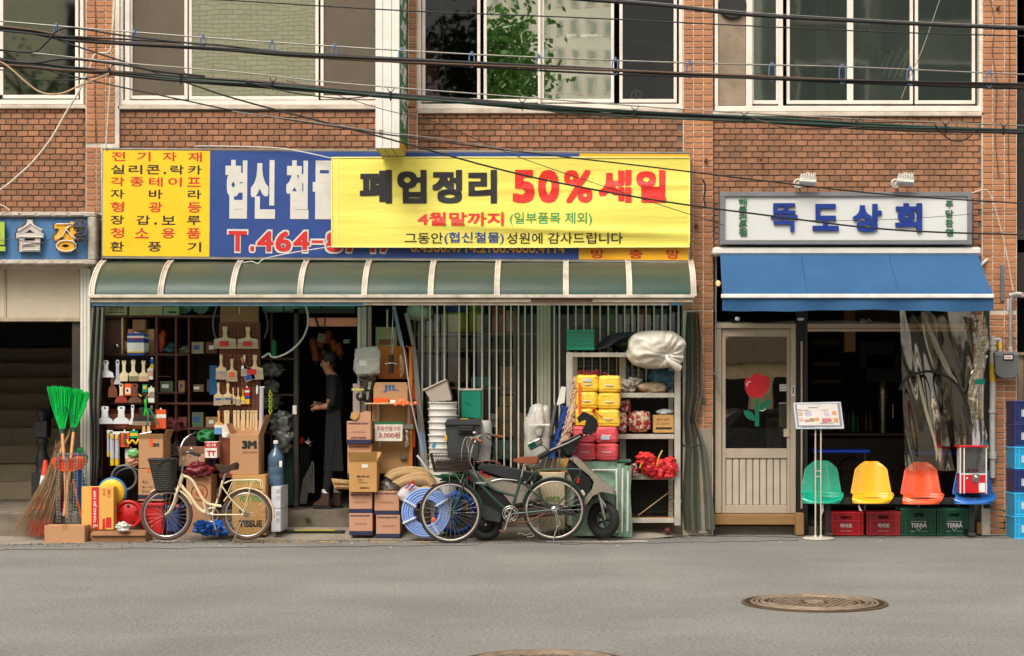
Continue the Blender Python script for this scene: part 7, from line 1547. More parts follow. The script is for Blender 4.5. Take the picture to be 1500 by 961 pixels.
def ringrect(a,b,py,d,rr): k.tube([W(a,py,yb-d),W(b,py,yb-d),W(b,py,yb+d),W(a,py,yb+d)],rr,5,closed=True)
ringrect(631,688,664,.15,.006); ringrect(637,687,691,.12,.006)
for j in range(5): v=(j+1)/6; ringrect(632+5*v,688-1*v,664+27*v,.15-.03*v,.003)
for i in range(23):
    u=i/22; k.tube([W(631+57*u,664,yb-.15),W(637+50*u,691,yb-.12)],.003,4); k.tube([W(631+57*u,664,yb+.15),W(637+50*u,691,yb+.12)],.003,4)
    k.tube([W(637+50*u,691,yb-.12),W(637+50*u,691,yb+.12)],.003,4)
for i in range(7):
    d=-.15+.05*i; k.tube([W(631,664,yb)+Vector((0,d,0)),W(637,691,yb)+Vector((0,d*.8,0))],.003,4)
mk('wire_basket',k,m_bw,t)
k=MB(); k.pb(637.5,686.5,675,690,yb-.118,.236); mk('basket_lining',k,M('dark_mesh_lining',(64,50,42),.8,var=.3,sc_=60,alpha=.75),t)
k=MB(); k.tube(P([(664,690),(675,706)],yb-.06),.005,5); k.tube(P([(658,690),(660,750)],yb-.065),.004,5); mk('basket_stay',k,m_chrome,t)
k=MB(); plump(k,[(751,673),(760,670),(773,669),(785,668),(790,672),(789,679),(780,680),(771,679),(760,678),(752,677)],yb,.08); mk('saddle',k,m_tan,t)
fr(t,[(768,680),(763,702)],yb,.0125,m_chrome,'seat_post'); k=MB(); k.tube(smooth(P([(762,679),(770,683),(780,680)],yb)),.006,5); mk('saddle_rail',k,m_chrome,t)
k=MB()
for s_ in (-.06,.06): k.tube(smooth([p+Vector((0,s_,0)) for p in P([(770,708),(778,698),(786,689),(800,688),(845,687),(850,690),(848,698)],yb)]),.0075,6); k.tube([p+Vector((0,s_,0)) for p in P([(846,696),(832,722),(812,746)],yb)],.006,6); k.tube([p+Vector((0,s_,0)) for p in P([(786,690),(783,704)],yb)],.006,6)
for px in (790,805,820,835): k.tube([W(px,688,yb-.06),W(px,687.5,yb+.06)],.006,5)
mk('rear_rack',k,m_bg,t)
k=MB(); k.obox(W(847,704,yb),(.03,.03,.07),(0,.2,0),0,.008); mk('reflector',k,m_red,t); k=MB(); k.sph(W(635,761.5,yb-.02),.028,(1,.3,1)); mk('spoke_reflector',k,m_orange,t)
k=MB(); k.ring(W(747.5,752.5,yb-.04),.085,.006,'y',30,5); k.ring(W(747.5,752.5,yb-.04),.06,.008,'y',30,5)
for a in range(5): k.tube([W(747.5,752.5,yb-.04),W(747.5,752.5,yb-.04)+Vector((math.cos(a*1.2566)*.08,0,math.sin(a*1.2566)*.08))],.007,5)
k.tube(P([(747.5,752.5),(739,777)],yb-.07),.011,6); k.tube(P([(747.5,752.5),(757,730)],yb+.07),.01,6); mk('crankset',k,m_chrome,t)
k=MB(); k.obox(W(737,778,yb-.11),(.09,.07,.022),(0,.15,0),0,.004); mk('pedal',k,m_brw,t)
k=MB(); k.tube(P([(748,747),(812,742)],yb-.045),.004,4); k.tube(P([(748,758),(812,750)],yb-.045),.004,4); k.tube(smooth(P([(748,763),(770,765),(800,752)],yb-.05)),.009,5); mk('chain',k,M('rusty_chain',(110,70,50),.6,metal=.5),t)
k=MB(); k.lathe([(0,-.01),(.04,-.01),(.04,.01),(0,.01)],W(812,746.5,yb-.05),'y',16); k.tube(P([(814,748),(821,768),(816,772)],yb-.06),.01,6); mk('rear_gear',k,m_chrome,t)
k=MB(); k.tube(smooth(P([(813,750),(816,772),(812,785),(810,800)],yb-.03),4),.008,6); k.tube(P([(810,800),(817,801)],yb-.05),.008,5); k.tube(P([(820,797),(826,800)],yb-.02),.006,5); mk('kickstand',k,m_chrome,t)
text(t,'SAMCHULY',697,712,706,708.5,yb-.018,m_inkw,bold=.02,th=.001)

# ---- scooter
ys_=-.72
m_sh=M('champagne_silver',(166,156,140),.26,metal=.5,var=.04,coat=.6); m_gbk=M('gloss_black',(14,14,15),.2,var=.1,coat=.6)
t=thing('scooter',W(800,787,ys_),'silver and black motor scooter parked behind the green bicycle with its front wheel turned','scooter')
def sp(nm,poly,hw,mat,ins=.16,yc=ys_): k=MB(); plump(k,poly,yc,hw,4,ins); return mk(nm,k,mat,t)
sp('seat',[(699,684),(706,679),(728,680),(760,687),(788,693),(796,699),(790,706),(750,703),(715,694)],.13,M('seat_vinyl',(46,46,48),.4,var=.1,coat=.2))
sp('rear_body',[(687,687),(700,690),(730,698),(765,707),(793,714),(796,734),(778,738),(753,744),(735,722),(712,712),(690,704)],.15,m_sh,.2)
sp('lower_body',[(704,708),(735,722),(753,742),(775,740),(800,738),(838,742),(840,752),(800,757),(765,757),(735,765),(712,757),(698,738),(697,720)],.11,m_black)
sp('floorboard',[(770,739),(842,743),(848,750),(842,755),(770,752)],.16,m_gbk)
sp('engine_cover',[(700,735),(722,742),(738,752),(736,766),(712,762),(698,750)],.15,m_tote)
sp('leg_shield',[(834,672),(848,683),(864,697),(869,706),(866,718),(854,733),(850,745),(838,745),(842,722),(836,700),(828,685)],.18,m_gbk,.12)
sp('front_shell',[(836,668),(843,667),(854,675),(877,698),(896,711),(902.5,720),(900,724),(882,720),(868,727),(858,741),(852,746),(850,738),(858,727),(867,716),(870,704),(864,695),(847,682),(838,673)],.20,m_sh,.10)
k=MB(); plump(k,[(858,690),(866,697),(880,707),(892,714),(886,714),(870,706)],ys_-.14,.05,3,.2); mk('headlight_panel',k,M('lens_grey',(196,190,176),.15,coat=.8),t)
sp('handlebar_cowl',[(822,648),(841,639),(851,633.5),(855,637),(850,648),(842,664),(834,672),(826,670),(820,662)],.12,m_gbk,.35)
fr(t,[(851,640),(832,650),(806,661),(789,671)],ys_-.16,.026,m_gbk,'handlebar'); fr(t,[(806,661),(788,671)],ys_-.2,.03,m_rubber,'grip',False)
k=MB(); plump(k,[(845,612),(854,602.6),(859,604),(868,608),(875,615),(876.6,624),(873,633.5),(863.6,637),(854,636),(852,631),(856.7,622),(858,615),(852,616),(847.5,618.6)],ys_-.1,.075,5,.14); mk('hand_guard',k,m_gbk,t)
k=MB(); k.tube(smooth(P([(853,642),(862,636),(872,641)],ys_-.14)),.006,5); k.tube(P([(803,660),(796,653),(790,652)],ys_-.2),.006,6); mk('mirror_stem',k,m_black,t)
k=MB(); k.obox(W(784,650.5,ys_-.2),(.17,.035,.085),(0,R(-28),R(10)),0,.02); mk('mirror',k,m_chrome,t); k=MB(); k.obox(W(780,652,ys_-.222),(.08,.004,.06),(0,R(-28),R(10))); mk('mirror_glass',k,M('mirror_green',(40,110,90),.1,metal=.6),t)
k=MB()
for s_ in(-.07,.07): k.tube([W(876,722,ys_)+Vector((0,s_,0)),W(884,760,ys_)+Vector((.02 if s_<0 else 0,s_,0))],.018,8); k.tube([W(880,730,ys_)+Vector((0,s_,0)),W(896,757,ys_)+Vector((0,s_,0))],.014,8)
mk('front_fork',k,m_chrome,t)
wheel(t,884,761,28,ys_,m_rubber,m_black,.052,0,turn=R(-38),label='front wheel turned towards the street')
k=MB(); c=W(884,761,ys_)
for i in range(5): a=i*1.2566; k.tube([c,c+Matrix.Rotation(R(-38),3,'Z')@Vector((math.cos(a)*.12,0,math.sin(a)*.12))],.014,6)
mk('cast_spoke',k,m_black,t)
wheel(t,712,768,24,ys_,m_rubber,m_black,.05,0); k=MB(); k.lathe([(0,-.03),(.09,-.03),(.09,.03),(0,.03)],W(712,768,ys_),'y',20); mk('brake_drum',k,m_black,t)
sp('front_mudguard',[(858,741),(866,730),(878,726),(890,731),(884,734),(872,737)],.08,m_gbk)
fr(t,[(720,705),(735,702),(758,704)],ys_-.16,.009,m_chrome,'grab_rail'); k=MB(); k.obox(W(690,700,ys_),(.04,.2,.05),(0,0,0),0,.01); mk('tail_light',k,m_red,t)
fr(t,[(698,677),(716,675),(728,677),(733,681),(733,686)],ys_+.0,.010,m_brw,'rear_carrier'); fr(t,[(700,686),(730,696),(765,706)],ys_-.145,.008,m_black,'trim_line')
k=MB(); k.pb(702,706,690,694,ys_-.152,.01); k.obox(W(712,697,ys_-.155),(.1,.006,.02),(0,R(18),0)); mk('decal',k,m_inkr,t)
cable('cable_loop',P([(758,783),(764,781),(770,784),(778,781),(782,785),(772,787)],-.7),.005,m_str,'thin pale strap end lying on the ground under the scooter','strap')

# ================================================================= shopkeeper
yp=.33
t=thing('person',W(478,745,yp),'person in dark clothes and brown boots standing in the doorway looking down at the hands','person')
me=bpy.data.meshes.new('body'); V=[];E=[];Rr=[]
def pv(px,py,dy,r,par=None):
    V.append(W(px,py,yp)+Vector((0,dy,0))); Rr.append(r)
    if par is not None: E.append((par,len(V)-1))
    return len(V)-1
pel=pv(490,634,0,(.105,.14)); sp1=pv(490,606,0,(.10,.14)); che=pv(491,577,0,(.115,.16)); nb_=pv(488,556,0,(.075,.10),che); nk=pv(484,547,0,.05,nb_); jaw=pv(479,540,0,(.062,.06),nk); hd=pv(479,529,0,(.088,.078),jaw); hd2=pv(480,521,0,(.07,.065),hd)
E.append((pel,sp1)); E.append((sp1,che))
for s_,ex,wx,hy in ((-1,490,470,597),(1,486,466,592)):
    sh=pv(491,561,s_*.17,.058,nb_); el=pv(ex+1,592,s_*.22,.043,sh); fa=pv((ex+wx)/2,596,s_*.19,.038,el); wr=pv(wx,hy,s_*.12,.025,fa); pa=pv(wx-5,hy+1,s_*.10,.033,wr)
    for f,(fx,fy,dy) in enumerate(((-7,1,-.03),(-8,2,-.01),(-7.5,3,.01),(-6,4.5,.03))):
        a=pv(wx-5+fx*.6,hy+1+fy*.5,s_*.10+dy,.010,pa); b=pv(wx-5+fx,hy+2+fy,s_*.10+dy,.008,a)
    th_=pv(wx-6,hy-3,s_*.08,.011,pa); pv(wx-9,hy-4,s_*.08,.009,th_)
for s_,kx,ax in ((-1,484,477),(1,493,492)):
    hp=pv(490,646,s_*.09,.10,pel); kn=pv(kx,690,s_*.10,.068,hp); cf=pv((kx+ax)/2+2,708,s_*.10,.062,kn); an=pv(ax,731,s_*.10,.043,cf); ft=pv(ax-5,740,s_*.10,.04,an)
me.from_pydata(V,E,[]); o=bpy.data.objects.new('body',me); C.objects.link(o)
sk=o.modifiers.new('s','SKIN'); 
for i,r_ in enumerate(Rr): me.skin_vertices[0].data[i].radius=r_ if isinstance(r_,tuple) else (r_,r_)
me.skin_vertices[0].data[0].use_root=True
o.modifiers.new('u','SUBSURF').levels=2
bpy.context.view_layer.update(); ev=bpy.data.meshes.new_from_object(o.evaluated_get(bpy.context.evaluated_depsgraph_get())); bpy.data.objects.remove(o)
m_skin=M('skin',(170,118,92),.5,var=.05); m_tee=M('black_cotton',(13,13,15),.9); m_trs=M('dark_trousers',(14,15,17),.9)
k=MB(); k.add([tuple(v.co) for v in ev.vertices],[tuple(p.vertices) for p in ev.polygons],0,True)
zt,zw=Z(549,yp),Z(632,yp)
for i,f in enumerate(k.f):
    c=sum((Vector(k.v[j]) for j in f),Vector())/len(f)
    k.m[i]=0 if (c.z>zt or (c.x<X(487,yp) and Z(612,yp)<c.z<Z(586,yp) and abs(c.y-yp)>.05 and c.x<X(484,yp))) else (1 if c.z>zw else 2)
mk('body',k,[m_skin,m_tee,m_trs],t)
k=MB(); sbox(k,W(482.5,525,yp),(.19,.175,.17),.85,20,12,jit=.08,seed=3); mk('hair',k,M('black_hair',(18,16,15),.6,bump=.8,bsc=80),t)
k=MB(); k.tube(P([(471.6,531),(470.3,535),(471.8,536.5)],yp),.012,6); mk('nose',k,m_skin,t)
k=MB(); k.sph(W(473.5,530,yp-.035),.010,(1,.6,.7)); mk('eye',k,m_black,t)
k=MB(); k.obox(W(472.5,539.5,yp),(.01,.04,.006)); mk('mouth',k,M('lip',(140,80,70),.5),t)
k=MB(); k.sph(W(481,532,yp-.083),.022,(.6,.4,1.2)); mk('ear',k,m_skin,t)
k=MB(); k.pp([(478,600),(498,600),(503,690),(474,690)],yp-.16,.02); mk('apron',k,M('apron_black',(15,16,17),.9),t)
m_boot=M('brown_boot',(72,46,34),.4,var=.15,coat=.2)
for bx,dy in ((476,-.10),(493,.10)):
    b_=yp+dy; k=MB(); plump(k,[(bx-18,741),(bx-17,737),(bx-11,734),(bx-5,728),(bx-4,721),(bx+7,721),(bx+8,735),(bx+8,742)],b_,.055,3,.15); mk('boot',k,m_boot,t)
    k=MB(); k.pp([(bx-18.5,741.5),(bx+8.5,742),(bx+8.5,745),(bx-18,745)],b_-.055,.11); mk('sole',k,m_rubber,t)
    k=MB(); k.lathe([(.05,Z(722,yp)),(.048,Z(716,yp))],(X(bx+1.5,b_),b_,0)); mk('sock',k,m_inkw,t)
# ================================================================= the bar on the right
yf=.10
m_door=M('beige_aluminium',(190,174,154),.45,metal=.15,var=.05,dirt=.25,dcol=(130,108,84),dsc=4,stretch=(1,1,.4))
t=thing('bar_door',W(1110,755,yf),'beige aluminium door with a red flower painted on its glass','door')
k=MB(); k.pb(1047.5,1057,477,752,yf-.04,.14,0,.006); k.pb(1047.5,1166,474,481,yf-.05,.15,0,.006); k.pb(1158,1166,481,752,yf-.04,.14,0,.006); mk('frame',k,m_door,t)
k=MB(); k.pb(1057.5,1157.5,482,493,yf-.01,.05,0,.005); k.pb(1057.5,1063,493,752,yf-.011,.05,0,.004); k.pb(1153,1157.5,493,752,yf-.011,.05,0,.004); k.pb(1063,1153,657,671.5,yf-.012,.05,0,.005); k.pb(1063,1153,740,752,yf-.012,.05,0,.005); mk('leaf_frame',k,m_door,t)
for i in range(9): k=MB(); a=1063+10*i; k.pb(a+.7,a+9.3,671.7,739.8,yf+.004,.02,0,.006); mk('panel_board',k,M('beige_board',(194,182,164),.5,var=.05,dirt=.25,dsc=4),t)
k=MB(); k.pb(1063,1153,671.7,739.8,yf+.022,.01); mk('panel_back',k,M('groove_brown',(120,100,80),.7),t)
g_door=glassy('door_glass',(.5,.5,.48),.42,(.9,.84,.74),.01,wav=.04)
yg=yf+.02; k=MB(); k.add([W(1062,492,yg),W(1154,492,yg),W(1154,658,yg),W(1062,658,yg)],[(0,3,2,1)]); mk('pane',k,g_door,t)
ys2=yg-.004
def blobpoly(pts,n=8): return [(p.x,p.z) for p in smooth([Vector((a,0,b)) for a,b in pts+[pts[0]]],n)[:-1]]
k=MB(); pl=blobpoly([(1090.5,560),(1094,554),(1101,553),(1103,548),(1109,546.5),(1115,550),(1121,550),(1127,554),(1127.5,562),(1124,573),(1116,581),(1106,583),(1097,580),(1092,571)]); k.pp(pl,ys2,.003); f_=mk('flower_sticker',k,M('poppy_red',(196,22,38),.45,var=.1,sc_=6),t)
k=MB(); k.pb(1106,1112,584,624.5,ys2-.001,.003); k.pp(blobpoly([(1112,602),(1114,593),(1122,587),(1129,586),(1127,595),(1120,601)]),ys2-.001,.003); k.pp(blobpoly([(1089,602),(1096,601.5),(1103,606),(1106,616),(1099,615),(1092,610)]),ys2-.0012,.003); mk('stem_and_leaves',k,M('leaf_sticker_green',(0,112,80),.45,var=.06),t)
k=MB(); k.tube(smooth(P([(1094.5,566),(1094.5,562),(1097,559.5),(1100,559.5)],ys2-.002)),.006,5); k.tube(smooth(P([(1112.5,600.5),(1117,602),(1121.5,599)],ys2-.002)),.006,5); mk('white_highlight',k,m_inkw,t)
k=MB(); k.pb(1142,1154,563,573,ys2,.003); n_=mk('notice_sticker',k,m_labw,t); k=MB(); text_add(k,'휴무 안내',1143,1153,564.5,567.5,ys2-.001,.001,bold=.0); text_add(k,'매주월요일',1143,1153,569,572,ys2-.001,.001,bold=.0); mk('lettering',k,m_ink,t)
k=MB(); k.pb(1159.5,1164.5,565,580,yf-.043,.003); mk('side_sticker',k,m_labw,t); k=MB(); k.pb(1161,1163,567,577,yf-.0445,.002); mk('side_print',k,m_inkb,t)
k=MB(); k.pb(1148,1157,628,640,yf-.03,.02,0,.003); mk('lock_plate',k,m_door,t)
v_,f__=text_mb('TFVERMA',0,0,.5); a0=min(v[0] for v in v_);a1=max(v[0] for v in v_);b0=min(v[1] for v in v_);b1=max(v[1] for v in v_)
k=MB(); k.pb(1122,1145,612,657,yg+.12,.01); bo=mk('linen_sign',k,M('linen',(150,142,128),.85,var=.12,sc_=30),label='grey linen sheet with vertical letters hanging behind the door glass',cat='sheet')
k=MB(); yy=yg+.118
k.add([(X(1138,yy)-(v[1]-b0)/(b1-b0)*(X(1138,yy)-X(1131,yy)),yy-(v[2]+.5)*.001,Z(655,yy)+(v[0]-a0)/(a1-a0)*(Z(616,yy)-Z(655,yy))) for v in v_],f__); mk('lettering',k,m_ink,bo)
k=MB(); k.pb(1046,1166,753,769,yf-.06,.2,0,.008); mk('wooden_sill',k,M('worn_timber',(156,118,74),.75,var=.3,sc_=6,dirt=.6,dcol=(84,62,44),dsc=6,stretch=(.4,1,3)),label='worn timber sill under the bar door',cat='sill')
k=MB(); k.pb(1166,1178,752,784,-.05,.3,0,.006); mk('timber_block',k,M('worn_timber'),label='worn timber block right of the door sill',cat='block')
# transom and posts
t=thing('bar_facade',W(1310,755,yf),'dark open front of the bar with a beige transom beam and dark posts','shop front')
k=MB(); k.pb(1182,1440,474,485.5,yf,.08,0,.005); mk('transom_beam',k,m_door,t)
k=MB(); k.pb(1182,1440,480.5,481.5,yf-.003,.01); mk('beam_groove',k,m_brw,t)
k=MB(); k.pb(1166.5,1178,452,770,yf+.02,.1); k.pb(1178.2,1183,452,785,yf,.08); mk('dark_post',k,M('dark_post_paint',(34,32,31),.5),t)
k=MB(); k.pb(1173,1175.5,500,745,yf-.01,.02); mk('thin_post',k,m_door,t)
k=MB(); k.pb(1441,1450,455,745,-.06,.2,0,.004); mk('dark_post',k,m_black,t)
k=MB(); k.pb(1431,1441,470,740,yf+.02,.1); mk('brown_post',k,M('brown_grey_post',(92,80,70),.6,var=.15),t)
k=MB(); k.add([W(1184,450,yf+.05),W(1440,450,yf+.05),W(1440,474,yf+.05),W(1184,474,yf+.05)],[(0,3,2,1)]); k.add([W(1050,455,yf+.05),W(1166,455,yf+.05),W(1166,474,yf+.05),W(1050,474,yf+.05)],[(0,3,2,1)]); mk('transom_pane',k,glassy('transom_glass',(.5,.48,.44),.10,(.9,.85,.75),.02),t)
# interior of the bar
k=MB(); k.pb(1237,1253,430,515,1.6,.3); mk('pale_pillar',k,M('ochre_wall',(170,124,78),.7,var=.1),label='ochre pillar inside the bar seen under the awning',cat='pillar')
k=MB(); k.pb(1254,1320,440,470,1.9,.1); mk('beam',k,M('brown_beam',(92,58,38),.7),label='brown ceiling beam inside the bar',cat='beam')
k=MB(); text_add(k,'JJA',1258,1278,467,473,1.2,.01,bold=.04); mk('hanging_letters',k,m_inkw,label='small pale letters hanging behind the transom of the bar',cat='letters')
t=thing('bar_counter',W(1320,700,2.2),'dark counter with a beer tap at the back of the bar','counter')
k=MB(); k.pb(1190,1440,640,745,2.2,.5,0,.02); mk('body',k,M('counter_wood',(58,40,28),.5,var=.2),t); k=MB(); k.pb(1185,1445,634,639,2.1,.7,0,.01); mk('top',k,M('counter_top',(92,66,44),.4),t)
k=MB(); k.lathe([(.04,Z(634,2.2)),(.05,Z(600,2.2)),(.07,Z(575,2.2)),(.05,Z(560,2.2)),(0,Z(557,2.2))],(X(1293,2.2),2.2,0)); k.tube([W(1293,575,2.15),W(1293,575,2.0)],.02,8); mk('beer_tap',k,m_alu,t)
k=MB(); k.tube(P([(1308,592),(1308,613)],1.4),.008,6); mk('door_pull',k,m_chrome,t)
for i in range(14):
    k=MB(); x=1192+i*6.4; yq=2.6+.1*(i%3); k.lathe([(.03,Z(632,yq)),(.032,Z(612,yq)),(.012,Z(606,yq)),(.012,Z(600,yq)),(0,Z(600,yq))],(X(x,yq),yq,0),n=10); mk('bottle',k,[m_green,m_brw,m_dark2][i%3] if i%2 else M('bottle_dk',(60,64,50),.3),label='dim bottle on the bar counter, '+['at the far left end','second from the left','third from the left','fourth from the left','fifth from the left','sixth from the left','left of the middle','right of the middle','sixth from the right','fifth from the right','fourth from the right','third from the right','second from the right','nearest the beer tap'][i],cat='bottle',group='bottles on the bar counter')
for i,(a,b,c,d) in enumerate(((1190,1232,498,505),(1190,1232,530,536),(1190,1232,556,562),(1260,1310,500,540),(1270,1320,520,560))): k=MB(); k.pb(a,b,c,d,3.4,.2); mk('wall_shelf' if i<3 else 'picture_frame',k,M(['bar_dim_a','bar_dim_b'][i>2],[(90,70,52),(60,66,60)][i>2],.6),label='dim '+['top wall shelf in the bar','middle wall shelf in the bar','lowest wall shelf in the bar','picture frame high on the back wall of the bar','second picture frame on the back wall of the bar'][i],cat='shelf' if i<3 else 'picture')
def table(a,b,py,y,label):
    t=thing('blue_table',W((a+b)/2,745,y),label,'table','tables with blue tops in the bar'); k=MB(); k.pb(a,b,py,py+5,y,.6,0,.012); mk('table_top',k,M('royal_blue',(20,60,170),.3),t)
    for px in (a+8,b-8): k=MB(); k.tube([W(px,py+5,y+.3),W(px,760,y+.3)],.015,6); mk('leg',k,m_steel,t)
table(1190,1275,659,.4,'table with a royal blue top behind the green seat'); table(1338,1412,662,.5,'table with a royal blue top behind the clear curtain')
k=MB(); k.ring(W(1248,690,.9),.16,.02,'y',20,6,a0=0,a1=180); k.pb(1232,1264,690,740,.9,.03,0,.01); mk('dark_chair',k,m_black,label='black chair back between the green and yellow seats',cat='chair')
# clear plastic curtain
m_clr=glassy('clear_vinyl',(.74,.66,.55),.13,(1,.90,.76),.09,wav=.9,wsc=4)
def cf(u,v):
    xl=1318+8*v; xr=1444-12*v**2-10*math.sin(v*3)*0
    f=.05*math.sin(u*9+v*3)+.012*math.sin(u*31-v*9)+.05*math.sin((u-v*.7)*9)
    return W(xl+(xr-xl)*u,455+235*v,-.12+f*(.4+.6*v))
k=MB(); k.grid(cf,90,70); cc_=mk('clear_curtain',k,m_clr,label='crinkled clear plastic curtain hanging at the right side of the bar front',cat='curtain')
m_glint=M('fold_glint',(206,190,164),.2,alpha=.38,var=.1)  # pale see-through strips paint the bright glints on the curtain's folds
def glint_strip(pts,w0,label):
    k=MB(); b=smooth(P(pts,-.24),6); n=len(b); k.tube(b,[w0*math.sin(math.pi*(i+.6)/(n+.6))**.6 for i in range(n)],6,flat=.35); mk('painted_glint',k,m_glint,cc_)
glint_strip([(1320,462),(1330,500),(1343,545),(1356,600),(1370,650),(1372,675)],.022,'long painted glint on a fold of the clear curtain, the left one'); glint_strip([(1352,458),(1365,490),(1378,520),(1390,545),(1403,562)],.035,'wide painted glint on a fold of the clear curtain, the right one'); glint_strip([(1336,460),(1348,478),(1358,494)],.012,'short painted glint on a fold near the top of the clear curtain')
k=MB(); random.seed(21); k.grid(lambda u,v:W(1424+18*u+6*math.sin(v*9)+random.uniform(-.6,.6),462+225*v,-.22+.05*math.sin(u*9+v*22)+random.uniform(-.008,.008)),10,60); mk('bunched_edge',k,glassy('clear_bunched',(.55,.52,.46),.38,(1,.94,.84),.14,wav=1,wsc=18),cc_)
k=MB(); k.pb(1429,1443,555,563,-.3,.01); mk('green_tape',k,m_em,cc_)
k=MB(); blob(1424,1436,616,690,-.24,.06,31,.15,mb=k); mk('white_wrap',k,M('white_wrap_film',(196,196,204),.3,bump=1,bsc=15,alpha=.8),label='whitish film wad at the foot of the curtain edge behind the gumball machine',cat='film')
cable('black_hose',P([(1318,571),(1326,556),(1340,548),(1358,544),(1376,547),(1395,557),(1408,572),(1417,592),(1421,615),(1422,622)],-.30),.018,m_rubber,'black hose bent in a wide arch across the clear curtain','hose')
# bench with shells
t=thing('bench',W(1315,785,-.3),'black steel bench carrying four coloured plastic seat shells','bench'); yb_=-.34
k=MB(); k.pb(1204,1437,729,739,yb_,.05,0,.004); k.pb(1204,1437,733,737,yb_+.3,.05); 
for px in (1209,1420): k.pb(px,px+8,739,784,yb_+.003,.04,0,.004); k.pb(px,px+8,739,783,yb_+.3,.04); k.pb(px+1,px+7,735,739,yb_+.05,.25)
k.pb(1209,1217,778,784.5,yb_+.05,.25); k.pb(1420,1428,778,784.5,yb_+.05,.25); mk('frame',k,m_black,t)
for px in (1209,1419): k=MB(); k.pb(px,px+11,781,785.5,yb_-.02,.06,0,.006); mk('foot',k,m_tote,t)
for a in (1189,1202,1387,1398,1405,1418): k=MB(); k.sph(W(a+10,731.5,yb_-.005),.007); mk('bolt',k,m_chrome,t)
def shell(cx,top,bot,mat,label):
    k=MB()
    def f(u,v,off=0):
        # v 0..0.62 back, then seat to the front lip
        uu=(u-.5)*2
        if v<.6:
            q=v/.6; hwd=22.5+ (29.4-22.5)*q**1.1; py=top+(bot-8-top)*q
            zq=max(0,1-q/.17); rnd=1-(1-math.sqrt(max(0,1-zq*zq)))*.33
            yy=.0-.10*q-.05*abs(uu)**2.2*(1 if q>.1 else q*10)
            drop=2.2*abs(uu)**6*(1-q)*3
            p=W(cx+uu*hwd*rnd,py+drop,yy)
        else:
            q=(v-.6)/.4; a=q*math.pi/2
            hwd=(29.4-1.2*q)*(1-.10*q**6); p0=W(cx+uu*hwd,bot-8,-.10-.05*abs(uu)**2.2)
            p=Vector((X(cx,-.4*q)+uu*hwd*S(-.1), -.10-.34*math.sin(a)-.05*abs(uu)**2.2*(1-q)+.05*abs(uu)**3*q, p0.z-.054*math.sin(a)-.035*q**4+.03*abs(uu)**3*math.sin(q*math.pi)))
        return p+Vector((0,off,-off*.6))
    k.grid(lambda u,v:f(u,v),26,40); k.grid(lambda u,v:f(1-u,v,.014),26,40)
    e=[f(0,i/40)+Vector((0,.007,-.004)) for i in range(41)]+[f(i/26,1)+Vector((0,.007,-.004)) for i in range(1,27)]+[f(1,1-i/40)+Vector((0,.007,-.004)) for i in range(1,41)]+[f(1-i/26,0)+Vector((0,.007,-.004)) for i in range(1,26)]
    k.tube(e,.009,6,closed=True); mk('seat_shell',k,mat,t,label=label)
def shellmat(nm,rgb): return M(nm,rgb,.28,var=.05,sc_=3,coat=.5)
shell(1203,675,731,shellmat('shell_green',(0,168,132)),'green seat shell'); shell(1276,676,731,shellmat('shell_yellow',(244,184,20)),'yellow seat shell'); shell(1349,677,732,shellmat('shell_orange',(240,86,36)),'orange seat shell'); shell(1425,678,732,shellmat('shell_blue',(16,98,178)),'blue seat shell')
# gumball machine
t=thing('gumball_machine',W(1426,723,-.3),'red and clear gumball machine standing on the blue seat','vending machine'); yq=-.33; m_gr=M('machine_red',(206,20,36),.35,coat=.3)
k=MB(); k.pb(1405,1446.5,652.5,655.5,yq-.01,.24,0,.004); mk('lid',k,m_gr,t)
k=MB()
for a in (1406,1411.5,1444): k.pb(a,a+1.8,655.5,723,yq,.02)
k.pb(1406,1446,693.5,695.5,yq-.002,.02); mk('frame',k,m_white,t)
k=MB(); k.pb(1408,1444,656,693,yq+.012,.004); mk('clear_window',k,glassy('machine_glass',(.9,.9,.9),.08,(1,1,1),.03),t)
k=MB(); k.pb(1408,1444,656,694,yq+.09,.01); k.pb(1407,1408,656,694,yq+.03,.17); mk('white_back',k,M('machine_white',(214,210,212),.5),t)
k=MB(); random.seed(4)
for i in range(26): k.sph(W(random.uniform(1412,1434),691-random.uniform(0,3.5),yq+.05+random.uniform(-.02,.02)),.010,n=6,m=4)
mk('gumballs',k,m_gr,t,kind='stuff')
k=MB(); k.pb(1407.5,1444.5,695.5,722.5,yq+.002,.2,0,.004); mk('base',k,m_gr,t)
k=MB(); k.pb(1424.5,1435,694.5,706,yq-.006,.01,0,.002); k.lathe([(0,-.02),(.022,-.02),(.03,0)],W(1430,700,yq-.006),'y',16); k.obox(W(1430,700,yq-.03),(.045,.01,.014),(0,.3,0)); k.lathe([(0,-.004),(.012,-.004),(.014,0)],W(1417,701,yq),'y',12); mk('coin_knob',k,m_chrome,t)
k=MB(); k.pb(1434,1443,707.5,721,yq-.002,.004); mk('white_sticker',k,m_labw,t)
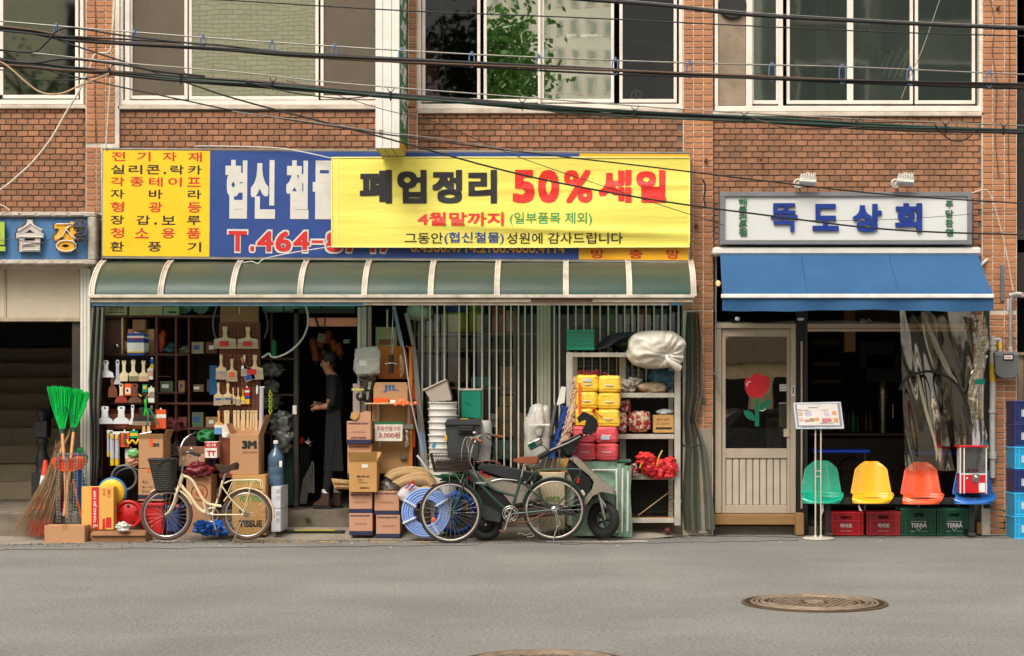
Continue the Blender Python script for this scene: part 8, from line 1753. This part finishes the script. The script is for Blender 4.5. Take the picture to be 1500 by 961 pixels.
# beer crates
def crate(px0,px1,py0,py1,yf,d,mat,label,txt,group,hole=True,dk=None,slot=None):
    t=thing('beer_crate',W((px0+px1)/2,py1,yf+d/2),label,'crate',group); w_=px1-px0; H=py1-py0; cx=(px0+px1)/2; hw=w_*.15; h0,h1=py0+H*.17,py0+H*.30
    k=MB()
    k.pb(px0,cx-hw,py0+1,py1,yf,.015); k.pb(cx+hw,px1,py0+1,py1,yf,.015); k.pb(cx-hw,cx+hw,py0+1,h0,yf,.015); k.pb(cx-hw,cx+hw,h1,py1,yf,.015)
    x0,x1,z0,z1=X(px0,yf),X(px1,yf),Z(py1,yf),Z(py0,yf); 
    k.box(x0,x0+.015,yf+.015,yf+d,z0,z1-.006); k.box(x1-.015,x1,yf+.015,yf+d,z0,z1-.006); k.box(x0+.015,x1-.015,yf+d-.015,yf+d,z0,z1-.006); k.box(x0+.015,x1-.015,yf+.015,yf+d-.015,z0,z0+.015); mk('body',k,mat,t)
    k=MB(); k.pb(px0-.6,px1+.6,py0,py0+H*.06,yf-.008,.03,0,.003); k.pb(px0-.3,px1+.3,py0+H*.36,py0+H*.39,yf-.004,.01); k.pb(px0-.4,px1+.4,py1-H*.05,py1,yf-.006,.02,0,.003)
    k.box(x0-.008,x0+.01,yf+.02,yf+d,z1-.02,z1); k.box(x1-.01,x1+.008,yf+.02,yf+d,z1-.02,z1)
    for a in (px0+.5,px0+w_*.12,px1-w_*.12-1,px1-1.5): k.pb(a,a+1,py0+H*.06,py1-H*.05,yf-.004,.01)
    rc=[v for v in mat.node_tree.nodes if v.type=='VECT_MATH'][0].inputs[0].default_value
    rm=MC.get(mat.name+'_rib') or M(mat.name+'_rib',tuple(min(255,255*(min(1,c_*1.7+.012))**(1/2.3)) for c_ in rc),.4,var=.12,sc_=12)
    mk('rib',k,rm,t)
    for i in range(3): k=MB(); bx=px0+w_*(.36+.14*i); k.lathe([(.03,z0+.02),(.03,z1-.12),(.013,z1-.07),(.013,z1-.015),(0,z1-.015)],(X(bx,yf+.07),yf+.07,0),n=10); mk('bottle',k,M('bottle_glass_green',(30,60,36),.2,var=.1),t)
    for (s_,a,b,c,e,bo) in txt: text(t,s_,px0+w_*a,px0+w_*b,py0+H*c,py0+H*e,yf-.0015,m_inkw,bold=bo,th=.0015)
    return t
m_cr1=M('crate_red',(190,14,34),.45,var=.1,dirt=.1); m_cr2=M('crate_red_worn',(170,30,42),.55,var=.15,dirt=.45,dcol=(120,70,60),dsc=6); m_cg=M('crate_green',(6,74,48),.4,var=.1)
tr_=[('하이트',.34,.68,.50,.69,.035),('FRESH BEER',.36,.66,.80,.84,.0)]
crate(1213,1265,750,784,-.02-.02,.33,m_cr1,'bright red beer crate under the bench, leftmost',tr_,'beer crates under the bench'); crate(1269,1319,749.5,784,-.02,.33,m_cr2,'faded dusty red beer crate under the bench',tr_,'beer crates under the bench')
tt=[('TERRÁ',.28,.74,.50,.70,.03),('BEER',.28,.40,.83,.86,.01),('CLEAN LAGER',.56,.76,.83,.86,.0)]
for (a,b,l) in ((1320,1371,'green beer crate under the bench directly right of the red crates'),(1372.5,1423,'green beer crate under the bench, rightmost')):
    t=crate(a,b,745,784.5,-.04,.33,m_cg,l,tt,'beer crates under the bench'); w_=b-a; k=MB(); y_=-.0425; k.tube(P([(a+w_*.44,745+39.5*.72),(a+w_*.5,745+39.5*.84),(a+w_*.57,745+39.5*.72)],y_),.004,4); k.tube(P([(a+w_*.29,745+39.5*.475),(a+w_*.73,745+39.5*.475)],y_),.003,4); mk('emblem',k,m_inkw,t)
m_cy=M('crate_cyan',(24,150,196),.4,var=.08,dirt=.1); m_nv=M('crate_navy',(16,36,92),.4,var=.12)
def stack(px0,w_,yf,rows,lab_,grp):
    for i,(c,d,mm,l) in enumerate(rows): crate(px0,px0+w_,c,d,yf,.36,mm,l,[('Cass',.12,.24,.35,.75,.0)] if False else [('||',.2,.27,.40,.72,.03)],grp)
stack(1463.5,50,-.02,[(617,648.5,m_cy,'cyan crate on top of the left crate stack at the right edge'),(649.5,681,m_nv,'navy crate second from the top of the left crate stack'),(682,714.5,m_nv,'navy crate in the middle of the left crate stack'),(715.5,748.5,m_nv,'navy crate second from the bottom of the left crate stack'),(749.5,783,m_nv,'navy crate at the bottom of the left crate stack')],'','crates stacked at the right edge')
stack(1486.5,50,-.42,[(587,619.5,m_nv,'navy crate topmost of the front stack, cut by the right edge'),(620.5,653.5,m_nv,'navy crate second from the top of the front stack at the right edge'),(654.5,687,m_cy,'upper cyan crate of the front stack at the right edge'),(688,721,m_nv,'navy crate between cyan ones in the front stack'),(722,755,m_cy,'middle cyan crate of the front stack at the right edge'),(756,789.5,m_cy,'cyan crate at the bottom of the front stack')],'','crates stacked at the right edge')
crate(1464,1477,746,782,-.05,.02,M('crate_green_b',(40,110,50),.4),'narrow green crate wedged at the bottom of the left stack',[],'crates stacked at the right edge')
k=MB(); k.pb(1450,1465,697,745,.05,.3,0,.004); k.pb(1449,1466,695,699,.03,.34,0,.004); mk('dark_green_bin',k,m_cg,label='dark green bin between the white pipe and the crate stacks',cat='bin'); k=MB(); k.pb(1455,1464,746,783,.0,.2); mk('teal_bin',k,M('teal_dark',(16,86,100),.5),label='narrow teal crate beside the left crate stack',cat='crate'); k=MB(); k.pb(1431,1460,765,782,.0,.2,0,.004); mk('carton_base',k,m_card2,label='low cardboard carton behind the bench foot',cat='cardboard box')
# menu stand
t=thing('menu_stand',W(1200,790,-.5),'slim white metal stand holding a framed picture menu before the green seat','menu stand'); ym=-.55
k=MB(); q=[W(1162,590,ym+.03),W(1231.5,588.5,ym+.03),W(1236.5,627.5,ym-.06),W(1166,628,ym-.06)]; nq=Vector((0,-.9,.4)).normalized()
def slab(mb,qq,th,mi=0): b=[v-nq*th for v in qq]; mb.add(list(qq)+b,[(0,3,2,1),(4,5,6,7),(0,1,5,4),(1,2,6,5),(2,3,7,6),(3,0,4,7)],mi)
slab(k,q,.02); mk('frame',k,M('frame_silver',(196,198,202),.35,metal=.3),t)
def bil(u,v): return (q[0]*(1-u)+q[1]*u)*(1-v)+(q[3]*(1-u)+q[2]*u)*v
def patch(u0,u1,v0,v1,mat,nm,off=.003): k=MB(); k.add([bil(u0,v0)+nq*off,bil(u1,v0)+nq*off,bil(u1,v1)+nq*off,bil(u0,v1)+nq*off],[(0,3,2,1)]); mk(nm,k,mat,t)
patch(.03,.97,.05,.95,M('frame_slate',(126,134,144),.3),'inner_frame',.002); patch(.07,.92,.08,.88,M('menu_paper',(212,204,196),.35,var=.06,sc_=20,coat=.5),'menu_sheet',.004)
random.seed(9)
m_mp=[M('menu_%s'%n_,c_,.5) for n_,c_ in (('orange',(206,140,84)),('lilac',(176,170,186)),('green',(110,130,90)),('rose',(190,110,110)),('tan',(196,170,140)))]
for i,(a,b,c,d,j) in enumerate(((.22,.36,.34,.52,1),(.62,.72,.36,.54,1),(.78,.88,.36,.5,0),(.20,.30,.66,.76,3),(.30,.40,.62,.74,2),(.38,.50,.60,.72,0),(.56,.66,.62,.78,3),(.66,.76,.62,.76,3),(.80,.90,.62,.78,0),(.08,.17,.34,.50,4),(.08,.17,.60,.72,4))): patch(a,b,c,d,m_mp[j],'menu_picture',.005+.0004*i)
for i,(a,b,c) in enumerate(((.08,.16,.28),(.18,.30,.30),(.58,.70,.30),(.30,.50,.20),(.12,.4,.93),(.5,.8,.80))): patch(a,b,c,c+.015,m_inkgr,'menu_line',.0095+.0003*i)
k=MB()
for px in (1194.5,1202.5): k.tube([W(px,628,ym-.02),W(px,788,ym+.02)],.009,8)
for py in (690,698): k.tube([W(1194.5,py,ym),W(1202.5,py,ym)],.006,6)
mk('pole',k,m_dwhite,t)
k=MB(); yq=G(790); k.lathe([(.18,.004),(.185,.012),(.17,.022),(0,.026)],(X(1199,yq),yq,0),n=36); mk('foot_plate',k,m_dwhite,t)
for px in (1194.5,1202.5): k=MB(); k.cyl(W(px,784,ym+.02),W(px,790,ym+.02),.016,.014,10); mk('socket',k,m_white,t)
# strips of paper hanging under the bench
k=MB(); k.add([W(1205,735,-.36),W(1207,735,-.36),W(1206.5,748,-.37),W(1203,756,-.37),W(1201,757,-.37),W(1203,746,-.36)],[(0,1,2,3,4,5)]); mk('paper_strip',k,m_labw,label='torn white strip hanging by the left bench leg',cat='paper'); k=MB(); k.add([W(1258,735,-.36),W(1259.5,741,-.36),W(1263,749,-.36),W(1259,748,-.36),W(1257,743,-.36)],[(0,4,3,2,1)]); mk('paper_strip',k,m_labw,label='torn white strip hanging above the leftmost red crate',cat='paper')
# pipes, gas meter
t=thing('drain_pipe',W(1454,700,-.06),'white plastic pipe with a yellow label down the right pilaster','pipe'); m_pipe=M('pipe_grey',(186,182,176),.45,var=.06,dirt=.3)
k=MB(); k.tube(P([(1454,492),(1454,700)],-.1),5*S(0)*.9,14); mk('pipe',k,m_pipe,t); k=MB(); 
for py in (500,508,600): k.tube(P([(1454,py),(1454,py+5)],-.1),5*S(0)*1.15,14)
k.tube(P([(1454,662),(1454,672)],-.1),5*S(0)*1.25,14); mk('coupling',k,m_pipe,t); k=MB(); k.tube(P([(1453.6,532),(1453.6,560)],-.102),5*S(0)*.92,14); mk('yellow_label',k,M('label_amber',(206,160,50),.5,dirt=.4,dsc=12),t)
k=MB(); k.tube(smooth(P([(1457,498),(1462,497),(1465,499),(1465,515)],-.12)),.02,8); mk('branch',k,m_pipe,t); k=MB(); k.tube(P([(1465,502),(1465,511)],-.12),.023,8); mk('yellow_fitting',k,m_yellow,t)
t=thing('gas_meter',W(1475,555,-.15),'dark grey gas meter on the right brick pilaster','gas meter'); m_gm=M('meter_grey',(92,94,94),.5,var=.08)
k=MB(); k.pp([(1458,517),(1461,516),(1489,516),(1492,519),(1492,545),(1488,551),(1481,554),(1470,554),(1463,551),(1458.5,546)],-.22,.15); mk('body',k,m_gm,t)
k=MB(); k.pb(1457.5,1492.5,515.5,522,-.225,.16,0,.006); mk('top_band',k,M('meter_grey_light',(112,114,114),.5),t)
k=MB(); k.pb(1470,1485,518.5,528,-.232,.02,0,.004); k_=mk('dial_box',k,m_black,t); k=MB(); k.pb(1471,1483,520.5,526,-.234,.004); mk('counter_window',k,m_inkw,k_); k=MB(); k.pb(1472.5,1481.5,522.5,524,-.2355,.003); mk('digits',k,m_inkr,k_)
t=thing('gas_pipe',W(1480,515,-.1),'grey gas pipe with an elbow rising from the meter to the dark opening','pipe')
k=MB(); k.tube(smooth(P([(1480,515),(1480,480),(1480,450),(1480,440),(1483,435),(1489,433),(1500,434),(1560,436)],-.14),8),.019,10); mk('pipe',k,M('gas_pipe_grey',(160,162,168),.4,metal=.3),t)
k=MB(); k.tube(P([(1476.5,437),(1476.5,455)],-.15),.012,8); k.tube(P([(1478,433),(1488,430),(1496,431)],-.15),.024,8); k.tube(P([(1480,508),(1480,516)],-.14),.026,8); mk('joint',k,m_pipe,t)
k=MB(); k.tube(P([(1468,495),(1490,495)],-.12),.008,6)
for px in (1470,1480,1487): k.sph(W(px,495,-.13),.016)
mk('clamp',k,m_steel,t)
k=MB(); k.pb(1466,1471,388,441,-.09,.03,0,.004); mk('grey_conduit_box',k,M('conduit_blue_grey',(96,104,118),.5),label='slim blue grey metal strip on the right pilaster beside the awning',cat='strip')
for i,(px,py,l) in enumerate(((1021,422,'rusty anchor on the middle pilaster beside the shop sign'),(1020,330,'dark wall bolt on the middle pilaster level with the restaurant sign'),(1034,235,'upper of the two small wall bolts right of the middle pilaster'),(1115,233,'wall bolt in the brick field above the restaurant sign'),(1462,12,'rusty bracket stub high on the right pilaster'))): k=MB(); k.obox(W(px,py,-.08),(.03,.05,.04),(0,.4,0),0,.004); mk('wall_bolt',k,M('rust_brown'),label=l,cat='bolt')
cable('wall_cable',P([(1030,262),(1033,275),(1031,290),(1034,302)],-.07),.008,m_black,'black cable end stapled to the middle pilaster')
cable('wall_cable',P([(1449,-10),(1456,30),(1454,80),(1460,120),(1458,200),(1463,260)],-.07),.005,m_brc,'thin brownish cable running down the right pilaster')
cable('wall_cable',P([(1478,-10),(1479,100),(1477,190),(1479,290)],-.07),.005,m_brc,'thin straight cable down the right edge of the right pilaster')
cable('wall_cable',P([(139,-10),(141,60),(139,130),(141,210)],-.07),.005,m_brc,'thin brownish cable running down the left pilaster')
cable('grey_conduit',P([(1049,366),(1049,430),(1048,540),(1050,560),(1054,575),(1054,578)],-.06),.010,m_alu,'thin pale pipe down the edge of the bar door frame','pipe')
cable('grey_conduit',P([(1044,545),(1052,556),(1053,577)],-.09),.008,m_alu,'short bent pale rod on the bar door frame','rod')
k=MB(); k.sph(W(1052,415,-.3),.028,(1,1,1.2)); mk('light_bulb',k,M('warm_bulb',(255,190,120),.4,emit=.5),label='small warm lit bulb at the left end of the blue awning',cat='bulb')
k=MB(); k.pb(1026,1034,583,591,-.08,.03,0,.004); mk('wall_switch',k,m_steel,label='small grey box low on the middle pilaster beside the tarpaulin',cat='switch')
k=MB(); k.obox(W(1080,467,-.1),(.05,.05,.04),(0,.3,0),0,.006); k.sph(W(1080,468,-.13),.018); mk('spot_camera',k,m_white,label='small white camera above the bar door',cat='camera')
k=MB(); k.obox(W(1173,467.5,-.02),(.07,.05,.03),(0,0,0),0,.005); mk('door_sensor',k,m_white,label='small white sensor between door and bar front',cat='sensor')
# ---------------- building beyond the right edge
t=thing('neighbour_building',W(1530,700,.3),'dark neighbouring facade with weathered boards at the right picture edge','building')
k=MB(); k.pb(1490.5,1760,-240,428,.3,.3); mk('wall',k,M('charcoal_wall',(48,44,40),.8,var=.2),t)
k=MB(); k.pb(1490.5,1760,428,434,-.02,.4,0,.01); mk('ledge',k,M('worn_timber'),t); k=MB(); k.pb(1490.5,1760,434,515,1.2,.1); mk('opening',k,m_dark,t)
for i in range(18): k=MB(); k.pb(1490.5+i*9,1499+i*9,516,790,.1,.03,0,.004); mk('board',k,M('weathered_board',(132,114,94),.8,var=.2,objrnd=.15,stretch=(3,3,.5)),t)
k=MB(); k.pb(1484,1760,516,520,.06,.05); mk('cap_rail',k,M('weathered_board'),t)
